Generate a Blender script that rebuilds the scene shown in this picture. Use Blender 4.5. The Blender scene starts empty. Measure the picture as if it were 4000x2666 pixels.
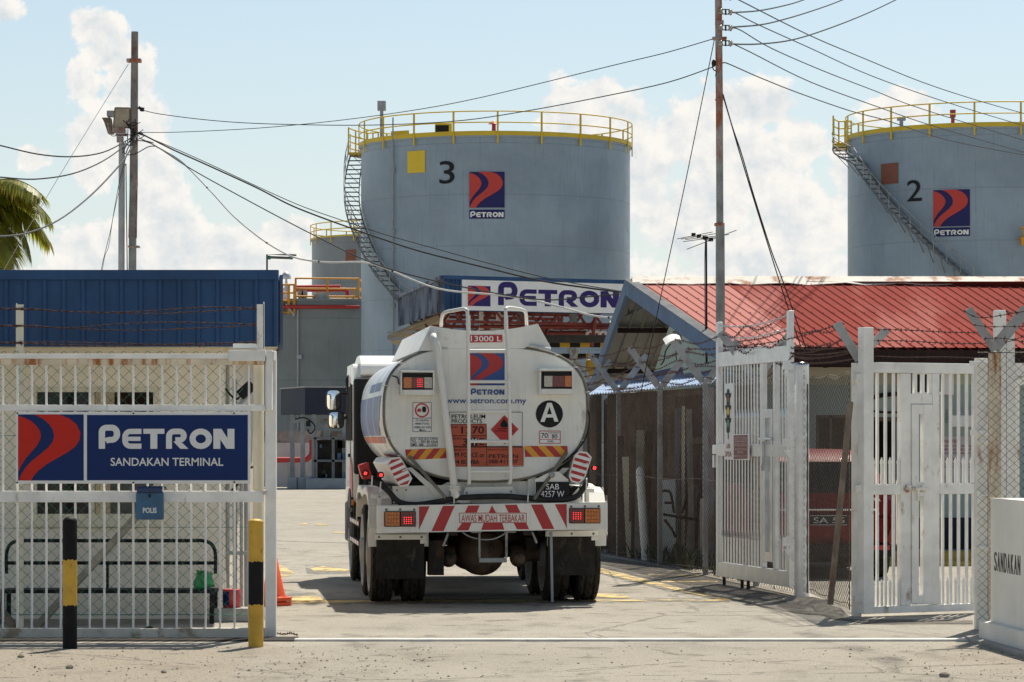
import bpy, bmesh, math, random
from math import sin, cos, pi, radians, sqrt, atan2
from mathutils import Vector, Matrix
random.seed(7)
S = bpy.context.scene
COL = S.collection
# ------------------------------------------------------------------ camera
F = 12000.0           # focal length in photo pixels (photo 4000 px wide)
HX, HY = 2000.0, 1722.0   # principal column and horizon row
EYE = 1.7
cam = bpy.data.cameras.new("camera"); cam_o = bpy.data.objects.new("camera", cam); COL.objects.link(cam_o)
cam.sensor_width = 36; cam.lens = 36 * F / 4000; cam.shift_y = (HY - 1333) / 4000
cam.clip_start = 0.5; cam.clip_end = 6000
cam_o.location = (0, 0, EYE); cam_o.rotation_euler = (pi / 2, 0, 0)
S.camera = cam_o
# ------------------------------------------------------------------ light
SUN = Vector((0.20, 0.56, 1.0)).normalized()
EL = math.asin(SUN.z); AZ = atan2(SUN.x, SUN.y)
sun = bpy.data.lights.new("sun", 'SUN'); sun.energy = 4.7; sun.angle = radians(.5); sun.color = (1, .93, .80)
sun_o = bpy.data.objects.new("sun", sun); COL.objects.link(sun_o); sun_o.location = (0, 0, 40)
sun_o.rotation_euler = SUN.to_track_quat('Z', 'Y').to_euler()
S.view_settings.view_transform = 'Standard'; S.view_settings.look = 'None'
S.view_settings.exposure = 0.36; S.view_settings.gamma = 1
S.cycles.max_bounces = 7; S.cycles.transparent_max_bounces = 12
S.cycles.use_denoising = True

class NT:
    """small node-graph helper"""
    def __init__(s, tree): s.t = tree; s.n = tree.nodes; s.l = tree.links
    def new(s, typ, **kw):
        n = s.n.new(typ)
        for k, v in kw.items():
            if k.startswith('i_'): n.inputs[k[2:].replace('_', ' ')].default_value = v
            else: setattr(n, k, v)
        return n
    def link(s, a, b): s.l.new(a, b)
    def val(s, sock, v):
        if hasattr(v, 'is_linked') or hasattr(v, 'links'): s.l.new(v, sock)
        else: sock.default_value = v
    def math(s, op, a, b=0.0, c=0.0, clamp=False):
        n = s.n.new('ShaderNodeMath'); n.operation = op; n.use_clamp = clamp
        for i, v in enumerate((a, b, c)): s.val(n.inputs[i], v)
        return n.outputs[0]
    def vmath(s, op, a, b=(0, 0, 0)):
        n = s.n.new('ShaderNodeVectorMath'); n.operation = op
        s.val(n.inputs[0], a); s.val(n.inputs[1], b)
        return n.outputs['Value'] if op in ('LENGTH', 'DOT_PRODUCT', 'DISTANCE') else n.outputs[0]
    def mix(s, f, a, b, blend='MIX'):
        n = s.n.new('ShaderNodeMix'); n.data_type = 'RGBA'; n.blend_type = blend
        s.val(n.inputs[0], f); s.val(n.inputs[6], a); s.val(n.inputs[7], b)
        return n.outputs[2]
    def ramp(s, f, lo, hi, a=0., b=1.):
        n = s.n.new('ShaderNodeMapRange'); n.interpolation_type = 'SMOOTHSTEP'
        s.val(n.inputs[0], f); n.inputs[1].default_value = lo; n.inputs[2].default_value = hi
        n.inputs[3].default_value = a; n.inputs[4].default_value = b
        return n.outputs[0]
    def noise(s, vec, scale, detail=4, rough=.55, dist=0.):
        n = s.n.new('ShaderNodeTexNoise'); n.inputs['Scale'].default_value = scale
        n.inputs['Detail'].default_value = detail; n.inputs['Roughness'].default_value = rough
        n.inputs['Distortion'].default_value = dist
        if vec is not None: s.l.new(vec, n.inputs['Vector'])
        return n.outputs['Fac']

# ------------------------------------------------------------------ sky with cumulus, laid out in true sky directions
W = bpy.data.worlds.new("World"); S.world = W; W.use_nodes = True
g = NT(W.node_tree); W.node_tree.nodes.clear()
out = g.new('ShaderNodeOutputWorld'); bg = g.new('ShaderNodeBackground'); g.link(bg.outputs[0], out.inputs[0])
sky = g.new('ShaderNodeTexSky'); sky.sky_type = 'NISHITA'; sky.sun_disc = False
sky.sun_elevation = EL; sky.sun_rotation = AZ; sky.air_density = 1.0; sky.dust_density = 1.2; sky.ozone_density = 1.4
SKY_STRENGTH = 0.10
tc = g.new('ShaderNodeTexCoord'); sep = g.new('ShaderNodeSeparateXYZ'); g.link(tc.outputs['Generated'], sep.inputs[0])
yy = g.math('MAXIMUM', sep.outputs[1], 0.02)
comb = g.new('ShaderNodeCombineXYZ')
g.link(g.math('DIVIDE', sep.outputs[0], yy), comb.inputs[0]); g.link(g.math('DIVIDE', sep.outputs[2], yy), comb.inputs[1])
uv = comb.outputs[0]
# cumulus towers: (tangent of azimuth, tangent of elevation, half width, half height)
PUFF = [  # from photo columns / rows
 (390, 120, 130, 95), (455, 210, 150, 120), (500, 330, 140, 170), (330, 330, 95, 110), (560, 520, 130, 210), (600, 760, 130, 220),
 (130, 620, 85, 70), (400, 560, 170, 240), (420, 1000, 330, 160), (900, 1010, 260, 130), (1130, 920, 150, 85), (300, 960, 140, 110), (650, 960, 160, 170), (0, 1100, 500, 90), (1150, 1040, 200, 110),
 (2240, 430, 150, 170), (2340, 370, 110, 90), (2420, 560, 190, 230), (2660, 520, 150, 150), (2780, 450, 150, 130), (2980, 420, 200, 130), (2900, 650, 330, 260), (3130, 560, 140, 170),
 (2700, 850, 420, 260), (3150, 870, 300, 250), (3430, 430, 130, 70), (3500, 380, 95, 75), (3580, 420, 90, 70), (3330, 700, 150, 200), (2950, 1050, 600, 120), (3450, 1050, 500, 100),
 (4200, 560, 250, 120), (-60, 40, 160, 70), (-300, 900, 300, 240), (4500, 900, 400, 240)]
nz_big = g.noise(uv, 24, 2, .5); nz = g.noise(uv, 82, 10, .63, .15)
wob = g.math('ADD', g.math('MULTIPLY', g.math('SUBTRACT', nz, .5), 1.9), g.math('MULTIPLY', g.math('SUBTRACT', nz_big, .5), .9))
field = None
for (px, py, rx, ry) in PUFF:
    u0 = (px - HX) / F; v0 = (HY - py) / F
    d = g.vmath('MULTIPLY', g.vmath('SUBTRACT', uv, (u0, v0, 0)), (F / rx, F / ry, 0))
    b = g.math('SUBTRACT', 1.0, g.vmath('LENGTH', d))
    if field is None: field = b
    else:
        n = g.new('ShaderNodeMath', operation='SMOOTH_MAX'); g.link(field, n.inputs[0]); g.link(b, n.inputs[1]); n.inputs[2].default_value = .25; field = n.outputs[0]
dens = g.math('ADD', field, wob)
vo = g.new('ShaderNodeTexVoronoi', feature='SMOOTH_F1'); vo.inputs['Scale'].default_value = 105; vo.inputs['Smoothness'].default_value = .35
g.link(uv, vo.inputs['Vector'])
dens = g.math('ADD', dens, g.math('MULTIPLY', g.math('SUBTRACT', .42, vo.outputs['Distance']), .45))
alpha = g.ramp(dens, .02, .32)
# billow relief, lit from the upper right
sh = g.vmath('ADD', uv, (.0022, .0042, 0))
nz2 = g.noise(sh, 82, 10, .63, .15); nb2 = g.noise(sh, 24, 2, .5)
rel = g.math('ADD', g.math('MULTIPLY', g.math('SUBTRACT', nz, nz2), 2.2), g.math('MULTIPLY', g.math('SUBTRACT', nz_big, nb2), 2.4))
lit = g.math('ADD', .66, rel)
lit = g.math('ADD', lit, g.ramp(dens, .1, 1.2, .16, -.10), clamp=True)
CLOUD_DARK = (4.7, 5.3, 5.75, 1); CLOUD_LIT = (7.6, 7.35, 6.95, 1)
cl = g.mix(lit, CLOUD_DARK, CLOUD_LIT)
veil = g.ramp(g.noise(uv, 9, 5, .6), .42, .8, .0, .35)
hz = g.ramp(sep.outputs[2], .02, .15, .62, .22)
SKY_TINT = (.92, .96, .94, 1)
skyc = g.mix(1.0, sky.outputs[0], SKY_TINT, 'MULTIPLY')
low = g.ramp(sep.outputs[2], .16, .55, 1., .0)   # bright haze only towards the horizon
base = g.mix(g.math('MULTIPLY', g.math('MAXIMUM', veil, hz), low), skyc, (6.3, 6.75, 6.9, 1))
base = g.mix(low, g.mix(1.0, base, (.80, .78, .72, 1), 'MULTIPLY'), base)
g.link(g.mix(alpha, base, cl), bg.inputs[0]); bg.inputs[1].default_value = SKY_STRENGTH

# ------------------------------------------------------------------ materials
def mat(name, col, rough=.6, sstr=.45, leaf=0., metal=0., var=.16, scale=5., bump=0., bscale=40., stain=None, samt=.5, sscale=3., streak=0., spec=.5, emit=None, alpha=None, coat=0., fine=0.):
    m = bpy.data.materials.new(name); m.use_nodes = True
    h = NT(m.node_tree); p = m.node_tree.nodes['Principled BSDF']
    if max(col) < .07 and spec == .5: spec = .15
    c = (*col, 1)
    tc = h.new('ShaderNodeTexCoord'); ob = tc.outputs['Object']
    n1 = h.noise(ob, scale, 6, .6)
    f = h.ramp(n1, .3, .7)
    dark = tuple(x * (1 - var) for x in col) + (1,); lite = tuple(min(1, x * (1 + var * .6)) for x in col) + (1,)
    cc = h.mix(f, dark, lite)
    if streak:
        mp = h.vmath('MULTIPLY', ob, (11, 11, .55)); n2 = h.noise(mp, 1.4, 5, .65)
        cc = h.mix(h.math('MULTIPLY', h.ramp(n2, .5, .78), streak), cc, tuple(x * .45 for x in col) + (1,))
    if fine:
        n4 = h.noise(ob, 160, 2, .6); cc = h.mix(h.math('MULTIPLY', h.ramp(n4, .45, .7), fine), cc, tuple(x * .5 for x in col) + (1,))
    rf = rough
    if stain:
        mp = h.vmath('MULTIPLY', ob, (1, 1, sstr)); n3 = h.noise(mp, sscale, 8, .68)
        sf = h.ramp(n3, .66 - .3 * samt, .78 - .25 * samt)
        cc = h.mix(sf, cc, (*stain, 1))
        rf = h.math('ADD', rough, h.math('MULTIPLY', sf, .35), clamp=True)
        if metal: h.link(h.math('MULTIPLY', h.math('SUBTRACT', 1, sf), metal), p.inputs['Metallic'])
    h.link(cc, p.inputs['Base Color'])
    if not (stain and metal): p.inputs['Metallic'].default_value = metal
    if stain: h.link(rf, p.inputs['Roughness'])
    else: h.link(h.math('ADD', rough, h.math('MULTIPLY', h.math('SUBTRACT', n1, .5), .25), clamp=True), p.inputs['Roughness'])
    p.inputs['Specular IOR Level'].default_value = spec; p.inputs['Coat Weight'].default_value = coat
    if bump:
        bn = h.new('ShaderNodeBump'); bn.inputs['Strength'].default_value = bump; bn.inputs['Distance'].default_value = .02
        h.link(h.noise(ob, bscale, 5, .6), bn.inputs['Height']); h.link(bn.outputs[0], p.inputs['Normal'])
    if emit:
        p.inputs['Emission Color'].default_value = (*emit[0], 1); p.inputs['Emission Strength'].default_value = emit[1]
    if alpha is not None: p.inputs['Alpha'].default_value = alpha
    if leaf:
        o_ = m.node_tree.nodes['Material Output']; tr = h.new('ShaderNodeBsdfTranslucent'); h.link(cc, tr.inputs[0]); mx = h.new('ShaderNodeMixShader'); mx.inputs[0].default_value = leaf
        h.link(p.outputs[0], mx.inputs[1]); h.link(tr.outputs[0], mx.inputs[2]); h.link(mx.outputs[0], o_.inputs[0])
    return m
RUST = (.20, .065, .025)
MT = {}
def mk(k, *a, **kw): MT[k] = mat(k, *a, **kw)
mk('white_paint', (.83, .82, .775), .5, var=.12, scale=3, stain=(.42, .36, .27), samt=.16, sscale=5, bump=.08)
mk('white_gate', (.85, .835, .79), .5, var=.14, scale=3, stain=(.40, .31, .21), samt=.27, sscale=6, bump=.15, bscale=25)
mk('white_rust', (.80, .78, .72), .55, var=.12, scale=4, stain=(.30, .12, .04), samt=.42, sscale=5)
mk('rust_rail', (.70, .62, .48), .6, var=.2, scale=4, stain=(.36, .14, .04), samt=.62, sscale=9, sstr=.16)
mk('white_dirty', (.66, .62, .53), .65, var=.15, scale=3, stain=(.34, .27, .18), samt=.55, sscale=4.5, sstr=1.)
mk('cream', (.72, .67, .53), .55, var=.08, scale=2)
mk('beige_wall', (.88, .81, .68), .8, var=.07, scale=1.2, streak=.12, bump=.08)
mk('wall_white', (.84, .81, .73), .8, var=.10, scale=1.2, streak=.10, bump=.15, bscale=18)
mk('bund', (.62, .60, .57), .85, var=.15, scale=.5, streak=.35)
mk('bund_stain', (.40, .34, .30), .9, var=.4, scale=1.2, stain=(.10, .085, .075), samt=.75, sscale=.9)
mk('blue_fascia', (.030, .080, .185), .55, var=.22, scale=1.5, streak=.4, spec=.22)
mk('blue_dark', (.012, .02, .05), .5, var=.2, scale=1.)
mk('navy', (.030, .035, .055), .6, var=.2, scale=1., streak=.2)
mk('navy_top', (.30, .30, .30), .6)
mk('blue_weather', (.16, .19, .25), .7, var=.3, scale=1.2, stain=(.05, .06, .09), samt=.7, sscale=1.4, streak=.5)
mk('blue_trim', (.10, .155, .25), .65, spec=.25, var=.2, scale=2, streak=.3)
mk('sign_blue', (.006, .026, .125), .4, var=.06, scale=2, spec=.18)
mk('sign_red', (.54, .022, .012), .4, var=.06, scale=2, spec=.2)
mk('sign_white', (.78, .78, .77), .4, var=.05)
mk('sign_grey', (.74, .74, .73), .45, var=.04)
mk('purple', (.038, .022, .14), .5, spec=.2, var=.05)
mk('tank_blue', (.022, .020, .11), .45, spec=.2, var=.05)
mk('tank_red', (.52, .035, .02), .45, var=.05)
mk('decal_blue', (.015, .065, .25), .4, var=.05)
mk('black', (.018, .018, .02), .5, var=.2)
mk('black_paint', (.012, .011, .012), .6, var=.3, scale=9, stain=(.09, .085, .08), samt=.12, sscale=20, bump=.2)
mk('yellow_paint', (.62, .36, .035), .55, var=.18, scale=6, stain=(.10, .06, .02), samt=.2, sscale=16, bump=.25)
mk('yellow_rail', (.66, .46, .02), .5, var=.12, scale=1)
mk('yellow_sq', (.74, .52, .02), .5, var=.04)
mk('orange_rail', (.68, .30, .02), .5, var=.15, scale=1)
mk('brown_sq', (.22, .075, .04), .6, var=.1)
mk('rubber', (.036, .031, .027), .85, var=.35, scale=7, stain=(.10, .085, .07), samt=.35, sscale=6)
mk('tyre', (.040, .036, .032), .85, var=.3, scale=8, stain=(.15, .125, .10), samt=.46, sscale=5, bump=.2)
mk('hose', (.035, .034, .032), .7, var=.3, scale=8)
mk('chassis', (.028, .024, .022), .7, var=.35, scale=5, stain=(.10, .06, .04), samt=.4)
mk('axle', (.12, .075, .05), .7, var=.4, scale=6, stain=(.02, .018, .016), samt=.5)
mk('truck_white', (.78, .765, .71), .42, var=.08, scale=2.2, streak=.26, stain=(.46, .41, .33), samt=.24, sscale=3, bump=.03, bscale=5, coat=.2)
mk('truck_shell', (.66, .67, .68), .30, metal=.35, var=.08, scale=2, streak=.15, bump=.03, bscale=3)
mk('truck_cab', (.82, .82, .80), .28, var=.05, scale=2, coat=.4)
mk('ring', (.17, .155, .125), .6, var=.3, scale=6)
mk('red_paint', (.50, .022, .018), .45, var=.08)
mk('red_hivis', (.42, .018, .018), .4, var=.08)
mk('amber_hivis', (.70, .32, .015), .4, var=.08)
mk('haz_orange', (.48, .085, .035), .5, var=.08)
mk('lamp_red', (.16, .006, .008), .25, var=.25, scale=60, coat=.5)
mk('lamp_orange', (.60, .16, .01), .25, var=.3, scale=60, coat=.5)
mk('lamp_clear', (.50, .47, .40), .3, var=.25, scale=60, coat=.5)
mk('led', (.9, .03, .03), .3, emit=((1, .03, .03), 3.0))
mk('glass_dark', (.012, .014, .016), .08, var=.1, coat=.3)
mk('room_dark', (.03, .026, .022), .9, var=.3)
mk('mirror', (.80, .84, .86), .03, metal=1., var=.02)
mk('galv', (.72, .72, .71), .42, metal=.6, var=.14, scale=5, streak=.15)
mk('galv_bright', (.66, .67, .68), .34, metal=.85, var=.16, scale=6)
mk('galv_old', (.36, .37, .37), .6, metal=.35, var=.25, scale=4, stain=(.20, .13, .09), samt=.3)
mk('steel_grey', (.30, .32, .34), .6, var=.2, scale=2)
mk('pole_rust', (.34, .31, .30), .7, var=.3, scale=4, stain=(.30, .095, .04), samt=.75, sscale=3.0)
mk('pole_brown', (.24, .215, .20), .75, var=.3, scale=4, stain=(.13, .07, .05), samt=.62, sscale=3.5)
mk('stair_dark', (.13, .145, .16), .6, var=.2)
mk('verge_grey', (.16, .17, .18), .85, spec=.1, var=.25, scale=3, stain=(.34, .34, .33), samt=.2)
mk('pole_grey', (.26, .27, .26), .7, var=.35, scale=3, streak=.4, stain=(.22, .13, .07), samt=.18)
mk('pole_pale', (.40, .41, .42), .65, var=.15, scale=3, streak=.25)
mk('wire_black', (.018, .02, .022), .5)
mk('wire_grey', (.13, .135, .14), .75, spec=.15)
mk('conduit', (.55, .55, .54), .6, spec=.2, var=.12, scale=4)
mk('porcelain', (.45, .42, .34), .2, var=.4, scale=30, stain=(.10, .05, .025), samt=.45, sscale=30)
mk('barbed', (.075, .032, .022), .8, var=.4, scale=12)
mk('barbed_zinc', (.55, .56, .57), .4, metal=.7)
mk('mesh_green', (.03, .19, .125), .45, var=.3, scale=8)
mk('mesh_brown', (.15, .105, .075), .6, var=.5, scale=6)
mk('mesh_olive', (.085, .062, .04), .55, var=.5, scale=6)
mk('old_wood', (.34, .31, .26), .85, var=.35, scale=4, streak=.4)
mk('angle_rust', (.20, .155, .115), .8, var=.4, scale=5, stain=(.15, .06, .03), samt=.4)
mk('polis_blue', (.045, .13, .24), .55, var=.3, scale=5, stain=(.055, .045, .03), samt=.28, sscale=7)
mk('polis_dark', (.020, .045, .13), .5, var=.25, scale=6)
mk('bag_green', (.03, .36, .12), .35, var=.3, scale=10, alpha=.82)
mk('cone_orange', (.72, .085, .02), .45, var=.1)
mk('red_pipe', (.46, .03, .025), .4, var=.1)
mk('roof_ridge', (.58, .55, .50), .6, var=.1, stain=(.36, .16, .08), samt=.5, sscale=1.6, spec=.1)
mk('eave', (.030, .018, .016), .7, var=.3)
mk('soffit', (.19, .185, .165), .55, metal=.2, var=.2, scale=1.2, streak=.3)
mk('wall_aqua', (.40, .50, .47), .8, var=.06, scale=1)
mk('wall_lime', (.58, .60, .46), .8, var=.08, scale=1)
mk('lean_light', (.34, .46, .66), .4, var=.1)
mk('lean_shade', (.012, .03, .13), .5, var=.2)
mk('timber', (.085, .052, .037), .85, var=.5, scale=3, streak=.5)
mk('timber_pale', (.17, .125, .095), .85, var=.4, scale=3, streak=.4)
mk('window_brown', (.055, .030, .018), .5, var=.3, scale=2)
mk('car_red', (.21, .009, .012), .55, var=.06, coat=.08, spec=.2)
mk('car_glass', (.015, .018, .022), .06, coat=.3)
mk('chrome', (.72, .73, .75), .12, metal=1.)
mk('kerb_yellow', (.62, .44, .10), .7, var=.15)
mk('pale_box', (.52, .58, .58), .7, var=.12)
mk('leaf_palm', (.27, .30, .032), .45, var=.4, scale=3, stain=(.36, .25, .03), samt=.42, sscale=2.5, leaf=.58)
mk('leaf_dry', (.45, .30, .05), .6, var=.3, leaf=.35)
mk('trunk', (.19, .16, .13), .9, var=.3, scale=3, bump=.5, bscale=8)
mk('weed', (.035, .075, .022), .6, var=.4, scale=4)
mk('reflector', (.42, .012, .014), .25, coat=.4)
mk('rough_soil', (.20, .18, .15), .95, var=.45, scale=7, bump=.6, bscale=22, stain=(.09, .08, .065), samt=.45, sscale=5)
mk('stone', (.27, .235, .19), .9, var=.4, scale=6)
mk('truss_red', (.20, .028, .02), .6, var=.3, scale=3)
mk('dark_gantry', (.05, .045, .04), .7, var=.3)
mk('beam_yellow', (.50, .29, .02), .6, var=.1)
mk('roof_under', (.40, .33, .22), .7, var=.25, scale=1.)
mk('pipe_white', (.72, .72, .70), .45)
mk('concrete', (.36, .345, .32), .9, var=.2, scale=2, bump=.2)
mk('tread', (.10, .11, .13), .6)
mk('stair_grey', (.30, .34, .38), .55, var=.15)
mk('rail_pale', (.70, .70, .68), .45)
mk('flood_glass', (.42, .34, .22), .15, var=.25, scale=6)
mk('notice_red', (.24, .055, .035), .5, var=.1)
mk('notice_pale', (.55, .52, .55), .5, var=.06)
mk('text_red', (.35, .03, .03), .5)
mk('tin_red', (.55, .05, .06), .45, var=.15, scale=8)
mk('dark_letter', (.075, .066, .056), .6, var=.25)
mk('track', (.62, .61, .58), .5, metal=.2, var=.2, scale=3, stain=(.35, .30, .24), samt=.3)

def tank_mat(name, col, seam=2.4, bumpy=.35):
    """painted steel shell: plate courses, welds, dents, rain streaks"""
    m = mat(name, col, .42, var=.16, scale=.35, streak=.42, spec=.5)
    h = NT(m.node_tree); p = m.node_tree.nodes['Principled BSDF']
    tc = h.new('ShaderNodeTexCoord'); s = h.new('ShaderNodeSeparateXYZ'); h.link(tc.outputs['Object'], s.inputs[0])
    fr = h.math('FRACT', h.math('DIVIDE', s.outputs[2], seam))
    weld = h.math('SUBTRACT', 1, h.ramp(h.math('ABSOLUTE', h.math('SUBTRACT', fr, .5)), 0, .018))
    dents = h.noise(h.vmath('MULTIPLY', tc.outputs['Object'], (.35, .35, .6)), 1.2, 3, .5)
    hgt = h.math('ADD', h.math('MULTIPLY', weld, .05), h.math('MULTIPLY', dents, .8))
    b = h.new('ShaderNodeBump'); b.inputs['Strength'].default_value = bumpy; b.inputs['Distance'].default_value = .35
    h.link(hgt, b.inputs['Height']); h.link(b.outputs[0], p.inputs['Normal'])
    old = p.inputs['Base Color'].links[0].from_socket
    ln = h.math('MULTIPLY', h.math('ARCTAN2', s.outputs[0], s.outputs[1]), 1.15); off = h.math('MULTIPLY', h.math('FLOOR', h.math('DIVIDE', s.outputs[2], seam)), .37); fv = h.math('FRACT', h.math('ADD', ln, off)); vw = h.math('SUBTRACT', 1, h.ramp(h.math('ABSOLUTE', h.math('SUBTRACT', fv, .5)), 0, .006))
    h.link(h.mix(h.math('MULTIPLY', h.math('MAXIMUM', weld, vw), .42), old, tuple(x * .6 for x in col) + (1,)), p.inputs['Base Color'])
    return m
MT['tank_shell'] = tank_mat('tank_shell', (.265, .335, .40))
MT['tank_green'] = tank_mat('tank_green', (.23, .25, .245), 3.2, .12)
MT['tank_old'] = tank_mat('tank_old', (.21, .23, .245), 3.0, .1)

def roof_mat():
    """faded red sheets: some panels sun-bleached pink"""
    m = mat('roof_red', (.245, .052, .042), .9, var=.14, scale=.8, spec=.04)
    h = NT(m.node_tree); p = m.node_tree.nodes['Principled BSDF']
    tc = h.new('ShaderNodeTexCoord'); s = h.new('ShaderNodeSeparateXYZ'); h.link(tc.outputs['Object'], s.inputs[0])
    mp = h.vmath('MULTIPLY', tc.outputs['Object'], (.9, .12, .0)); n = h.noise(mp, .9, 3, .7)
    x = s.outputs[0]; y = s.outputs[1]
    blotch = h.noise(tc.outputs['Object'], 1.1, 5, .7)
    f = h.math('MAXIMUM', h.ramp(h.math('ADD', x, h.math('MULTIPLY', y, .156)), 1.46, 1.50, 1., 0.), h.math('MULTIPLY', h.ramp(h.math('ADD', n, h.math('MULTIPLY', blotch, .2)), .60, .84), .6))
    old = p.inputs['Base Color'].links[0].from_socket
    h.link(h.mix(f, old, (.46, .20, .175, 1)), p.inputs['Base Color'])
    return m
MT['roof_red'] = roof_mat()

def ground_mat():
    m = bpy.data.materials.new('yard_concrete'); m.use_nodes = True
    h = NT(m.node_tree); p = m.node_tree.nodes['Principled BSDF']
    tc = h.new('ShaderNodeTexCoord'); ob = tc.outputs['Object']; s = h.new('ShaderNodeSeparateXYZ'); h.link(ob, s.inputs[0])
    stretch = h.vmath('MULTIPLY', ob, (1, .45, 1))
    big = h.noise(ob, .35, 6, .6); mid = h.noise(stretch, 1.7, 8, .65); fin = h.noise(ob, 42, 4, .7); vfin = h.noise(ob, 130, 2, .6)
    c = h.mix(h.ramp(big, .3, .7), (.40, .368, .315, 1), (.50, .458, .39, 1))
    c = h.mix(h.math('MULTIPLY', h.ramp(mid, .50, .70), .65), c, (.25, .225, .185, 1))
    c = h.mix(h.math('MULTIPLY', h.ramp(mid, .48, .25), .5), c, (.58, .53, .45, 1))
    c = h.mix(h.math('MULTIPLY', h.ramp(fin, .46, .68), .6), c, (.17, .155, .13, 1))
    c = h.mix(h.math('MULTIPLY', h.ramp(vfin, .5, .3), .35), c, (.52, .49, .43, 1))
    # dusty, gritty road verge in front of the gate line
    wobble = h.math('MULTIPLY', h.math('SUBTRACT', mid, .5), 2.2)
    verge = h.ramp(h.math('ADD', s.outputs[1], wobble), 25.8, 24.6)
    grit = h.noise(ob, 26, 8, .75)
    gc = h.mix(h.ramp(grit, .36, .66), (.47, .415, .335, 1), (.31, .268, .212, 1))
    gc = h.mix(h.math('MULTIPLY', h.ramp(vfin, .52, .70), .75), gc, (.12, .105, .088, 1))
    gc = h.mix(h.math('MULTIPLY', h.ramp(mid, .54, .70), .5), gc, (.19, .165, .135, 1))
    left = h.ramp(h.math('ADD', h.math('ABSOLUTE', h.math('SUBTRACT', s.outputs[0], 1.0)), wobble), 2.2, 3.6, .35, 1.)
    c = h.mix(h.math('MULTIPLY', verge, left), c, gc)
    # oil drips and rubbed-in dirt
    oil = h.noise(ob, 2.6, 3, .5, .4); c = h.mix(h.math('MULTIPLY', h.ramp(oil, .58, .70), .5), c, (.13, .12, .105, 1))
    # hairline cracks
    vo = h.new('ShaderNodeTexVoronoi', feature='DISTANCE_TO_EDGE'); vo.inputs['Scale'].default_value = .22
    h.link(h.vmath('ADD', ob, h.vmath('MULTIPLY', (1, 1, 1), (0, 0, 0))), vo.inputs['Vector'])
    cw = h.math('ADD', vo.outputs['Distance'], h.math('MULTIPLY', h.math('SUBTRACT', mid, .5), .10))
    crack = h.math('SUBTRACT', 1, h.ramp(h.math('ABSOLUTE', cw), .0005, .006))
    c = h.mix(h.math('MULTIPLY', crack, .45), c, (.11, .10, .09, 1))
    # older, greyer asphalt far inside the yard
    c = h.mix(h.ramp(s.outputs[1], 42, 60, 0, .5), c, h.mix(h.ramp(mid, .35, .65), (.28, .262, .228, 1), (.40, .37, .315, 1)))
    h.link(c, p.inputs['Base Color']); p.inputs['Roughness'].default_value = .92; p.inputs['Specular IOR Level'].default_value = .25
    b = h.new('ShaderNodeBump'); b.inputs['Strength'].default_value = .8; b.inputs['Distance'].default_value = .025
    h.link(h.math('ADD', h.math('ADD', fin, h.math('MULTIPLY', grit, 1.4)), h.math('MULTIPLY', crack, -.8)), b.inputs['Height']); h.link(b.outputs[0], p.inputs['Normal'])
    return m
MT['ground'] = ground_mat()
def worn_mat(name, col, lo, hi, scale=3., rough=.85):
    """worn paint or a dark ground band: the slab shows through where it has gone"""
    m = bpy.data.materials.new(name); m.use_nodes = True
    h = NT(m.node_tree); p = m.node_tree.nodes['Principled BSDF']
    tc = h.new('ShaderNodeTexCoord'); n = h.noise(h.vmath('MULTIPLY', tc.outputs['Object'], (1, .5, 1)), scale, 8, .7)
    p.inputs['Base Color'].default_value = (*col, 1); p.inputs['Roughness'].default_value = rough
    h.link(h.ramp(n, lo, hi), p.inputs['Alpha'])
    return m
MT['worn_yellow'] = worn_mat('worn_yellow', (.62, .47, .20), .36, .60, 2.6)
MT['worn_grey'] = worn_mat('worn_grey', (.20, .195, .185), .40, .66, 2.0)
MT['dark_band'] = worn_mat('dark_band', (.10, .095, .088), .42, .95, 2.2)
MT['dark_ground'] = worn_mat('dark_ground', (.105, .09, .072), .32, .60, 3.2)
# ------------------------------------------------------------------ measuring helpers (photo pixel + true distance -> metres)
def P(x, y, Y): return Vector(((x - HX) / F * Y, Y, EYE - (y - HY) / F * Y))
def G(x, y):
    Y = EYE * F / (y - HY); return Vector(((x - HX) / F * Y, Y, 0))

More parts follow.
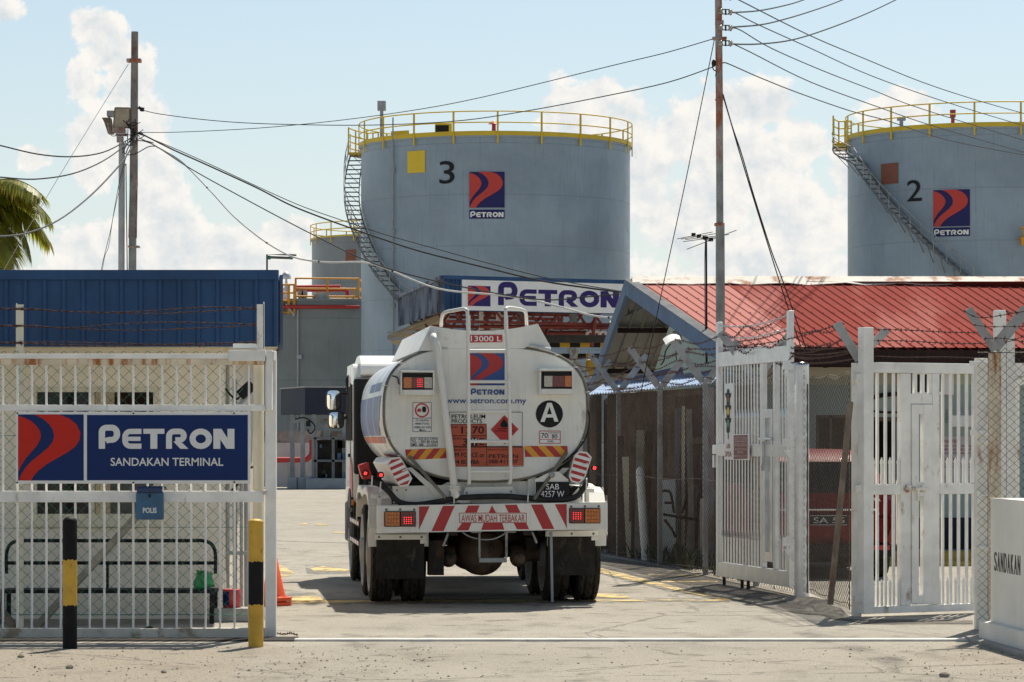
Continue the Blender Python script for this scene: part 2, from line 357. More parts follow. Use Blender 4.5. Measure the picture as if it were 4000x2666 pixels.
class MB:
    """collects faces and links them as ONE mesh object"""
    def __init__(s): s.v = []; s.f = []; s.m = []; s.s = []
    def add(s, vs, fs, mi=0, smooth=False):
        o = len(s.v); s.v += [Vector(v) for v in vs]
        for f in fs: s.f.append([i + o for i in f]); s.m.append(mi); s.s.append(smooth)
        return s
    def box(s, x0, x1, y0, y1, z0, z1, mi=0):
        vs = [(x, y, z) for z in (z0, z1) for y in (y0, y1) for x in (x0, x1)]
        return s.add(vs, [(0, 2, 3, 1), (4, 5, 7, 6), (0, 1, 5, 4), (2, 6, 7, 3), (0, 4, 6, 2), (1, 3, 7, 5)], mi)
    def bar(s, p, q, w, h=None, up=(0, 0, 1), mi=0):
        p = Vector(p); q = Vector(q); h = h or w; d = (q - p).normalized(); u = Vector(up)
        if abs(d.dot(u)) > .98: u = Vector((0, 1, 0))
        a = d.cross(u).normalized() * w / 2; b = a.cross(d).normalized() * h / 2
        vs = [c + i * a + j * b for c in (p, q) for i, j in ((-1, -1), (1, -1), (1, 1), (-1, 1))]
        return s.add(vs, [(3, 2, 1, 0), (4, 5, 6, 7), (0, 1, 5, 4), (1, 2, 6, 5), (2, 3, 7, 6), (3, 0, 4, 7)], mi)
    def tube(s, pts, r, n=8, mi=0, caps=True, smooth=True, closed=False):
        pts = [Vector(p) for p in pts]; N = len(pts); rs = r if isinstance(r, (list, tuple)) else [r] * N
        vs = []; pu = None
        for i in range(N):
            if closed: d = pts[(i + 1) % N] - pts[i - 1]
            else: d = pts[min(i + 1, N - 1)] - pts[max(i - 1, 0)]
            d = d.normalized() if d.length > 1e-9 else Vector((0, 0, 1))
            if pu is None:
                pu = Vector((0, 0, 1)) if abs(d.z) < .9 else Vector((1, 0, 0))
            a = (pu - d * pu.dot(d))
            if a.length < 1e-6: a = d.orthogonal()
            a.normalize(); b = d.cross(a); pu = a
            vs += [pts[i] + rs[i] * (cos(2 * pi * k / n) * a + sin(2 * pi * k / n) * b) for k in range(n)]
        fs = []
        for i in range(N if closed else N - 1):
            j = (i + 1) % N
            fs += [(i * n + k, i * n + (k + 1) % n, j * n + (k + 1) % n, j * n + k) for k in range(n)]
        s.add(vs, fs, mi, smooth)
        if caps and not closed:
            s.add([vs[k] for k in range(n)], [tuple(range(n))[::-1]], mi); s.add([vs[(N - 1) * n + k] for k in range(n)], [tuple(range(n))], mi)
        return s
    def cyl(s, p, q, r, r2=None, n=20, mi=0): return s.tube([p, q], [r, r if r2 is None else r2], n, mi)
    def lathe(s, prof, c=(0, 0, 0), n=32, mi=0, axis='z', smooth=True, a0=0., a1=2 * pi):
        c = Vector(c); full = abs(a1 - a0 - 2 * pi) < 1e-6; K = n if full else n + 1; vs = []
        for (r, h) in prof:
            for k in range(K):
                a = a0 + (a1 - a0) * k / n
                if axis == 'z': vs.append(c + Vector((r * sin(a), -r * cos(a), h)))
                elif axis == 'y': vs.append(c + Vector((r * cos(a), h, r * sin(a))))
                else: vs.append(c + Vector((h, r * cos(a), r * sin(a))))
        fs = []
        for i in range(len(prof) - 1):
            for k in range(n):
                k2 = (k + 1) % K
                fs.append((i * K + k, i * K + k2, (i + 1) * K + k2, (i + 1) * K + k))
        return s.add(vs, fs, mi, smooth)
    def poly(s, pts, mi=0): return s.add(pts, [tuple(range(len(pts)))], mi)
    def prism(s, pts, vec, mi=0, smooth=False):
        pts = [Vector(p) for p in pts]; n = len(pts); v = Vector(vec)
        s.add(pts, [tuple(range(n))], mi); s.add([p + v for p in pts], [tuple(range(n))[::-1]], mi)
        return s.add(pts + [p + v for p in pts], [(i, (i + 1) % n, n + (i + 1) % n, n + i) for i in range(n)], mi, smooth)
    def grid(s, fn, nu, nv, mi=0, smooth=False):
        vs = [fn(i / nu, j / nv) for j in range(nv + 1) for i in range(nu + 1)]
        fs = [(j * (nu + 1) + i, j * (nu + 1) + i + 1, (j + 1) * (nu + 1) + i + 1, (j + 1) * (nu + 1) + i) for j in range(nv) for i in range(nu)]
        return s.add(vs, fs, mi, smooth)
    def ball(s, c, r, n=10, mi=0):
        c = Vector(c); r = r if isinstance(r, (tuple, list)) else (r, r, r)
        def fn(u, v):
            a = 2 * pi * u; b = pi * (v - .5); return c + Vector((r[0] * cos(b) * cos(a), r[1] * cos(b) * sin(a), r[2] * sin(b)))
        return s.grid(fn, n * 2, n, mi, True)
    def shift(s, fn):
        s.v = [Vector(fn(v)) for v in s.v]; return s
    def build(s, name, mats, parent=None, bevel=0, solid=0, seg=2):
        me = bpy.data.meshes.new(name); me.from_pydata([tuple(v) for v in s.v], [], s.f)
        if isinstance(mats, str): mats = [mats]
        for m in mats: me.materials.append(MT[m])
        me.polygons.foreach_set('material_index', s.m); me.polygons.foreach_set('use_smooth', s.s); me.update()
        o = bpy.data.objects.new(name, me); COL.objects.link(o)
        if parent is not None: o.parent = parent
        if solid:
            q = o.modifiers.new('thick', 'SOLIDIFY'); q.thickness = solid; q.offset = 0
        if bevel:
            b = o.modifiers.new('bevel', 'BEVEL'); b.width = bevel; b.segments = seg; b.limit_method = 'ANGLE'; b.angle_limit = radians(40)
        return o

    def builds(s, name, mats, parent=None, gap=.004, **kw):
        """one object per separate piece (pieces whose boxes touch stay together)"""
        par = list(range(len(s.v)))
        def fd(i):
            while par[i] != i: par[i] = par[par[i]]; i = par[i]
            return i
        for f in s.f:
            for i in f[1:]: par[fd(i)] = fd(f[0])
        bx = {}
        for i, v in enumerate(s.v):
            b = bx.setdefault(fd(i), [list(v), list(v)])
            for k in range(3): b[0][k] = min(b[0][k], v[k]); b[1][k] = max(b[1][k], v[k])
        ks = list(bx)
        for i, a in enumerate(ks):
            for c in ks[i + 1:]:
                A_, B_ = bx[a], bx[c]
                if all(A_[0][k] - gap <= B_[1][k] and B_[0][k] - gap <= A_[1][k] for k in range(3)): par[fd(c)] = fd(a)
        grp = {}
        for fi, f in enumerate(s.f): grp.setdefault(fd(f[0]), []).append(fi)
        out_ = []
        for fis in grp.values():
            m = MB(); mp = {}
            for fi in fis:
                for i in s.f[fi]:
                    if i not in mp: mp[i] = len(m.v); m.v.append(s.v[i])
                m.f.append([mp[i] for i in s.f[fi]]); m.m.append(s.m[fi]); m.s.append(s.s[fi])
            out_.append(m.build(name, mats, parent, **kw))
        return out_

def tag(o, label, cat, group=None):
    o['label'] = label; o['category'] = cat
    if group: o['group'] = group
    return o
def struct(o): o['kind'] = 'structure'; return o
class Thing:
    """an Empty at the thing's base; its parts use local metres (x right, y away, z up)"""
    def __init__(s, name, label, cat, loc=(0, 0, 0), rz=0., group=None):
        s.o = bpy.data.objects.new(name, None); COL.objects.link(s.o); s.o.empty_display_size = .2
        s.loc = Vector(loc); s.rz = rz; s.c = cos(rz); s.s = sin(rz)
        s.o.location = loc; s.o.rotation_euler = (0, 0, rz); tag(s.o, label, cat, group)
    def px(s, x, y, d=0.):
        """photo point lying in the plane local y = d"""
        a = (x - HX) / F; Y = (d + s.loc.y * s.c - s.loc.x * s.s) / (s.c - a * s.s)
        dx = a * Y - s.loc.x; dy = Y - s.loc.y
        return Vector((dx * s.c + dy * s.s, d, EYE - (y - HY) / F * Y - s.loc.z))
    def lo(s, w):
        dx = w[0] - s.loc.x; dy = w[1] - s.loc.y
        return Vector((dx * s.c + dy * s.s, -dx * s.s + dy * s.c, w[2] - s.loc.z))
    def rect(s, mb, x0, y0, x1, y1, d0, d1, mi=0):
        """box whose front face fills a photo rectangle at local depth d0"""
        a = s.px(x0, y1, d0); b = s.px(x1, y0, d0)
        return mb.box(a.x, b.x, d0, d1, a.z, b.z, mi)
def dup(root, loc=None, rz=None, label=None, group=None):
    r = root.copy(); COL.objects.link(r)
    if loc is not None: r.location = loc
    if rz is not None: r.rotation_euler = (0, 0, rz)
    if label: r['label'] = label
    if group: r['group'] = group
    for ch in root.children:
        c = ch.copy(); COL.objects.link(c); c.parent = r
        for gch in ch.children:
            d = gch.copy(); COL.objects.link(d); d.parent = c
    return r

# ------------------------------------------------------------------ lettering
_tc = {}
def text_geo(txt, bold):
    k = (txt, bold)
    if k in _tc: return _tc[k]
    cu = bpy.data.curves.new('t', 'FONT'); cu.body = txt; cu.fill_mode = 'FRONT'; cu.offset = bold; cu.resolution_u = 4
    o = bpy.data.objects.new('t', cu); COL.objects.link(o); bpy.context.view_layer.update()
    me = o.evaluated_get(bpy.context.evaluated_depsgraph_get()).to_mesh()
    vs = [v.co.copy() for v in me.vertices]; fs = [tuple(p.vertices) for p in me.polygons]
    o.to_mesh_clear(); bpy.data.objects.remove(o); bpy.data.curves.remove(cu)
    x0 = min(v.x for v in vs); x1 = max(v.x for v in vs); y0 = min(v.y for v in vs); y1 = max(v.y for v in vs)
    vs = [((v.x - x0) / (x1 - x0), (v.y - y0) / (y1 - y0)) for v in vs]
    _tc[k] = (vs, fs); return _tc[k]
def put_text(mb, txt, a, b, y, mi=0, bold=.02):
    """fills the local box a=(x0,z0) b=(x1,z1) on the plane y"""
    vs, fs = text_geo(txt, bold)
    return mb.add([(a[0] + v[0] * (b[0] - a[0]), y, a[1] + v[1] * (b[1] - a[1])) for v in vs], fs, mi)
def tpx(T, mb, txt, x0, y0, x1, y1, d, mi=0, bold=.02):
    a = T.px(x0, y1, d); b = T.px(x1, y0, d); return put_text(mb, txt, (a.x, a.z), (b.x, b.z), d, mi, bold)
def strip(pts, w):
    out_l = []; out_r = []
    for i, p in enumerate(pts):
        a = pts[max(0, i - 1)]; b = pts[min(len(pts) - 1, i + 1)]
        dx = b[0] - a[0]; dy = b[1] - a[1]; L = math.hypot(dx, dy) or 1
        nx = -dy / L * w / 2; ny = dx / L * w / 2
        out_l.append((p[0] + nx, p[1] + ny)); out_r.append((p[0] - nx, p[1] - ny))
    return [[out_l[i], out_l[i + 1], out_r[i + 1], out_r[i]] for i in range(len(pts) - 1)]
def arc(cx, cy, rx, ry, d0, d1, n=12): return [(cx + rx * cos(radians(d0 + (d1 - d0) * i / n)), cy + ry * sin(radians(d0 + (d1 - d0) * i / n))) for i in range(n + 1)]
def wordmark_polys():
    """heavy rounded capitals, the first one taller: lists of flat polygons per letter, with advance"""
    L = []
    p = strip([(.15, 0), (.15, .3), (.15, .62)] + arc(.38, .86, .23, .215, 180, 90, 6) + [(.62, 1.075)] + arc(.62, .765, .25, .31, 90, -90, 14) + [(.5, .455)] + arc(.5, .25, .22, .2, 90, 140, 3), .30)
    L.append((p, 1.02))
    e = strip([(.94, .13), (.42, .13)] + arc(.42, .41, .26, .28, 270, 180, 8) + arc(.42, .59, .26, .28, 180, 90, 8) + [(.94, .87)], .26) + [[(.2, .395), (.90, .395), (.90, .605), (.2, .605)]]
    L.append((e, .96))
    L.append(([[(0, .75), (1.0, .75), (1.0, 1), (0, 1)], [(.335, 0), (.665, 0), (.665, .75), (.335, .75)]], 1.0))
    r = strip([(.15, 0), (.15, .55)] + arc(.40, .61, .25, .26, 180, 90, 7) + [(.64, .87)] + arc(.64, .655, .215, .215, 90, -90, 12) + [(.45, .44)], .28) + [[(.36, .36), (.66, .42), (1.07, 0), (.69, 0)]]
    L.append((r, 1.06))
    L.append((strip(arc(.53, .5, .39, .365, 0, 360, 40), .29), 1.06))
    L.append(([[(0, 0), (.33, 0), (.33, 1), (0, 1)], [(.67, 0), (1.0, 0), (1.0, 1), (.67, 1)], [(0, 1), (.38, 1), (1.0, 0), (.62, 0)]], 1.0))
    return L
def wordmark(mb, a, b, y, mi=0, big=1.2):
    """a=(x0,z0), b=(x1,z1): z1 is the top of the SMALL capitals"""
    L = wordmark_polys(); gap = .07; tot = sum(w for _, w in L) + gap * 5; x = 0.; k = 0
    sx = (b[0] - a[0]) / tot; sz = b[1] - a[1]
    for li, (polys, w) in enumerate(L):
        vz = big / 1.22 if li == 0 else 1.
        for q in polys:
            k += 1
            mb.poly([(a[0] + (x + u) * sx, y - .0004 * (k % 3), a[1] + v * vz * sz) for u, v in q], mi)
        x += w + gap
    return mb
LOBE_A = [(0, .02), (.10, .05), (.20, .10), (.28, .17), (.335, .25), (.348, .32), (.33, .40), (.28, .48), (.21, .56), (.12, .66), (.05, .77), (0, .88)]
LOBE_B = [(.24, 0), (.62, 0), (.78, .06), (.89, .15), (.95, .27), (.94, .38), (.88, .48), (.76, .57), (.60, .66), (.44, .75), (.31, .85), (.23, .94), (.20, 1), (.015, 1), (.04, .92), (.10, .82), (.20, .71), (.34, .60), (.46, .50), (.53, .41), (.552, .32), (.53, .23), (.47, .14), (.37, .06)]
def emblem(mb, x0, z0, x1, z1, y, mblue, mred, eps=.002, sub=1):
    mb.poly([(x0, y, z0), (x1, y, z0), (x1, y, z1), (x0, y, z1)], mblue)
    for lob in (LOBE_A, LOBE_B):
        mb.poly([(x0 + u * (x1 - x0), y - eps, z1 - v * (z1 - z0)) for u, v in lob], mred)
    return mb

# ------------------------------------------------------------------ wire, mesh, smooth lines
def smooth_pts(pts, k=6):
    pts = [Vector(p) for p in pts]; out = []
    for i in range(len(pts) - 1):
        p0 = pts[max(i - 1, 0)]; p1 = pts[i]; p2 = pts[i + 1]; p3 = pts[min(i + 2, len(pts) - 1)]
        for j in range(k):
            t = j / k
            out.append(.5 * ((2 * p1) + (p2 - p0) * t + (2 * p0 - 5 * p1 + 4 * p2 - p3) * t * t + (3 * p1 - p0 - 3 * p2 + p3) * t ** 3))
    return out + [pts[-1]]
def chainlink(mb, p0, U, V, L, H, w, h, r, mi=0, curl=True, rnd=0.):
    """woven zig-zag wires filling a rectangle p0 + U*L + V*H"""
    p0 = Vector(p0); U = Vector(U).normalized(); V = Vector(V).normalized(); Nn = U.cross(V).normalized()
    for k in range(int(L / (w / 2)) - 1):
        if k % 1: continue
        pts = []
        for j in range(int(H / (h / 2)) + 1):
            x = (k + ((j + k) % 2)) * w / 2; z = j * h / 2
            dz = rnd * sin(x * 1.7 + 1) + .4 * rnd * sin(x * 5.3)
            pts.append(p0 + U * x + V * (z + dz * z / H) + Nn * (r * .8 * (1 if (j + k) % 2 else -1)))
        mb.tube(pts, r, 3, mi, caps=False, smooth=True)
    return mb
def barbed(mb, pts, r=.0028, gap=.11, mi=0, size=.016, seed=1):
    rr = random.Random(seed); pts = smooth_pts(pts, 8)
    for t in range(2):
        q = []
        for i, p in enumerate(pts):
            a = i * 1.9 + t * pi; q.append(p + Vector((0, cos(a), sin(a))) * r * .9)
        mb.tube(q, r * .8, 4, mi)
    acc = 0.
    for i in range(len(pts) - 1):
        seg = (pts[i + 1] - pts[i]); n = seg.length; d = seg.normalized()
        while acc < n:
            c = pts[i] + d * acc
            mb.bar(c - d * .008, c + d * .008, r * 4.2, r * 4.2, mi=mi)
            for e in range(2):
                v = Vector((rr.uniform(-.5, .5), rr.uniform(-1, 1), rr.uniform(-1, 1))).normalized() * size * rr.uniform(.8, 1.2)
                mb.bar(c - v, c + v, r * 1.1, r * 1.1, mi=mi)
            acc += gap * rr.uniform(.85, 1.15)
        acc -= n
    return mb
def wire(name, label, pts, Y0, Y1, r, m, group=None, ties=None, cat='cable'):
    n = len(pts); xs = [p[0] for p in pts]; y0s = [p[1] for p in pts]
    L = [0]
    for i in range(1, n): L.append(L[-1] + math.hypot(xs[i] - xs[i - 1], y0s[i] - y0s[i - 1]))
    w = [P(pts[i][0], pts[i][1], Y0 + (Y1 - Y0) * L[i] / L[-1]) for i in range(n)]
    b = w[0].copy(); q = smooth_pts([v - b for v in w], 5)
    mb = MB(); mb.tube(q, r, 6, 0)
    if ties:
        for k in range(ties, len(q) - 2, ties):
            d = (q[k + 1] - q[k]).normalized(); mb.tube([q[k] - d * .02, q[k] + d * .02], r * 1.18, 6, 1)
    o = mb.build(name, [m, 'wire_black'] if ties else m); o.location = b
    return tag(o, label, cat, group)
# ================================================================== GROUND
mb = MB(); mb.add([(-1500, -300, 0), (1500, -300, 0), (1500, 3500, 0), (-1500, 3500, 0)], [(0, 1, 2, 3)])
struct(mb.build('ground', 'ground'))
def flat(name, polys, m, z=.004):
    mb = MB()
    for pts in polys: mb.poly([(p.x, p.y, z) for p in (G(x, y) for x, y in pts)])
    return struct(mb.build(name, m))
Z6 = lambda X, Y: (2200 + X / 2.0909, 1700 + Y / 2.0907)
Z4 = lambda X, Y: (1200 + X / 1.961, 1800 + Y / 1.961)
flat('road_marking', [
    [Z6(150, 1055), Z6(275, 1085), Z6(600, 1165), Z6(900, 1240), Z6(1050, 1282), Z6(1385, 1348), Z6(1320, 1357), Z6(900, 1268), Z6(560, 1192), Z6(275, 1122), Z6(150, 1090)],
    [(1085, 2350), (1600, 2347), (2200, 2346), (2850, 2345), (2850, 2350), (2200, 2353), (1600, 2355), (1085, 2360)],
    [Z4(20, 830), Z4(130, 812), Z4(330, 840), Z4(300, 856), Z4(60, 856)],
    [Z4(-150, 1050), Z4(0, 1037), Z4(90, 1045), Z4(150, 1092), Z4(-150, 1100)],
    [Z4(-210, 800), Z4(-90, 870), Z4(-180, 905), Z4(-260, 850)],
    [Z4(60, 488), Z4(140, 482), Z4(160, 498), Z4(80, 500)], [Z4(-60, 485), Z4(0, 482), Z4(0, 492), Z4(-60, 494)],
    [Z6(690, 1140), Z6(1130, 1145), Z6(1130, 1152), Z6(700, 1150)], [Z6(800, 1198), Z6(1260, 1196), Z6(1260, 1206), Z6(800, 1208)],
    [Z6(250, 1300), Z6(480, 1305), Z6(560, 1332), Z6(420, 1338), Z6(230, 1322)],
    [(1300, 2080), (1700, 2078), (1700, 2084), (1300, 2086)],
], 'worn_yellow', .008)
flat('asphalt_patch', [
    [Z6(150, 1040), Z6(275, 1068), Z6(600, 1140), Z6(900, 1215), Z6(1100, 1290), Z6(1420, 1345), Z6(1290, 1362), Z6(900, 1280), Z6(560, 1205), Z6(150, 1100)],
    [Z4(-20, 800), Z4(120, 800), Z4(420, 850), Z4(300, 870), Z4(0, 870)],
    [Z4(-190, 985), Z4(60, 1015), Z4(200, 1110), Z4(-190, 1115)],
    [(1085, 2342), (1600, 2339), (2850, 2338), (2850, 2356), (1600, 2362), (1085, 2368)],
], 'worn_grey', .004)
flat('dark_ground_strip', [  # darker ground tint along the right fence and gate foot
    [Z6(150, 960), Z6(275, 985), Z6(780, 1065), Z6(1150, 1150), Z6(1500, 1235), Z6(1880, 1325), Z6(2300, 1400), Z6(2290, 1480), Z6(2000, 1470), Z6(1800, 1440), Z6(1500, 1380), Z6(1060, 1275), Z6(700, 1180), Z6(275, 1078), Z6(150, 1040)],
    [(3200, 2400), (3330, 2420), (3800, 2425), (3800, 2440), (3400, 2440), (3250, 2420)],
], 'dark_ground', .006)
def ribbon(pts, w0, w1):
    pts = smooth_pts([G(x, y) for x, y in pts], 6); L = []; n = len(pts)
    for i in range(n):
        d = (pts[min(i + 1, n - 1)] - pts[max(i - 1, 0)]).normalized(); t = i / (n - 1); w = (w0 + (w1 - w0) * t) / 2
        L.append((pts[i] + Vector((-d.y, d.x, 0)) * w, pts[i] - Vector((-d.y, d.x, 0)) * w))
    return [[L[i][0], L[i + 1][0], L[i + 1][1], L[i][1]] for i in range(n - 1)]
mb = MB()
for q in ribbon([(2960, 2400), (3080, 2440), (3190, 2487), (3415, 2562), (3624, 2650), (3800, 2740)], .20, .32) :
    mb.poly([(p.x, p.y, .008) for p in q])
struct(mb.build('dark_band', 'dark_band'))  # dark curved band across the ground near the right gates
# sliding-gate track across the entrance
mb = MB(); a = G(-400, 2506); b = G(3830, 2506); k = G(1150, 2506); mb.box(k.x, b.x, 26.0, 26.16, .0, .018); mb.box(a.x, k.x, 25.98, 26.5, .0, .010, 1)  # strip under the gate: dark dirty steel with the gate's shade painted in
mb.box(k.x, b.x, 26.19, 26.21, .0, .012, 1)
struct(mb.build('gate_track', ['track', 'chassis']))
# loose grit and small stones on the verge
mb = MB(); rr = random.Random(3)
for k in range(2600):
    x = rr.uniform(-5.2, 5.2); y = rr.uniform(21, 25.4)
    if -.6 < x < 2.6 and rr.random() < .75: continue
    r = rr.choice([.003, .004, .004, .005, .007, .010]) * rr.uniform(.7, 1.2)
    c = Vector((x, y, r * .4)); vs = [c + Vector((sx * r * rr.uniform(.6, 1.4), sy * r * rr.uniform(.6, 1.4), sz * r * rr.uniform(.4, .9))) for sx, sy, sz in ((1, 0, 0), (-1, 0, 0), (0, 1, 0), (0, -1, 0), (0, 0, 1), (0, 0, -1))]
    mb.add(vs, [(0, 2, 4), (2, 1, 4), (1, 3, 4), (3, 0, 4), (2, 0, 5), (1, 2, 5), (3, 1, 5), (0, 3, 5)])
o = mb.build('gravel', 'stone'); o['kind'] = 'stuff'
def stone(x, y, r, label):
    rr = random.Random(int(x)); mb = MB(); c = G(x, y)
    mb.ball((0, 0, r * .35), (r, r * .8, r * .55), 5)
    mb.v = [v * rr.uniform(.8, 1.15) for v in mb.v]
    o = mb.build('stone', 'stone'); o.location = c; tag(o, label, 'stone', 'loose stones on the dusty verge')
for a in [(80, 2570, .028, 'dark stone on the dusty verge left of the black bollard'), (270, 2613, .032, 'brown flat stone on the verge in front of the black bollard'),
          (640, 2630, .024, 'small stone at the bottom edge below the blue sign gate'), (3690, 2646, .04, 'dark stone at the bottom edge on the right side of the road')]: stone(*a)

# ================================================================== STORAGE TANKS
class Tank(Thing):
    def __init__(s, label, cx, cy, R, H, shell, name='storage_tank', group='storage tanks of the fuel depot'):
        super().__init__(name, label, 'storage tank', (cx, cy, 0), 0, group)
        s.R = R; s.H = H
        mb = MB(); mb.lathe([(R, 0), (R, H)], n=128); mb.lathe([(R + .06, H - .12), (R + .06, H)], n=96); mb.lathe([(R, H - .12), (R + .06, H - .12)], n=96)
        mb.build('shell', shell, s.o)
        mb = MB(); mb.lathe([(0.01, H + R * .05), (R + .06, H)], n=96); mb.build('roof', shell, s.o)
    def pt(s, th, r, z): return Vector((r * sin(th), -r * cos(th), z))
    def ang(s, x):
        lo_, hi_ = -1.45, 1.45
        for _ in range(40):
            m = (lo_ + hi_) / 2; w = s.pt(m, s.R, 0) + s.loc
            if HX + F * w.x / w.y < x: lo_ = m
            else: hi_ = m
        return m
    def zat(s, th, y):
        w = s.pt(th, s.R, 0) + s.loc; return EYE + (HY - y) / F * w.y
    def sp(s, x, y, r=.4):
        """angle and height of a photo point lying on the radius R + r"""
        a, b = -1.45, 1.45
        for _ in range(40):
            m = (a + b) / 2; w = s.pt(m, s.R + r, 0) + s.loc
            if HX + F * w.x / w.y < x: a = m
            else: b = m
        return m, EYE + (HY - y) / F * w.y
    def wrapped(s, name, flat_mb, mats, off=.03, parent=None):
        """flat x = arc length round the shell"""
        o = flat_mb.build(name, mats, parent or s.o)
        bm = bmesh.new(); bm.from_mesh(o.data)
        xs = [v.co.x for v in bm.verts]; x = math.floor(min(xs) / .2) * .2
        while x < max(xs):
            bmesh.ops.bisect_plane(bm, geom=bm.verts[:] + bm.edges[:] + bm.faces[:], plane_co=(x, 0, 0), plane_no=(1, 0, 0)); x += .2
        for v in bm.verts:
            r = s.R + off - v.co.y; v.co = s.pt(v.co.x / s.R, r, v.co.z)
        bm.to_mesh(o.data); bm.free(); return o
    def square(s, name, x0, y0, x1, y1, m):
        a = s.ang(x0); b = s.ang(x1); mid = (a + b) / 2; z0 = s.zat(mid, y1); z1 = s.zat(mid, y0)
        return s.wrapped(name, MB().poly([(a * s.R, 0, z0), (b * s.R, 0, z0), (b * s.R, 0, z1), (a * s.R, 0, z1)]), m)
    def number(s, txt, x0, y0, x1, y1):
        a = s.ang(x0); b = s.ang(x1); mid = (a + b) / 2
        return s.wrapped('number', put_text(MB(), txt, (a * s.R, s.zat(mid, y1)), (b * s.R, s.zat(mid, y0)), 0, 0, .004), 'black')
    def logo(s, x0, y0, x1, y1, ly0, ly1):
        a = s.ang(x0) * s.R; b = s.ang(x1) * s.R; mid = (a + b) / 2 / s.R
        e = s.wrapped('emblem', emblem(MB(), a, s.zat(mid, y1), b, s.zat(mid, y0), 0, 0, 1, .03), ['tank_blue', 'tank_red'])
        z0 = s.zat(mid, ly1); z1 = s.zat(mid, ly0); h = z1 - z0
        mb = MB().poly([(a, 0, z0), (b, 0, z0), (b, 0, z1), (a, 0, z1)], 0)
        wordmark(mb, (a + h * .12, z0 + h * .16), (b - h * .12, z0 + h * .72), -.03, 1, 1.2)
        s.wrapped('name_panel', mb, ['tank_blue', 'sign_white'])
    def railing(s, m, n, h=1.08, r=.03, a0=0., toe=.2, off=.10, arc_=None):
        mb = MB(); R = s.R + off
        lo_, hi_ = arc_ or (0, 2 * pi); full = arc_ is None; K = 96
        for z in (s.H + h, s.H + h * .52):
            pts = [s.pt(lo_ + (hi_ - lo_) * i / K, R, z) for i in range(K if full else K + 1)]
            mb.tube(pts, r, 6, closed=full)
        if toe: mb.lathe([(R, s.H - .04), (R, s.H - .04 + toe)], n=96, a0=lo_, a1=hi_); mb.lathe([(R - .02, s.H - .04 + toe), (R - .02, s.H - .04)], n=96, a0=lo_, a1=hi_)
        rail = mb.build('railing', m, s.o)
        post = MB(); post.bar((0, 0, -.42), (0, 0, h), .085, .05)
        first = None
        for k in range(n):
            t = a0 + lo_ + (hi_ - lo_) * k / (n if full else n - 1)
            if first is None: o = first = post.build('railing_post', m, rail)
            else: o = first.copy(); COL.objects.link(o)
            o.location = s.pt(t, R + .01, s.H); o.rotation_euler = (0, 0, t)
        return rail
    def stairs(s, pts, m_str, m_tread, wid=.72, step=.24, rail_h=1.0):
        """spiral flight: pts = [(theta, z) ...] from the top down"""
        def at(z):
            for i in range(len(pts) - 1):
                (t0, z0), (t1, z1) = pts[i], pts[i + 1]
                if z1 <= z <= z0: return t0 + (t1 - t0) * (z0 - z) / (z0 - z1)
            return pts[-1][0]
        zt = pts[0][1]; zb = pts[-1][1]; n = int((zt - zb) / step)
        mb = MB()
        for r in (s.R + .10, s.R + .10 + wid):
            q = [s.pt(at(zt - (zt - zb) * i / 60), r, zt - (zt - zb) * i / 60) for i in range(61)]
            for i in range(60): mb.bar(q[i], q[i + 1], .04, .09)
        st = mb.builds('stair', m_str, s.o)[0]
        mb = MB(); q = [s.pt(at(zt - (zt - zb) * i / 60), s.R + .12 + wid, zt - (zt - zb) * i / 60 + rail_h) for i in range(61)]
        mb.tube(q, .024, 6)
        for i in range(0, 61, 2): mb.bar(q[i], q[i] - Vector((0, 0, rail_h)), .028)
        q2 = [p - Vector((0, 0, rail_h * .5)) for p in q]; mb.tube(q2, .018, 5)
        mb.build('handrail', 'galv_old', st)
        tr = MB().box(.12, .10 + wid, -.13, .13, -.02, .02); first = None
        for k in range(n):
            z = zt - step * (k + .5); t = at(z)
            if first is None: o = first = tr.build('tread', m_tread, st)
            else: o = first.copy(); COL.objects.link(o)
            o.location = s.pt(t, s.R, z); o.rotation_euler = (0, 0, t - pi / 2)
        # triangular brackets under the flight
        mb = MB()
        for k in range(0, n, 2):
            z = zt - step * k; t = at(z); mb.bar(s.pt(t, s.R, z - .75), s.pt(t, s.R + wid, z - .1), .026)
        mb.builds('bracket', m_str, st)
        return st

T3 = Tank('blue-grey tank with a black 3 and yellow square behind the loading canopy', -.80, 150, 6.56, 16.0, 'tank_shell')
T3.logo(1834, 672, 1971, 812, 820, 855); T3.number('3', 1717, 630, 1776, 719); T3.square('yellow_square', 1593, 590, 1662, 676, 'yellow_sq')
T3.railing('yellow_rail', 20, a0=.02)
T3.stairs([(radians(-104), 15.85), (radians(-86), T3.zat(-1.3, 762)), (radians(-67), T3.zat(-1.17, 915)), (radians(-48), T3.zat(-.84, 1094)), (radians(-10), 5.5), (radians(25), .6)], 'stair_dark', 'tread')
def platform(T, th0, th1, z, m, h=1.5):
    mb = MB(); R0 = T.R + .08; R1 = T.R + .70; n = 6
    for i in range(n):
        a = th0 + (th1 - th0) * i / n; b = th0 + (th1 - th0) * (i + 1) / n
        mb.prism([T.pt(a, R0, z), T.pt(b, R0, z), T.pt(b, R1, z), T.pt(a, R1, z)], (0, 0, .1))
    for k in range(5):
        zz = z + h * k / 4
        mb.tube([T.pt(th0, R0, zz), T.pt(th0, R1, zz)] + [T.pt(th0 + (th1 - th0) * i / n, R1, zz) for i in range(1, n + 1)], .035, 6)
    for a, r in ((th0, R0), (th0, R1), (th1, R1), ((th0 + th1) / 2, R1), (th0, (R0 + R1) / 2)): mb.bar(T.pt(a, r, z), T.pt(a, r, z + h), .07)
    mb.build('platform', m, T.o)
platform(T3, radians(-118), radians(-96), 15.75, 'yellow_rail', 1.3)
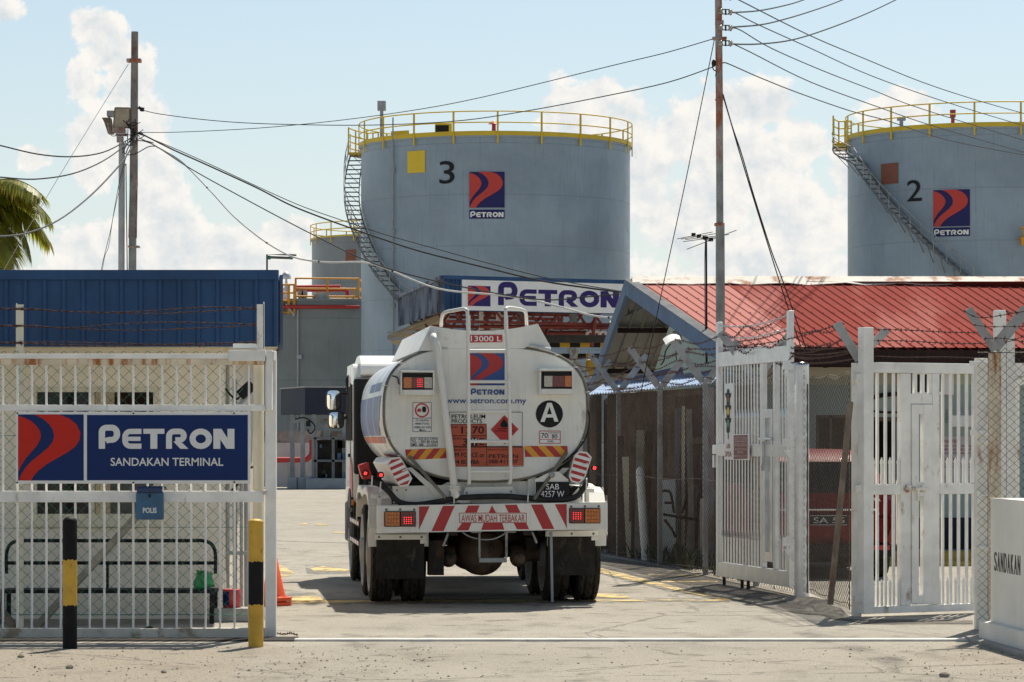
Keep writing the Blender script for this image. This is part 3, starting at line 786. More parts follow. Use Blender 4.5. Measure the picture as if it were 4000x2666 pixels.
mb = MB(); w = T3.pt(-1.14, 6.45, 0); p = T3.lo(P(1491, 530, 148)); mb.bar((p.x, p.y, 15.9), (p.x, p.y, 17.6), .16); mb.box(p.x - .2, p.x + .2, p.y - .2, p.y + .2, 17.6, 18.05); mb.build('level_gauge', 'steel_grey', T3.o)
mb = MB(); p = T3.lo(P(1730, 508, 144.6)); mb.box(p.x - .38, p.x + .42, p.y, p.y + .7, 16.05, 16.62, 0); mb.box(p.x - .34, p.x + .28, p.y - .02, p.y, 16.22, 16.55, 1); mb.build('gauge_hatch', ['yellow_rail', 'black'], T3.o, bevel=.03)
mb = MB(); p = T3.lo(P(1560, 522, 146)); mb.prism([(p.x - .4, p.y, 15.9), (p.x + .5, p.y, 15.9), (p.x + .45, p.y, 16.45), (p.x - .4, p.y, 16.4)], (0, .5, 0)); mb.build('access_hatch', 'yellow_rail', T3.o)
mb = MB(); p = T3.lo(P(1929, 500, 146)); mb.cyl((p.x, p.y, 15.9), (p.x, p.y, 16.8), .11, .09); mb.lathe([(.02, .16), (.28, 0)], (p.x, p.y, 16.75)); mb.lathe([(.16, -.02), (.16, .1)], (p.x, p.y, 16.0)); mb.build('vent', 'red_paint', T3.o)
mb = MB(); a = T3.ang(1540)
mb.tube([T3.pt(a, 6.64, 0.5), T3.pt(a, 6.64, 17.0)], .035, 6)
for z in (5, 8, 11.5, 14.4): q = T3.pt(a, 6.64, z); mb.box(q.x - .08, q.x + .08, q.y - .05, q.y + .05, z, z + .18)
mb.build('earth_cable', 'steel_grey', T3.o)

T2 = Tank('blue-grey tank with a black 2 and brown square behind the red roof', 22.55, 146, 6.56, 16.0, 'tank_shell')
T2.logo(3647, 742, 3789, 885, 890, 924); T2.number('2', 3544, 704, 3602, 787); T2.square('brown_square', 3443, 639, 3509, 720, 'brown_sq')
T2.railing('yellow_rail', 20, a0=.08)
T2.stairs([(radians(-103), 15.85)] + [T2.sp(*q) for q in ((3356, 636), (3444, 766), (3562, 891), (3631, 960), (3768, 1074))] + [(radians(25), 4.5), (radians(55), .8)], 'stair_dark', 'tread', .62, .24, .74)
platform(T2, radians(-112), radians(-92), 15.75, 'yellow_rail', 1.4)
mb = MB(); p = T2.lo(P(3722, 480, 144)); p2 = T2.lo(P(3790, 480, 142))
mb.tube([(p.x, p.y, 16.9), (p.x, p.y, 16.45), (p.x + .1, p.y, 16.3), (p2.x, p2.y, 16.12), (p2.x + 1.6, p2.y, 15.98)], .09, 8); mb.cyl((p.x, p.y, 16.85), (p.x, p.y, 17.2), .14); mb.build('foam_pipe', 'red_pipe', T2.o)
mb = MB(); p = T2.lo(P(3521, 470, 144)); mb.cyl((p.x, p.y, 15.9), (p.x, p.y, 16.75), .09); mb.box(p.x - .19, p.x + .19, p.y - .15, p.y + .15, 16.7, 16.85); mb.build('vent', 'steel_grey', T2.o)
mb = MB(); p = T2.lo(P(3447, 490, 145)); mb.box(p.x - .5, p.x + .1, p.y, p.y + .6, 15.9, 16.35); mb.box(p.x + .15, p.x + .6, p.y, p.y + .6, 15.9, 16.3); mb.build('roof_box', 'galv_old', T2.o)
mb = MB(); a = T2.ang(3990); z = T2.zat(a, 935); q = T2.pt(a, 6.56, z); mb.cyl(q, T2.pt(a, 7.2, z), .12); q = T2.pt(a, 7.1, z); mb.cyl(q - Vector((0, 0, .25)), q + Vector((0, 0, .5)), .08); mb.lathe([(.22, 0), (.22, .06)], (q.x, q.y, q.z + .45)); mb.box(q.x - .16, q.x + .16, q.y - .2, q.y + .1, q.z - .32, q.z + .05); mb.build('valve', 'orange_rail', T2.o)

TG = Tank('low grey-green tank with orange railing behind the small dark shelter', -10.2, 166, 8.0, 9.0, 'tank_green')
mb = MB(); H = 9.0
def tgp(x, y, Y): return TG.lo(P(x, y, Y))
c0 = tgp(1155, 1168, 158.6); c1 = tgp(1401, 1170, 159); back = Vector((0, 3.5, 0))
for z in (9.05, 9.45, 9.98):
    mb.tube([(c0.x, c0.y, z + .1), (c1.x, c1.y, z + .1)], .045, 6); mb.tube([(c1.x, c1.y, z + .1), Vector((c1.x, c1.y, z + .1)) + back], .045, 6)
    mb.tube([Vector((c0.x, c0.y, z - .25)) + back, Vector((c1.x, c1.y, z - .25)) + back], .04, 6)
rail = mb.build('railing', 'orange_rail', TG.o)
for t in (0, .5, 1): q = c0.lerp(c1, t); MB().bar((q.x, q.y, 9.0), (q.x, q.y, 10.1), .1).build('railing_post', 'orange_rail', rail)
for t in (.28, .86): q = c0.lerp(c1, t) + back; MB().bar((q.x, q.y, 8.9), (q.x, q.y, 9.8), .1).build('railing_post', 'orange_rail', rail)
mb = MB(); d0 = tgp(1102, 1200, 158); d1 = tgp(1150, 1200, 158)
for q in (d0, d1, d0.lerp(d1, .55)): mb.bar((q.x, q.y, 8.2), (q.x, q.y, 9.75), .12)
for z in (8.3, 8.9, 9.3, 9.72): mb.tube([(d0.x, d0.y, z), (d1.x, d1.y, z)], .05, 6)
mb.build('ladder_cage', 'orange_rail', TG.o)
mb = MB(); pts = [tgp(x, 1200, 158) for x in range(1060, 1440, 20)]
mb.tube([TG.pt(TG.ang(x), 8.16, TG.zat(TG.ang(x), 1200)) for x in range(1060, 1420, 20)], .10, 8); mb.build('fire_ring_pipe', 'red_pipe', TG.o)
mb = MB(); mb.tube([tgp(1150, 1122, 160), tgp(1330, 1120, 160)], .09, 8); mb.tube([tgp(1155, 1133, 160), tgp(1350, 1133, 160), tgp(1357, 1138, 160), tgp(1357, 1165, 160)], .11, 8); mb.build('foam_pipe', 'red_pipe', TG.o)
mb = MB(); q = tgp(1118, 1075, 159); mb.lathe([(.26, 0), (.26, .12), (.2, .26), (.1, .36), (.01, .4)], (q.x, q.y, q.z - .2), n=16); mb.cyl((q.x, q.y, 8.9), (q.x, q.y, q.z - .2), .2, .05); mb.box(q.x - .3, q.x + .05, q.y - .1, q.y + .1, 8.9, 9.6); mb.build('vent', 'galv', TG.o)
mb = MB()
for x in (1173, 1190): q = tgp(x, 1165, 159); mb.cyl((q.x, q.y, 8.95), (q.x, q.y, 9.5), .12); mb.box(q.x - .15, q.x + .15, q.y - .1, q.y + .1, 9.2, 9.38)
q = tgp(1255, 1160, 159); mb.cyl((q.x, q.y, 8.95), (q.x, q.y, 9.25), .45); mb.build('roof_valve', 'galv_old', TG.o)
mb = MB(); a = TG.ang(1165); mb.tube([TG.pt(a, 8.12, 2.2), TG.pt(a, 8.12, 8.4)], .05, 6); a2 = TG.ang(1120); mb.bar(TG.pt(a2, 8.15, TG.zat(a2, 1190)), TG.pt(TG.ang(1152), 8.1, TG.zat(a2, 1236)), .1); a3 = TG.ang(1172); q = TG.pt(a3, 8.05, TG.zat(a3, 1395)); mb.box(q.x - .15, q.x + .1, q.y - .15, q.y, q.z - .1, q.z + .1); mb.build('drain_pipe', 'pole_pale', TG.o)

TB = Tank('streaky old grey tank with small brown square, farthest left', -8.1, 235, 7.2, 17.0, 'tank_old')
TB.square('brown_square', 1351, 976, 1390, 1021, 'brown_sq'); TB.railing('yellow_rail', 20, r=.04, a0=.1, toe=.12)
# foam arm that shows over the guard house roof
T = Thing('pipe_gantry', 'thin grey pipe arm with green flanges above the guard house roof', 'pipe', tuple(P(1042, 1722, 70).xy) + (0,))
mb = MB(); mb.tube([T.lo(P(1043, 1900, 70)), T.lo(P(1043, 995, 70)), T.lo(P(1130, 996, 70)), T.lo(P(1158, 998, 70))], .022, 6); mb.tube([T.lo(P(1052, 1006, 70)), T.lo(P(1138, 1009, 70))], .03, 6)
mb.build('pipe', 'wire_grey', T.o)
mb = MB()
for x in (1052, 1138): mb.ball(T.lo(P(x, 1007, 70)), .05, 6)
mb.build('flange', 'mesh_green', T.o)
# ================================================================== LOADING CANOPY
A = P(1735, 1085, 80); B = P(2462, 1106, 82.5)
LG = Thing('loading_canopy', 'blue-edged steel loading canopy full of red pipes behind the tanker', 'canopy', (A.x, A.y, 0))
a = LG.lo(A); b = LG.lo(B); zt = 5.95; zb = 5.08
c = LG.lo(P(1557, 1163, 91.2)); d = b + (c - a)
def corr(p, q, z0, z1, n, dep, mb, mi=0):
    p = Vector((p.x, p.y, 0)); q = Vector((q.x, q.y, 0)); dv = (q - p); nn = Vector((dv.y, -dv.x, 0)).normalized()
    pts = []
    for i in range(n + 1):
        for (t, o) in ((0, 0), (.55, 0), (.7, dep), (.85, dep)):
            if i == n and t > 0: break
            pts.append(p + dv * ((i + t) / n) + nn * o)
    for i in range(len(pts) - 1):
        u, v = pts[i], pts[i + 1]; mb.poly([(u.x, u.y, z0), (v.x, v.y, z0), (v.x, v.y, z1), (u.x, u.y, z1)], mi)
mb = MB(); corr(a, b, zb, zt, 46, .05, mb); mb.bar((a.x, a.y - .06, zt), (b.x, b.y - .06, zt), .14, .1, mi=0)
mb.build('front_fascia', 'blue_fascia', LG.o)
mb = MB(); corr(c, a, zb, zt, 30, .05, mb); mb.bar((c.x - .05, c.y, zt), (a.x - .05, a.y, zt), .12, .1); mb.build('side_fascia', 'blue_weather', LG.o)
mb = MB(); mb.poly([(a.x, a.y + .1, zb + .55), (b.x, b.y + .1, zb + .55), (d.x, d.y, zb + .55), (c.x + .1, c.y, zb + .55)])
mb.build('roof_deck', 'roof_under', LG.o)
mb = MB()
for i in range(14):
    t = (i + .5) / 14; p = a.lerp(c, t); q = b.lerp(d, t)
    mb.bar((p.x + .1, p.y, zb + .45), (q.x, q.y, zb + .45), .08, .14)
mb.builds('purlin', 'dark_gantry', LG.o)
# trusses and pipes
rr = random.Random(5); mb = MB(); mp = MB()
for t in (.06, .35, .7, .96):
    p = a.lerp(c, t); q = b.lerp(d, t)
    mb.bar((p.x + .15, p.y, zb + .3), (q.x - .1, q.y, zb + .3), .09, .09); mb.bar((p.x + .15, p.y, zb - .25), (q.x - .1, q.y, zb - .25), .08, .08)
    n = 9
    for i in range(n):
        u = p.lerp(q, i / n); v = p.lerp(q, (i + 1) / n)
        z0, z1 = (zb - .25, zb + .3) if i % 2 else (zb + .3, zb - .25)
        mb.bar((u.x + .15, u.y, z0), (v.x, v.y, z1), .05)
mb.builds('truss', 'truss_red', LG.o)
mb = MB()
for (y0, z, r) in ((2.0, 4.75, .05), (3.5, 4.65, .06), (5.0, 4.85, .045)):
    mb.tube([(a.x + .9, a.y + y0, z), (b.x + .1, a.y + y0 + 1, z)], r, 8)
for (x, y0, z0, z1) in ((1.0, 2.4, 4.1, 5.2), (2.6, 3.2, 3.9, 4.9), (3.9, 2.5, 4.2, 5.2), (4.35, 2.2, 4.2, 5.0)): mb.tube([(a.x + x, a.y + y0, z0), (a.x + x + .1, a.y + y0, z1 - .2), (a.x + x + .3, a.y + y0, z1)], .05, 8)
mb.builds('red_pipe', 'truss_red', LG.o)
mb = MB()
for x in (1880, 1946): p = LG.lo(P(x, 1300, 84)); mb.bar((p.x, p.y, 0), (p.x, p.y, 5.4), .12)
p = LG.lo(P(1918, 1300, 84)); q = LG.lo(P(1960, 1230, 84)); mb.bar(p, q, .1)
for x in (2305, 2330, 2355): p = LG.lo(P(x, 1305, 84)); mb.tube([(p.x - .12, p.y, p.z - .1), (p.x - .08, p.y, p.z + .03), (p.x, p.y, p.z + .08), (p.x + .08, p.y, p.z + .03), (p.x + .12, p.y, p.z - .1)], .045, 8)
mb.builds('white_pipe', 'pipe_white', LG.o)
mb = MB()
for x in (2033, 2240, 2420): p = LG.lo(P(x, 1500, 86)); mb.bar((p.x, p.y, 0), (p.x, p.y, 5.5), .22)
for x in (1625, 1840): p = LG.lo(P(x, 1500, 90)); mb.bar((p.x, p.y, 0), (p.x, p.y, 5.2), .2)
mb.builds('column', 'steel_grey', LG.o)
def hazard(mb, p, q, w, h, n):
    for i in range(n): mb.bar(p.lerp(q, i / n), p.lerp(q, (i + 1) / n), w, h, mi=i % 2)
mb = MB(); hazard(mb, LG.lo(P(1990, 1347, 83)), LG.lo(P(2384, 1347, 83)), .14, .15, 10); hazard(mb, LG.lo(P(2130, 1392, 86)), LG.lo(P(2384, 1392, 86)), .12, .14, 8)
mb.builds('clearance_bar', ['black', 'beam_yellow'], LG.o)
mb = MB(); p = LG.lo(P(1990, 1325, 82.6)); q = LG.lo(P(2384, 1325, 82.6)); mb.bar(p, q, .3, .2); p = LG.lo(P(1800, 1318, 90)); q = LG.lo(P(2384, 1300, 90)); mb.bar(p, q, .3, .12)
mb.builds('cross_beam', 'dark_gantry', LG.o)
# lower lean-to roof on its far left
mb = MB(); p0 = LG.lo(P(1519, 1329, 88)); p1 = LG.lo(P(1745, 1228, 88))
for k in range(26):
    t = k / 26.; y = p0.y - 1 + t * 6
    mb.bar((p0.x, y, p0.z + .02), (p1.x, y, p1.z + .02), .13, .05)
mb.prism([(p0.x, p0.y - 1, p0.z + .05), (p1.x, p0.y - 1, p1.z + .05), (p1.x, p0.y - 1, p1.z + .09), (p0.x, p0.y - 1, p0.z + .09)], (0, 6, 0)); mb.build('lower_roof', 'roof_under', LG.o)
mb = MB(); q = LG.lo(P(1700, 1329, 88)); mb.bar((p0.x, p0.y - 1.05, p0.z), (q.x + .3, p0.y - 1.05, p0.z), .1, .09); mb.bar((p0.x, p0.y - 1, p0.z + .18), (q.x + .3, p0.y - 1, p0.z + .22), .06, .06); mb.build('gutter', 'galv_old', LG.o)
# clutter under the canopy: loading arms, platform
mb = MB()
for (x, y0, x1, y1) in ((2290, 1405, 2400, 1480), (2140, 1410, 2230, 1600)): p = LG.lo(P(x, y1, 88)); q = LG.lo(P(x1, y0, 88)); mb.box(p.x, q.x, p.y, p.y + 1, p.z, q.z)
mb.builds('meter_skid', 'beam_yellow', LG.o, bevel=.05)
mb = MB()
for (x0, y0, x1, y1) in ((2296, 1500, 2350, 1925), (2362, 1560, 2440, 1915), (2130, 1620, 2260, 1920)): p = LG.lo(P(x0, y1, 88.5)); q = LG.lo(P(x1, y0, 88.5)); mb.box(p.x, q.x, p.y, p.y + 1, 0, q.z)
mb.builds('pump_cabinet', 'dark_gantry', LG.o, bevel=.03)
mb = MB()
for k in range(9): x = 1.2 + k * .42 + rr.uniform(-.1, .1); mb.tube([(x, 5 + rr.random(), 5.0), (x + .1, 5, 4.6), (x + rr.uniform(-.4, .4), 5.2, 4.2), (x + rr.uniform(-.3, .3), 5.3, 3.4)], .06, 6)
mb.builds('loading_arm', 'galv_old', LG.o)
# sign board fixed to the fascia
s0 = P(1804, 1212, 79.9); SB = Thing('canopy_sign', 'long white sign board with purple lettering on the blue canopy edge', 'sign', (s0.x, s0.y - .1, 0), atan2(b.y - a.y, b.x - a.x))
mb = MB(); p = SB.px(1804, 1208, 0); q = SB.px(2444, 1118, 0); hb = .545
mb.box(0, q.x, -.05, 0, p.z - .03, p.z + (q.z - p.z) + .05, 0); mb.build('board', 'sign_white', SB.o)
e0 = SB.px(1828, 1196, -.055); e1 = SB.px(1916, 1119, -.055); emblem(MB(), e0.x, e0.z, e1.x, e1.z, -.055, 0, 1, .01).build('emblem', ['purple', 'tank_red'], SB.o)
w0 = SB.px(1946, 1193, -.055); w1 = SB.px(2418, 1140, -.055); wordmark(MB(), (w0.x, w0.z), (w1.x, w1.z), -.055, 0, 1.42).build('lettering', 'purple', SB.o)

# ================================================================== YARD SHELTER, BUND WALL
k0 = P(1191, 1722, 108); KS = Thing('yard_shelter', 'small open shelter with dark navy roof box on grey posts', 'shelter', (k0.x, 108, 0))
kl = KS.lo(P(1097, 1530, 111.5)); kr = KS.lo(P(1420, 1516, 108.6)); zt = EYE + (1722 - 1515) / F * 108; zb = EYE + (1722 - 1619) / F * 108
mb = MB(); mb.prism([(0, 0, zb), (kr.x, kr.y, zb), (kr.x - .2, kr.y + 3.5, zb), (kl.x, kl.y, zb)], (0, 0, zt - zb))
mb.build('roof', 'navy', KS.o); mb = MB(); mb.prism([(-.03, -.05, zt), (kr.x, kr.y - .05, zt), (kr.x - .2, kr.y + 3.5, zt), (kl.x - .05, kl.y, zt)], (0, 0, .05)); mb.build('roof_cap', 'navy_top', KS.o)
for (x, d) in ((1142, 1.5), (1182, .6), (1226, .3), (1345, .3)):
    p = KS.px(x, 1722, d); MB().bar((p.x, d, 0), (p.x, d, zb), .15).build('post', 'steel_grey', KS.o)
mb = MB(); p = KS.px(1142, 1640, 1.); q = KS.px(1400, 1640, 1.); mb.bar((p.x, 1., zb - .22), (q.x, 1., zb - .22), .06, .14); mb.bar((p.x + 1.2, 1.2, zb - .2), (p.x + 1.2, 1.2, .3), .22); mb.build('cross_beam', 'galv_old', KS.o)
mb = MB(); p = KS.px(1122, 1900, .0); mb.box(p.x, p.x + .35, -.1, 1.6, 0, .4); mb.box(p.x + .36, p.x + .85, -.05, 2, 0, .42); mb.box(.05, 2.2, -.3, 2.0, 0, .38); mb.build('plinth', 'steel_grey', KS.o, bevel=.03)
mb = MB()
for z in (.95, 1.75): mb.box(.32, 2.1, -.12, .5, z, z + .08)
for x in (.32, .95, 1.9): mb.box(x, x + .1, -.12, -.02, .38, 1.8)
mb.build('rack', 'stair_dark', KS.o); mb = MB(); mb.box(.4, 2.1, .52, .56, .38, 1.72); mb.build('back_panel', 'dark_gantry', KS.o); mb = MB(); rr = random.Random(11)
for k in range(14): x = .5 + rr.random() * 1.4; z = rr.choice([.4, 1.04, 1.44]); mb.box(x, x + rr.uniform(.06, .2), .05, .3, z, z + rr.uniform(.12, .3), rr.randint(0, 2))
mb.builds('stored_item', ['polis_blue', 'dark_gantry', 'cone_orange'], KS.o)
mb = MB(); mb.tube(smooth_pts([(-.35, -.05, 2.45), (.0, -.05, 2.5), (.3, -.1, 2.3), (.35, -.1, 2.1), (.2, -.1, 1.95), (.1, -.1, 2.1)]), .025, 6); mb.box(.05, .2, -.12, -.0, 2.2, 2.4); mb.build('hose', 'black', KS.o)
b0 = P(1000, 1722, 114); BW = Thing('bund_wall', 'white painted bund wall with a blackened weathered top', 'wall', (-16, 114, 0))
mb = MB(); mb.box(0, 22, 0, .3, 0, 1.62); mb.build('wall', 'bund', BW.o); mb = MB(); mb.box(0, 22, .03, .28, 1.62, 2.05); mb.build('coping', 'bund_stain', BW.o)
T = Thing('fire_main', 'fat red pipe running along the white bund wall', 'pipe', (-12, 113.2, 0))
mb = MB(); p = T.px(1060, 1797, 0); q = T.px(1196, 1797, 0); r = T.px(1217, 1775, 0)
mb.tube(smooth_pts([(p.x, 0, p.z), (q.x - .2, 0, p.z), (q.x, 0, p.z + .02), (r.x, 0, r.z), (r.x, .2, r.z + .5)], 5), .10, 10); mb.build('pipe', 'red_pipe', T.o)
mb = MB()
for k in range(4): x = p.x + k * .6; mb.box(x, x + .1, -.08, .08, 0, p.z - .08)
mb.builds('support', 'concrete', T.o)

# ================================================================== GUARD HOUSE (left)
GH = Thing('guard_house', 'beige guard house with deep blue ribbed metal eaves', 'building', (-4.9, 29.3, 0))
fy = -1.1
xr = GH.px(870, 1800, 0).x
mb = MB()
wl = GH.px(124, 1722, 0).x; wr = GH.px(620, 1722, 0).x; wt = GH.px(124, 1512, 0).z; wb = GH.px(124, 2037, 0).z
mb.box(-6, wl, 0, .18, 0, 3.0); mb.box(wr, xr, 0, .18, 0, 3.0); mb.box(wl, wr, 0, .18, 0, wb); mb.box(wl, wr, 0, .18, wt, 3.0)
mb.box(xr - .18, xr, .18, 4.2, 0, 3.0); mb.box(-6, xr - .18, 4.0, 4.2, 0, 3.0); mb.build('wall', 'beige_wall', GH.o)
wf = MB()
for (x0, x1) in ((wl, wl + .05), (wr - .05, wr)): wf.box(x0, x1, -.02, .1, wb, wt)
wf.box(wl + .05, wr - .05, -.02, .1, wt - .05, wt); wf.box(wl + .05, wr - .05, -.02, .1, wb, wb + .07)
for px in (362, 401): x = GH.px(px, 1722, 0).x; wf.box(x - .018, x + .018, -.01, .08, wb + .07, wt - .05)
win = wf.build('window', 'cream', GH.o)
m0 = GH.px(362, 1722, 0).x; MB().box(wl + .05, m0 - .018, .03, .045, wb + .07, wt - .05).build('pane', 'glass_dark', win)
MB().box(wl - .04, wr + .04, -.06, 0, wb - .05, wb).build('sill', 'cream', win)
mb = MB(); mb.box(m0, wr, 1.6, 1.65, .5, 2.6); mb.build('interior_wall', 'timber', GH.o)
mb = MB(); mb.box(m0 + .05, m0 + .5, .9, 1.2, .8, 1.75); mb.box(m0 + .3, m0 + .75, 1.1, 1.4, .8, 1.5); mb.build('cabinet', 'steel_grey', GH.o)
# eaves: ribbed fascia, flashing, soffit, roof
f0 = GH.px(-700, 1092, fy); f1 = GH.px(1084, 1355, fy); mb = MB()
mb.box(f0.x, f1.x, fy, fy + .03, f1.z, f0.z)
x = GH.px(25, 1092, fy).x - .1765 * 24
while x < f1.x:
    mb.prism([(x - .026, fy, f1.z), (x + .026, fy, f1.z), (x + .014, fy - .022, f1.z), (x - .014, fy - .022, f1.z)], (0, 0, f0.z - f1.z)); x += .1765
mb.build('front_fascia', 'blue_fascia', GH.o)
ft = GH.px(1000, 1056, fy).z; mb = MB(); mb.box(f0.x, f1.x + .01, fy - .05, fy + .05, f0.z - .004, ft)
for px in (266, 1010): x = GH.px(px, 1092, fy).x; mb.box(x - .004, x + .004, fy - .054, fy - .05, f0.z, ft)
mb.build('flashing', 'blue_fascia', GH.o, bevel=.008)
s1 = GH.px(1101, 1355, fy + .25); s2 = GH.lo(P(1080, 1355, 33.2)); zz0 = f1.z - .02; zz1 = ft - .03
mb = MB(); mb.prism([(s1.x - .02, fy + .25, zz0), (s1.x + .01, fy + .25, zz0), (s2.x, s2.y, zz0), (s2.x - .03, s2.y, zz0)], (0, 0, zz1 - zz0)); mb.build('side_fascia', 'blue_trim', GH.o)
mb = MB(); mb.prism([(f0.x, fy + .04, f1.z + .02), (f1.x - .02, fy + .04, f1.z + .02), (s1.x - .03, fy + .3, f1.z + .02), (s2.x - .05, s2.y, f1.z + .02), (f0.x, s2.y, f1.z + .02)], (0, 0, .03)); mb.build('soffit', 'cream', GH.o)
mb = MB(); mb.prism([(f0.x, fy + .06, ft - .12), (f1.x - .02, fy + .06, ft - .12), (s1.x - .03, fy + .3, ft - .12), (s2.x - .05, s2.y, ft - .12), (f0.x, s2.y, ft - .12)], (0, 0, .05)); mb.build('roof', 'navy', GH.o)
# things beside the guard house
T = Thing('pipe_bench', 'long bench of black bent pipe against the guard house wall', 'bench', (-4.9, 28.55, 0))
mb = MB(); zt = T.px(300, 2117, 0).z; xl = T.px(5, 2200, 0).x; x2 = T.px(829, 2200, 0).x; zb = T.px(700, 2205, 0).z
mb.tube(smooth_pts([(xl, .3, .45), (xl, .3, zt - .12), (xl + .04, .3, zt - .03), (xl + .13, .3, zt), (xl + .3, .3, zt), (x2 - .3, .3, zt), (x2 - .13, .3, zt), (x2 - .04, .3, zt - .03), (x2, .3, zt - .12), (x2, .3, .45)], 4), .017, 8)
mb.tube([(xl, .3, zb), (x2, .3, zb)], .017, 8); mb.build('backrest', 'black', T.o)
mb = MB(); sz = T.px(700, 2303, 0).z; mb.box(xl, x2 + .03, -.05, .32, sz - .035, sz + .0); xm = T.px(420, 2200, .3).x; mb.bar((xm, .3, sz), (xm, .3, zb), .025); mb.build('seat', 'black', T.o, bevel=.006)
for x in (xl + .02, x2 + .0):
    for y in (-.03, .3): MB().bar((x, y, 0), (x, y, sz - .036), .04).build('leg', 'black', T.o)
bx = T.px(795, 2280, 0); BG = Thing('plastic_bag', 'crumpled green plastic bag left on the end of the bench', 'bag', (T.loc.x + bx.x, 28.62, sz))
mb = MB(); rr = random.Random(9); mb.ball((0, 0, .075), (.105, .09, .085), 9)
mb.v = [v + Vector((.02 * sin(31 * v.z + 17 * v.x), .02 * sin(23 * v.x + 40 * v.z), .018 * sin(37 * v.x + 21 * v.y))) for v in mb.v]
for k in range(5): a = k * 1.1; mb.add([(.06 * cos(a), .03, .12), (.10 * cos(a + .5), .0, .14 + .04 * (k % 2)), (.03 + .05 * cos(a + 1), -.02, .17)], [(0, 1, 2)])
mb.v = [Vector((v.x, v.y, max(v.z, .002))) for v in mb.v]; mb.build('bag', 'bag_green', BG.o)
t = G(905, 2405); T = Thing('paint_tin', 'red and blue paint tin standing on a concrete block by the fence end', 'tin', (P(905, 2400, 28.9).x, 28.9, .13))
mb = MB(); mb.lathe([(.001, 0), (.085, 0), (.085, .17), (.08, .175), (.08, .16), (.001, .16)], n=20, mi=0); mb.build('can', 'tin_red', T.o)
mb = MB(); mb.lathe([(.087, .02), (.087, .15)], n=6, a0=-1.2, a1=-.2); mb.build('paper_label', 'sign_blue', T.o)
o = MB().box(-.2, .3, -.15, .15, 0, .13).build('concrete_block', 'concrete', None, bevel=.012); o.location = (P(905, 2400, 28.9).x, 28.9, 0); tag(o, 'low concrete block under the paint tin', 'block')
T = Thing('service_riser', 'cluster of grey conduit pipes standing beside the guard house corner', 'pipes', (P(890, 2400, 29.6).x, 29.6, 0))
mb = MB()
for k, x in enumerate((0, .06, .13, .17)): mb.tube([(x, .1 * (k % 2), 0), (x, .1 * (k % 2), 2.5 - .2 * k)], .016 + .006 * (k % 2), 8)
for z in (.6, 1.35, 2.0): mb.box(-.03, .22, -.03, -.005, z, z + .035)
mb.build('pipe', 'pole_pale', T.o)
mb = MB(); mb.tube(smooth_pts([(.02, -.05, 1.2), (.1, -.08, 1.28), (.2, -.06, 1.42), (.26, -.03, 1.45)]), .012, 6); mb.tube(smooth_pts([(-.02, -.05, 2.2), (.1, -.08, 2.1), (.22, -.06, 2.3)]), .01, 6); mb.builds('loose_cable', 'black', T.o)
T2_ = Thing('floodlight', 'small dark floodlight leaning behind the mesh by the guard house corner', 'light', (P(950, 1560, 28.6).x, 28.6, P(950, 1560, 28.6).z))
mb = MB(); mb.bar((-.12, 0, -.16), (.02, 0, .02), .05, .04); mb.build('bracket', 'galv_old', T2_.o)
mb = MB(); mb.bar((-.03, 0, .03), (.09, 0, .14), .13, .1); mb.build('housing', 'black', T2_.o, bevel=.01)
# ================================================================== LEFT SLIDING GATE
SG = Thing('sliding_gate', 'white sliding gate of thin upright bars with rust-streaked top rail', 'gate', (-2.2, 26.4, 0))
def rail(y0, y1, x0, x1, d0, d1, m, name, bev=.004):
    mb = MB(); SG.rect(mb, x0, y0, x1, y1, d0, d1); return mb.build(name, m, SG.o, bevel=bev)
rail(1403, 1426, -300, 1032, 0, .06, 'rust_rail', 'top_rail'); rail(1383, 1402, -300, 892, -.02, .07, 'white_gate', 'top_cap')
rail(1582, 1606, -300, 1036, -.03, .03, 'white_gate', 'upper_rail'); rail(1919, 1963, -300, 1030, -.03, .03, 'white_gate', 'lock_rail')
br = rail(2455, 2504, -300, 1036, -.03, .05, 'white_dirty', 'bottom_rail', .006)
zt = SG.px(0, 1428, .01).z; zb = SG.px(0, 2455, .01).z
first = None; x = 11 - 56.5 * 5
bm_ = MB().box(-.0085, .0085, -.0085, .0085, zb, zt)
while x < 985:
    if first is None: o = first = bm_.build('bar', 'white_gate', SG.o)
    else: o = first.copy(); COL.objects.link(o)
    p = SG.px(x, 1800, .0085); o.location = (p.x, .0115, 0); x += 56.55
mb = MB(); a = SG.px(547, 2457, -.05); b = SG.px(616, 2512, -.05)
mb.prism([(a.x, -.06, a.z), (b.x, -.06, a.z), (b.x, -.06, b.z + .035), (b.x - .03, -.06, b.z + .005), (a.x + .03, -.06, b.z + .005), (a.x, -.06, b.z + .035)], (0, .028, 0)); mb.build('wheel_housing', 'white_dirty', SG.o, bevel=.006)
mb = MB(); c = SG.px(582, 2500, -.03); mb.lathe([(.001, -.02), (.05, -.02), (.05, .02), (.001, .02)], (c.x, .0, .055), n=18, axis='y'); mb.build('wheel', 'chassis', SG.o)
mb = MB(); c = SG.px(1040, 1925, -.03); mb.box(c.x - .03, c.x + .012, -.06, -.03, c.z - .02, c.z + .014); mb.build('latch', 'white_rust', SG.o)
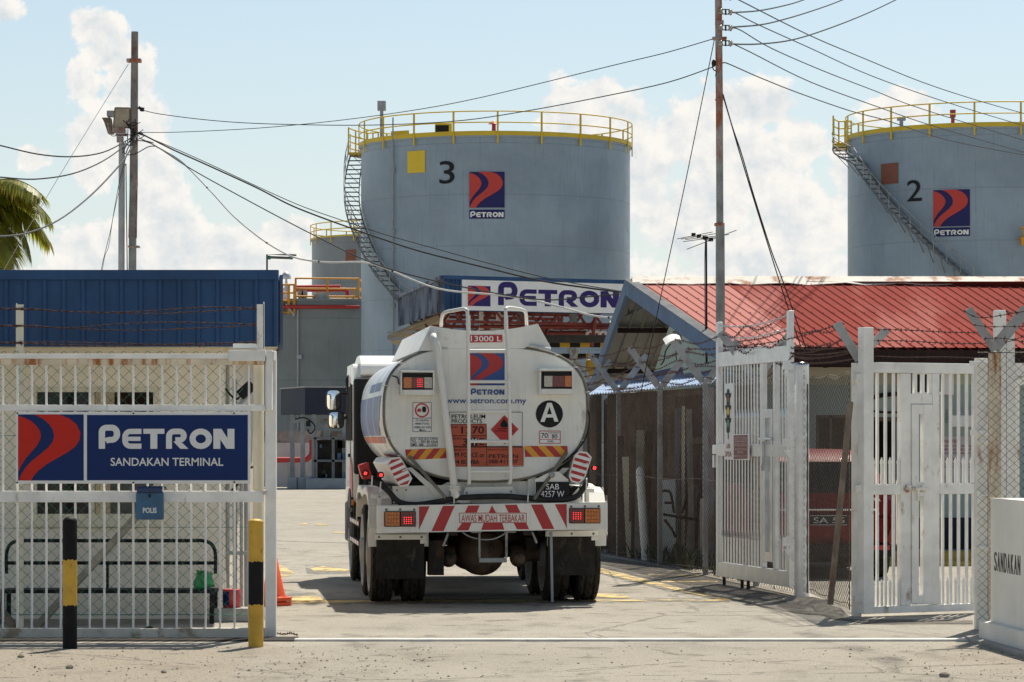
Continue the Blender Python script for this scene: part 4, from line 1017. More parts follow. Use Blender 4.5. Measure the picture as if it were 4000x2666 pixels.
# sign hung on the gate
GS = Thing('gate_sign', 'blue terminal sign with red swoosh emblem fixed on the white sliding gate', 'sign', (SG.loc.x, 26.33, 0))
mb = MB(); GS.rect(mb, 62, 1610, 978, 1890, 0, .022); mb.build('board', 'sign_white', GS.o, bevel=.003)
mb = MB(); p = GS.px(340, 1877, 0); q = GS.px(968, 1622, 0); mb.poly([(p.x, -.003, p.z), (q.x, -.003, p.z), (q.x, -.003, q.z), (p.x, -.003, q.z)]); mb.build('panel', 'sign_blue', GS.o)
p = GS.px(71, 1878, 0); q = GS.px(327, 1620, 0); emblem(MB(), p.x, p.z, q.x, q.z, -.003, 0, 1, .002).build('emblem', ['sign_blue', 'sign_red'], GS.o)
p = GS.px(386, 1754, 0); q = GS.px(916, 1676, 0); wordmark(MB(), (p.x, p.z), (q.x, q.z), -.006, 0, 1.2).build('lettering', 'sign_grey', GS.o)
mb = MB(); tpx(GS, mb, 'SANDAKAN TERMINAL', 432, 1789, 872, 1821, -.006, 0, .012); mb.build('small_lettering', 'sign_grey', GS.o)
mb = MB()
for x, y in ((68, 1615), (521, 1615), (914, 1615), (67, 1886), (521, 1886), (915, 1884)): p = GS.px(x, y, 0); mb.ball((p.x, -.002, p.z), .008, 5)
mb.builds('bolt', 'rubber', GS.o)
PB = Thing('police_box', 'dented blue metal box lettered POLIS hung on the gate rail', 'box', (SG.px(582, 2000, 0).x + SG.loc.x, 26.28, 0))
mb = MB(); PB.rect(mb, 531, 1925, 637, 2031, 0, .075); mb.build('box', 'polis_blue', PB.o, bevel=.006)
a = PB.px(535, 1925, 0); b = PB.px(632, 1902, 0); mb = MB(); mb.prism([(a.x, -.012, a.z), (a.x, .08, a.z), (a.x, .08, b.z + .004), (a.x, .02, b.z + .004), (a.x, -.012, b.z - .012)], (b.x - a.x, 0, 0)); mb.build('lid', 'polis_dark', PB.o, bevel=.004)
mb = MB(); c = PB.px(585, 1935, 0); mb.box(c.x - .008, c.x + .008, -.018, -.012, c.z - .02, c.z + .012); mb.build('hasp', 'black', PB.o)
mb = MB(); tpx(PB, mb, 'POLIS', 558, 1984, 612, 2005, -.0025, 0, .03); mb.build('lettering', 'sign_white', PB.o)
# pillar that carries the gate
GP = Thing('gate_pillar', 'tall white steel gate pillar with peeling paint between yellow bollard and yard', 'post', (P(1056, 1722, 26.55).x, 26.5, 0))
mb = MB(); GP.rect(mb, 1036, 1372, 1078, 2515, 0, .1); mb.build('post', 'white_paint', GP.o, bevel=.006)
mb = MB(); GP.rect(mb, 892, 1368, 1036, 1411, -.16, .03); mb.build('guide_box', 'white_paint', GP.o, bevel=.004)
mb = MB(); GP.rect(mb, 1040, 1368, 1062, 1602, -.16, -.02); GP.rect(mb, 1062, 1372, 1072, 1408, -.15, -.005); mb.build('guide_bracket', 'white_paint', GP.o, bevel=.004)
mb = MB(); p = GP.px(1010, 2500, .16); q = GP.px(1010, 1426, .16); mb.cyl((p.x, .16, 0), (p.x, .16, q.z), .048, n=24); mb.build('round_post', 'cream', GP.o)
mb = MB(); GP.rect(mb, 910, 1343, 1000, 1362, -.1, .04); mb.build('cap_plate', 'white_paint', GP.o, bevel=.003)
mb = MB(); a = GP.px(1003, 1366, -.03); b = GP.px(1031, 1180, -.03); mb.box(a.x, b.x, -.03, -.022, a.z, b.z - .02); mb.box(b.x - .006, b.x, -.03, .02, a.z, b.z); mb.build('wire_post', 'white_rust', GP.o)
# mesh fence behind the gate
LF = Thing('mesh_fence', 'green chain-link fence with old timber stays behind the sliding gate', 'fence', (-4.9, 27.7, 0))
mb = MB(); zt = LF.px(0, 1372, 0).z; xe = LF.px(975, 1800, 0).x; x0 = -1.9
chainlink(mb, (x0, 0, .12), (1, 0, 0), (0, 0, 1), xe - x0, zt - .12, .108, .105, .0031); mb.tube([(x0, 0, .13), (xe, 0, .13)], .004, 5); mb.tube([(x0, 0, .9), (xe, 0, .92)], .0022, 4); mb.tube([(x0, 0, 1.75), (xe, 0, 1.74)], .0022, 4)
for k in range(int((xe - x0) / .108)):
    x = x0 + (k + .5) * .108; mb.tube([(x - .03, 0, zt - .04), (x - .006, 0, zt - .005), (x + .02, 0, zt - .003), (x + .024, 0, zt - .02)], .0026, 4)
mb.build('chain_link', 'mesh_green', LF.o)
mb = MB(); p = LF.px(78, 2460, .03); q = LF.px(62, 1185, .03); r = LF.px(92, 1185, .03); mb.box(q.x, r.x, .03, .036, 0, q.z - .012); mb.box(q.x, q.x + .006, .037, .075, 0, q.z); mb.build('post', 'cream', LF.o)
mb = MB(); a = LF.px(138, 2455, .3); b = LF.px(640, 1900, .02); mb.bar(a, b, .06, .06); mb.build('brace', 'old_wood', LF.o)
mb = MB(); a = LF.px(-20, 2360, .25); b = LF.px(60, 2455, .05); mb.bar(a, b, .07, .05); mb.build('brace', 'angle_rust', LF.o)
for k, (yl, yr, sg) in enumerate(((1206, 1204, (12, 16, 8, -4, -8)), (1210, 1206, (8, 14, 18, 10, 6)), (1272, 1268, (10, -2, -10, -8, -4)), (1276, 1272, (8, 16, 16, 8, 2)), (1338, 1336, (0, 4, 10, 6, -2)), (1343, 1338, (6, 10, 6, 10, 8)))):
    xs = (-300, 80, 260, 440, 620, 800, 1005); ys = (yl, yl) + tuple(yl + (yr - yl) * (i + 1) / 6 + s for i, s in enumerate(sg[:4])) + (yr,)
    pts = [LF.lo(P(xs[i], ys[i], 27.72 - 1.15 * max(0, (xs[i] - 80)) / 925)) for i in range(7)]
    mb = MB(); barbed(mb, pts, .0030, .10, 0, .020, k); mb.build('barbed_wire', 'barbed', LF.o)
# bollards
def bollard(name, label, x0, x1, ytop, base_y, bands, cap):
    Y = EYE * F / (base_y - HY); c = (x0 + x1) / 2; w = P(c, base_y, Y); r = (x1 - x0) / 2 / F * Y
    B_ = Thing(name, label, 'bollard', (w.x, w.y, 0), 0, 'striped steel bollards')
    h = EYE - (ytop - HY) / F * Y; zs = [EYE - (y - HY) / F * Y for y in bands]
    seg = [0] + zs[::-1] + [h - (r * .75 if cap == 'dome' else r * .4)]
    cols = ['black_paint', 'yellow_paint', 'black_paint'] if name and ytop < 2025 else ['yellow_paint', 'black_paint', 'yellow_paint']
    for i in range(3):
        mb = MB()
        K = 28; lo_r = random.Random(i)
        def fn(u, v): a = 2 * pi * u; wig = (.004 * sin(5 * a + i) if (0 < v < 1) else .007 * sin(7 * a) * sin(3 * a + 1)); return Vector((r * cos(a), r * sin(a), seg[i] + (seg[i + 1] - seg[i]) * v + (wig if 0 < i + v < 3 and v in (0, 1) else 0)))
        mb.grid(fn, K * 2, 1, smooth=True)
        if i == 2:
            hz = h - seg[3]; mb.lathe([(r * cos(a), seg[3] + hz * sin(a)) for a in (0, .3, .6, .9, 1.2, 1.5)], n=32)
        mb.build('painted_band', cols[i], B_.o)
    return B_
bollard('bollard', 'black bollard with one yellow band in front of the gate sign', 245, 301, 2018, 2534, (2187, 2365), 'dome')
bollard('bollard', 'yellow bollard with one black band beside the white gate pillar', 970, 1029, 2027, 2528, (2194, 2362), 'flat')
# traffic cone
c = G(1062, 2370); CN = Thing('traffic_cone', 'pair of stacked orange traffic cones half hidden by the white pillar', 'cone', (c.x, c.y + .2, 0))
for k in range(2):
    mb = MB(); z = k * .05; mb.lathe([(.145, z + .035), (.12, z + .06), (.028, z + .46 + .03 * k), (.0, z + .465 + .03 * k)], n=28)
    mb.prism([(.2 * cos(a * pi / 4 + pi / 8), .2 * sin(a * pi / 4 + pi / 8), z + .002) for a in range(8)], (0, 0, .035)); mb.build('cone', 'cone_orange', CN.o)
T = Thing('chain', 'short rusty chain lying on the concrete by the pillar foot', 'chain', (G(1082, 2482).x, G(1082, 2482).y, 0))
mb = MB(); pts = smooth_pts([T.lo(G(x, y)) for x, y in ((1060, 2475), (1082, 2478), (1110, 2482), (1135, 2478), (1160, 2484))], 4)
for i, p in enumerate(pts):
    d = (pts[min(i + 1, len(pts) - 1)] - pts[max(i - 1, 0)]).normalized(); n_ = Vector((-d.y, d.x, 0)) if i % 2 else Vector((0, 0, 1))
    mb.tube([p + Vector((0, 0, .008)) + d * .015 * cos(a) + n_ * .009 * sin(a) for a in [k * pi / 4 for k in range(8)]], .0042, 5, closed=True)
mb.build('links', 'barbed', T.o)

# ================================================================== POLES AND CABLES
PL = Thing('utility_pole', 'rusty steel utility pole with a tangle of cables behind the guard house', 'pole', tuple(P(520, 1722, 60).xy) + (0,))
def pole_pts(T, rows, m_parts, Y):
    for (y0, y1, xa, xb, wpx0, wpx1, m) in rows:
        a = T.lo(P(xa, y0, Y)); b = T.lo(P(xb, y1, Y)); s = Y / F / 2
        mb = MB(); mb.tube([a, b], [wpx0 * s, wpx1 * s], 18); mb.build('pole_section', m, T.o)
zg = HY + EYE * F / 60
pole_pts(PL, [(125, 730, 526.5, 522, 27, 33, 'pole_brown'), (730, 930, 522, 518, 32, 34, 'pole_brown'), (930, zg, 518, 512, 30, 40, 'pole_grey')], None, 60)
mb = MB()
for (y, w) in ((238, 56), (965, 44)): p = PL.lo(P(524, y, 60)); mb.bar(p - Vector((w / 2 * 60 / F, 0, 0)), p + Vector((w / 2 * 60 / F, 0, 0)), .20, .07 if y < 500 else .04)
mb.builds('clamp', 'pole_rust', PL.o, bevel=.01)
mb = MB(); p = PL.lo(P(541, 420, 60)); mb.bar(p, p + Vector((.06, 0, -.04)), .06); mb.lathe([(.02, -.04), (.05, -.03), (.035, 0), (.05, .03), (.02, .04)], p + Vector((.075, -.02, -.045)), n=12); p = PL.lo(P(540, 520, 60)); mb.bar(p, p + Vector((.09, 0, -.03)), .05); mb.builds('insulator', 'hose', PL.o)
mb = MB(); rr = random.Random(4)
for k in range(9):
    cx, cy = 520 + rr.uniform(-16, 26), 500 + rr.uniform(-30, 60); r0 = rr.uniform(10, 34)
    mb.tube(smooth_pts([PL.lo(P(cx + r0 * cos(a), cy + r0 * .8 * sin(a), 59.8 + .1 * sin(a))) for a in [rr.uniform(0, 1) + i * .8 for i in range(rr.randint(4, 7))]], 4), .008, 5)
for pts in ([(480, 470), (505, 495), (530, 520), (545, 535)], [(495, 560), (480, 580), (488, 600), (510, 606), (540, 596), (580, 574), (612, 572)], [(536, 550), (560, 552), (585, 560), (610, 572)], [(500, 505), (498, 545), (500, 570)], [(492, 640), (493, 750), (495, 900), (497, 1060)]):
    mb.tube(smooth_pts([PL.lo(P(x, y, 59.8)) for x, y in pts], 5), .010, 5)
mb.build('cable_tangle', 'wire_black', PL.o)
mb = MB()
for pts in ([(540, 550), (575, 553), (600, 560)], [(530, 530), (500, 560), (478, 600)], [(535, 525), (505, 570), (492, 600)]): mb.tube(smooth_pts([PL.lo(P(x, y, 59.75)) for x, y in pts], 5), .012, 5)
mb.build('grey_cable', 'wire_grey', PL.o)
FP = Thing('floodlight_pole', 'pale grey pole topped with old floodlights beside the rusty utility pole', 'light pole', tuple(P(474, 1722, 60).xy) + (0,))
mb = MB(); a = FP.lo(P(476, 560, 60)); b = FP.lo(P(471, zg, 60)); mb.tube([a, b], [.062, .066], 16); mb.build('pole', 'pole_pale', FP.o)
mb = MB(); p = FP.lo(P(472, 545, 60)); mb.box(p.x - .075, p.x + .05, -.06, .06, p.z - .06, p.z + .05); q = FP.lo(P(460, 528, 60)); mb.bar((p.x - .1, 0, q.z), (p.x + .12, 0, q.z), .05); mb.build('bracket', 'pole_rust', FP.o)
def lamp_head(x0, y0, x1, y1, d, tilt, glass):
    a = FP.lo(P(x0, y1, 60)); b = FP.lo(P(x1, y0, 60)); w = b.x - a.x; h = b.z - a.z; mb = MB()
    o_ = (a.x, d, a.z); rim = [(0, 0, 0), (w, .05, 0), (w, .08, h), (0.03, .03, h)]
    rim = [Vector(o_) + Vector(r) for r in rim]; bk = [Vector((o_[0] + w * (.22 + .56 * (i in (1, 2))), d + .2, o_[2] + h * (.2 + .6 * (i in (2, 3))))) for i in range(4)]
    vs = rim + bk; mb.add(vs, [(4, 5, 6, 7), (0, 4, 5, 1)[::-1], (1, 5, 6, 2)[::-1], (2, 6, 7, 3)[::-1], (3, 7, 4, 0)[::-1]])
    c = sum(rim, Vector()) / 4
    for i in range(4): mb.bar(rim[i], rim[(i + 1) % 4], .025)
    L_ = mb.build('lamp_head', 'angle_rust', FP.o)
    MB().poly([c + (r - c) * .95 + Vector((0, -.004, 0)) for r in rim]).build('lens', glass, L_)
lamp_head(446, 424, 508, 502, -.12, 0, 'flood_glass')
mb = MB(); p = FP.lo(P(433, 446, 60)); mb.box(p.x - .07, p.x + .1, -.1, .1, p.z - .06, p.z + .06); mb.build('ballast', 'galv_old', FP.o, bevel=.015)
mb = MB(); a = FP.lo(P(400, 462, 60)); b = FP.lo(P(440, 525, 60)); mb.prism([(a.x, -.1, a.z), (a.x + .17, -.1, a.z + .0), (b.x + .02, -.1, b.z), (b.x - .08, -.1, b.z), (a.x + .05, -.1, a.z - .1)], (0, .22, 0)); mb.build('side_lamp_head', 'angle_rust', FP.o, bevel=.01)
mb = MB(); p = FP.lo(P(470, 512, 60)); mb.box(p.x - .12, p.x + .1, -.15, .0, p.z - .05, p.z + .05); mb.tube(smooth_pts([FP.lo(P(x, y, 59.8)) for x, y in ((420, 480), (425, 510), (438, 532), (460, 528))], 4), .008, 5); mb.build('junction_box', 'pole_rust', FP.o)

RP = Thing('utility_pole', 'tall stepped rusty pole with insulators in front of the red roof', 'pole', tuple(P(2812, 1722, 40).xy) + (0,))
zg = HY + EYE * F / 40
pole_pts(RP, [(-40, 390, 2806, 2810, 28, 28, 'pole_rust'), (390, 640, 2810, 2811, 28, 28, 'pole_rust'), (640, 875, 2811, 2812, 28, 28, 'pole_grey'), (875, zg, 2813, 2817, 35, 38, 'pole_grey')], None, 40)
mb = MB()
for (y, w, hh) in ((89, 32, 12), (151, 56, 8), (878, 38, 9), (389, 31, 5)): p = RP.lo(P(2810, y, 40)); mb.bar(p - Vector((w / 2 * 40 / F, 0, 0)), p + Vector((w / 2 * 40 / F, 0, 0)), .13, hh * 40 / F * 1.2)
mb.builds('clamp', 'pole_rust', RP.o, bevel=.004)
for y in (-12, 46, 108, 168):
    p = RP.lo(P(2816, y, 39.9)); q = RP.lo(P(2853, y + 2, 39.9)); k = 40 / F
    mb = MB()
    for c in (p, q): mb.lathe([(.001, -11 * k), (4 * k, -10 * k), (9 * k, -6 * k), (9 * k, -2.5 * k), (5 * k, 0), (9 * k, 2.5 * k), (9 * k, 6 * k), (4 * k, 10 * k), (.001, 11 * k)], c, n=14)
    ins = mb.build('insulator', 'porcelain', RP.o)
    mb = MB(); 
    for dz in (9 * k, -9 * k): mb.bar(p + Vector((0, 0, dz)), q + Vector((.02, 0, dz)), .012)
    mb.bar(p.lerp(q, .5) + Vector((0, 0, 10 * k)), p.lerp(q, .5) - Vector((0, 0, 12 * k)), .022); mb.bar(q + Vector((0, 0, 12 * k)), q - Vector((0, 0, 13 * k)), .014); mb.build('fitting', 'hose', ins)
mb = MB(); p = RP.lo(P(2788, 248, 40)); mb.ball(p, (.03, .03, .05), 6); mb.tube(smooth_pts([RP.lo(P(x, y, 39.9)) for x, y in ((2790, 235), (2783, 258), (2788, 274), (2797, 280), (2795, 300))], 4), .008, 5); mb.build('shackle', 'hose', RP.o)
Z1 = lambda x, y: (x / 1.493, y / 1.493)
GR = 'overhead cables'
wire('cable', 'upper sagging cable between the two poles passing over tank 3', [(560, 432), (629, 447), (804, 469), (1000, 483), (1300, 490), (1545, 487), (1810, 471), (2065, 433), (2345, 380), (2604, 324), (2786, 262)], 60, 40, .0075, 'wire_black', GR)
wire('cable', 'taut cable rising to the clamp near the top of the right pole', [(544, 518), (697, 517), (1000, 502), (1300, 474), (1606, 433), (1886, 380), (2400, 255), (2604, 206), (2785, 153)], 60, 40, .0065, 'wire_black', GR)
wire('cable', 'topmost of the three cables leaving the left pole to the left', [(-80, 553), (0, 569), (147, 603), (281, 613), (402, 596), (496, 549), (529, 526)], 52, 60, .013, 'wire_black', GR)
wire('cable', 'middle of the three cables leaving the left pole to the left', [(-80, 690), (0, 693), (134, 701), (281, 680), (402, 630), (496, 563), (532, 529)], 52, 60, .013, 'wire_black', GR)
wire('cable', 'lowest grey cable sagging left past the palm fronds', [(-120, 924), (0, 924), (107, 911), (228, 861), (348, 770), (455, 660), (505, 592), (536, 526)], 52, 60, .016, 'wire_grey', GR)
wire('stay_wire', 'thin straight stay wire slanting from the left pole clamp down to the palm', [(-40, 1150), (117, 881), (300, 576), (501, 252)], 50, 60, .005, 'wire_grey', None, cat='wire')
wire('cable', 'thin loose cable dangling beside the floodlight pole', [(494, 610), (468, 703), (450, 800), (432, 900), (405, 1010), (395, 1060)], 59.9, 59.9, .006, 'wire_black', GR)
wire('cable', 'thin loose wire hanging in a slack loop left of the floodlight pole', [(490, 640), (462, 760), (440, 860), (425, 960), (410, 1000), (400, 1055)], 59.8, 59.8, .005, 'wire_grey', GR)
wire('cable', 'thick black cable running from the left pole to the canopy gable', [(545, 520), (563, 529), (670, 583), (804, 643), (1000, 733), (1124, 797), (1223, 838), (1351, 885), (1500, 937), (1657, 987), (1912, 1050), (2116, 1098), (2300, 1126), (2471, 1148)], 60, 49, .015, 'wire_black', GR)
wire('cable', 'thin black cable just above the thick one crossing tank 3', [(545, 524), (680, 580), (815, 640), (1000, 727), (1163, 800), (1287, 845), (1383, 877), (1500, 916), (1700, 972), (1912, 1030), (2116, 1082), (2300, 1118), (2471, 1146)], 60.3, 49.3, .008, 'wire_black', GR)
wire('cable', 'dark cable drooping lowest across tank 3 before meeting the white conduit', [(545, 540), (616, 576), (750, 663), (1000, 801), (1217, 915), (1405, 1007), (1553, 1061), (1808, 1122), (2104, 1171), (2300, 1160), (2445, 1148)], 59.7, 48.6, .011, 'wire_black', GR)
wire('cable', 'white sleeved cable swooping from the left pole to the red-roofed gable', [(612, 574), (640, 590), (717, 640), (831, 757), (911, 844), (1000, 919), (1070, 967), (1143, 1004), (1217, 1020), (1297, 1026), (1415, 1025), (1502, 1048), (1706, 1127), (1910, 1150), (2048, 1166), (2195, 1201), (2308, 1232), (2394, 1242), (2446, 1232)], 59.5, 49, .016, 'conduit', GR, ties=14)
wire('cable', 'dark end of the sleeved cable rising under the gable eave', [(2444, 1233), (2486, 1214), (2522, 1194), (2540, 1188)], 49, 48.4, .013, 'wire_grey', GR)
wire('cable', 'drooping black cable under the gable beside the meter box', [(2445, 1150), (2456, 1165), (2455, 1220), (2458, 1222)], 48.8, 48.8, .008, 'wire_black', GR)
wire('cable', 'slack black cable from gable eave to the meter box', [(2545, 1190), (2558, 1230), (2590, 1265), (2640, 1278), (2655, 1282)], 48, 47.2, .010, 'wire_black', GR)
for lab, pts, Y1 in (
    ('highest of the parallel lines running right from the tall pole', [(2845, -20), (2879, -3), (3160, 138), (3370, 227), (3600, 321), (3805, 389), (4000, 444), (4150, 480)], 72),
    ('second of the parallel lines running right from the tall pole', [(2858, 48), (2880, 55), (2961, 97), (3165, 189), (3406, 298), (3697, 400), (4000, 492), (4150, 532)], 72),
    ('third of the parallel lines running right from the tall pole', [(2858, 110), (2895, 120), (3012, 189), (3216, 278), (3420, 357), (3600, 426), (4000, 549), (4150, 588)], 72),
    ('fourth of the parallel lines running right from the tall pole', [(2858, 170), (2930, 204), (3165, 321), (3425, 417), (3642, 492), (3968, 587), (4000, 595), (4150, 625)], 70),
    ('lowest line running right from the pole and crossing tank 2', [(2823, 247), (2845, 250), (2961, 301), (3114, 362), (3318, 433), (3471, 474), (3697, 547), (4000, 606), (4150, 630)], 66)):
    wire('cable', lab, pts, 40, Y1, .0085, 'wire_black', GR)
for lab, pts in (('upper cable curving up out of the picture from the top insulator', [(2858, 50), (2961, 43), (3063, 23), (3140, 0), (3300, -60)]),
                 ('middle cable curving up out of the picture from the second insulator', [(2858, 107), (2961, 99), (3043, 82), (3165, 46), (3292, 0), (3450, -70)]),
                 ('lower thicker cable curving up out of the picture from the third insulator', [(2858, 173), (2961, 173), (3088, 158), (3216, 120), (3369, 61), (3500, 0), (3700, -100)])):
    wire('cable', lab, pts, 40, 58, .0105, 'wire_black', GR)
wire('stay_wire', 'thin stay wire dropping leftwards from the tall pole to the fence', [(2790, 158), (2680, 700), (2597, 1085), (2531, 1400), (2505, 1530)], 40, 41, .006, 'wire_black', None, cat='wire')
wire('cable', 'left strand of the twin cable falling from the pole to the red eave', [(2824, 368), (2864, 510), (2890, 600), (2944, 778), (3008, 983), (3048, 1110), (3128, 1355)], 40, 43, .008, 'wire_black', GR)
wire('cable', 'right strand of the twin cable falling from the pole to the red eave', [(2824, 375), (2862, 500), (2896, 600), (2946, 770), (3014, 983), (3062, 1110), (3146, 1355)], 40.1, 43, .008, 'wire_black', GR)
AN = Thing('television_antenna', 'rooftop television antenna with thin rods on a dark mast', 'antenna', tuple(P(2758, 1722, 44).xy) + (0,))
mb = MB(); mb.tube([AN.lo(P(2760, 1420, 44)), AN.lo(P(2758, 934, 44))], .016, 8); mb.build('mast', 'wire_black', AN.o)
mb = MB(); a = AN.lo(P(2709, 922, 44.4)); b = AN.lo(P(2781, 942, 43.5)); mb.bar(a, b, .016); mb.build('boom', 'pole_grey', AN.o)
for (x0, y0, x1, y1, t) in ((2645, 934, 2784, 907, .02), (2660, 935, 2800, 913, .3), (2676, 937, 2848, 917, .5), (2668, 945, 2800, 927, .62), (2682, 975, 2877, 900, .95)):
    Yk = 44.4 - .9 * t; MB().tube([AN.lo(P(x0, y0, Yk)), AN.lo(P(x1, y1, Yk))], .0055, 6).build('rod', 'angle_rust', AN.o)
mb = MB()
for t in (.0, .3, .62, .7, .95): c = a.lerp(b, t); mb.box(c.x - .03, c.x + .03, c.y - .03, c.y + .03, c.z - .01, c.z + .04)
mb.builds('clamp', 'black', AN.o)
wire('antenna_lead', 'thin aerial lead hanging beside the antenna mast', [(2754, 950), (2752, 1050), (2753, 1200), (2756, 1390)], 43.9, 43.9, .004, 'wire_grey', None, cat='cable')

# ================================================================== PALM
def palm(label, x, y, Y, n=26, L=2.9):
    c = P(x, y, Y); T = Thing('palm_tree', label, 'palm', (c.x, c.y, 0)); rr = random.Random(12)
    mb = MB(); mb.tube([(.1 * sin(i * .6), 0, c.z * i / 12) for i in range(13)], [.22 - .006 * i for i in range(13)], 12); mb.build('trunk', 'trunk', T.o)
    for k in range(n):
        az = k * 2.399 + rr.uniform(-.2, .2); up = rr.uniform(-.25, 1.15); l = L * rr.uniform(.85, 1.1)
        mb = MB(); pts = []; d = Vector((cos(az) * cos(up), sin(az) * cos(up), sin(up))); p = Vector((0, 0, c.z)); N = 16; droop = rr.uniform(.11, .19)
        for i in range(N + 1):
            pts.append(p.copy()); p = p + d * l / N; d = (d - Vector((0, 0, droop))).normalized()
        mb.tube(pts, [.03 * (1 - i / (N + 1)) + .004 for i in range(N + 1)], 5)
        for i in range(2, N + 1):
            for q in range(6):
                t = i - 1 + q / 6
                j = int(t); base = pts[j].lerp(pts[min(j + 1, N)], t - j); dd = (pts[min(j + 1, N)] - pts[j - 1]).normalized(); side = dd.cross(Vector((0, 0, 1)))
                if side.length < .05: continue
                side.normalize()
                for sg in (-1, 1):
                    ll = .72 * sin(pi * min(1, (t + 2) / (N + 3))) ** .6 * rr.uniform(.8, 1.1); v = (side * sg + dd * .55 + Vector((0, 0, -.2 + rr.uniform(-.2, .1)))).normalized()
                    m1 = base + v * ll * .5 + Vector((0, 0, -.05)); m2 = base + v * ll + Vector((0, 0, -.32 * ll - rr.uniform(0, .12))); wv = dd * .03
                    mb.add([base - wv * .6, base + wv * .6, m1 + wv, m1 - wv, m2], [(0, 1, 2, 3), (3, 2, 4)], 1 if rr.random() < .12 else 0)
        mb.build('frond', ['leaf_palm', 'leaf_dry'], T.o)
palm('coconut palm with drooping yellow-green fronds behind the guard house', -130, 800, 66, 34, 2.05)
# ================================================================== TANKER TRUCK
TR = Thing('tanker_truck', 'white fuel tanker truck seen from behind driving into the yard', 'truck', (-.312, 32.6, 0), radians(5.8))
z3 = lambda X, Y: (1200 + X / 1.96, 1150 + Y / 1.96)
z4 = lambda X, Y: (1200 + X / 1.961, 1800 + Y / 1.961)
def t3(X, Y, d): return TR.px(*z3(X, Y), d)
def t4(X, Y, d): return TR.px(*z4(X, Y), d)
def r3(mb, x0, y0, x1, y1, d0, d1, mi=0): a = t3(x0, y1, d0); b = t3(x1, y0, d0); return mb.box(a.x, b.x, d0, d1, a.z, b.z, mi)
def r4(mb, x0, y0, x1, y1, d0, d1, mi=0): a = t4(x0, y1, d0); b = t4(x1, y0, d0); return mb.box(a.x, b.x, d0, d1, a.z, b.z, mi)
def q3(mb, pts, d, mi=0): return mb.poly([t3(x, y, d) for x, y in pts], mi)
def q4(mb, pts, d, mi=0): return mb.poly([t4(x, y, d) for x, y in pts], mi)
def x3(mb, txt, x0, y0, x1, y1, d, mi=0, bold=.008): a = t3(x0, y1, d); b = t3(x1, y0, d); return put_text(mb, txt, (a.x, a.z), (b.x, b.z), d, mi, bold)
def x4(mb, txt, x0, y0, x1, y1, d, mi=0, bold=.008): a = t4(x0, y1, d); b = t4(x1, y0, d); return put_text(mb, txt, (a.x, a.z), (b.x, b.z), d, mi, bold)
O = TR.o; D = -.78; DF = 3.95
cl_ = t3(590, 905, D); cr_ = t3(2145, 905, D); ct = t3(1367, 405, D); cb = t3(1367, 1432, D)
CX = (cl_.x + cr_.x) / 2; HA = (cr_.x - cl_.x) / 2; CZ = t3(1367, 905, D).z; HT = ct.z - CZ; HB = CZ - cb.z
def rim(a, k=1.):
    c, s_ = cos(a), sin(a); n = 3.0 if s_ > 0 else 2.35; h = HT if s_ > 0 else HB
    return (CX + k * HA * math.copysign(abs(c) ** (2 / n), c), CZ + k * h * math.copysign(abs(s_) ** (2 / n), s_))
NR = 112
def loft(mb, rows, mi=0):
    vs = []
    for (d, k) in rows: vs += [(*(lambda q: (q[0], d, q[1]))(rim(2 * pi * i / NR, k)),) for i in range(NR)]
    return mb.add(vs, [(j * NR + i, j * NR + (i + 1) % NR, (j + 1) * NR + (i + 1) % NR, (j + 1) * NR + i) for j in range(len(rows) - 1) for i in range(NR)], mi, True)
mb = MB(); loft(mb, [(D + .012, .992), (D + .05, 1.0), (D + .9, 1.), (D + .93, 1.006), (D + .96, 1.0), (1.2, 1.), (1.23, 1.006), (1.26, 1.), (2.5, 1.), (2.53, 1.006), (2.56, 1.), (DF - .05, 1.), (DF, .97)])
mb.poly([(q[0], DF, q[1]) for q in (rim(2 * pi * i / NR, .97) for i in range(NR))])
mb.build('tank', 'truck_shell', O)
mb = MB(); mb.poly([(q[0], D, q[1]) for q in (rim(2 * pi * i / NR, .982) for i in range(NR))]); loft(mb, [(D, .982), (D + .004, .988), (D + .014, .994)]); mb.build('tank_end', 'truck_white', O)
# spill coaming on top
top = [(850, 435), (900, 335), (945, 240)] + [(945 + 820 * i / 12, 240 - 15 * i / 12 + 48 * (1 - ((i - 6) / 6) ** 2)) for i in range(1, 13)] + [(1812, 310), (1868, 410)]
mb = MB(); pts = [t3(x, y, D + .006) for x, y in top]; mb.prism(pts, (0, DF - D - .25, 0)); mb.build('coaming', 'truck_white', O, bevel=.006)
# hose ring round the tank edge
def ringpts(a0, a1, n, k, d): return [(q[0], d, q[1]) for q in (rim(radians(a0 + (a1 - a0) * i / n), k) for i in range(n + 1))]
mb = MB(); mb.tube(ringpts(118, 318, 60, 1.006, D + .02), .013, 8); mb.tube(ringpts(-62, 76, 44, 1.006, D + .01), .015, 8)
mb.build('rim_hose', 'ring', O)
mb = MB(); a = t3(1700, 393, D - .03); b = t3(1775, 408, D - .03); c = t3(1862, 428, D - .02); mb.tube([a, b], .018, 10); mb.tube([b, c], .022, 10)
for a in (105, 140, 165, 198, 215, -20, 10, 35, 55): q = rim(radians(a), 1.006); mb.tube([(q[0] - .028, D - .0, q[1]), (q[0] + .028, D - .012, q[1])], .006, 6)
mb.builds('hose_clip', 'conduit', O)
mb = MB()
for (p, q) in (((780, 1240), (1060, 1560)), ((1985, 1215), (1735, 1570))): mb.bar(t3(*p, D - .03), t3(*q, D - .16), .03, .03)
mb.builds('drain_hose', 'ring', O)
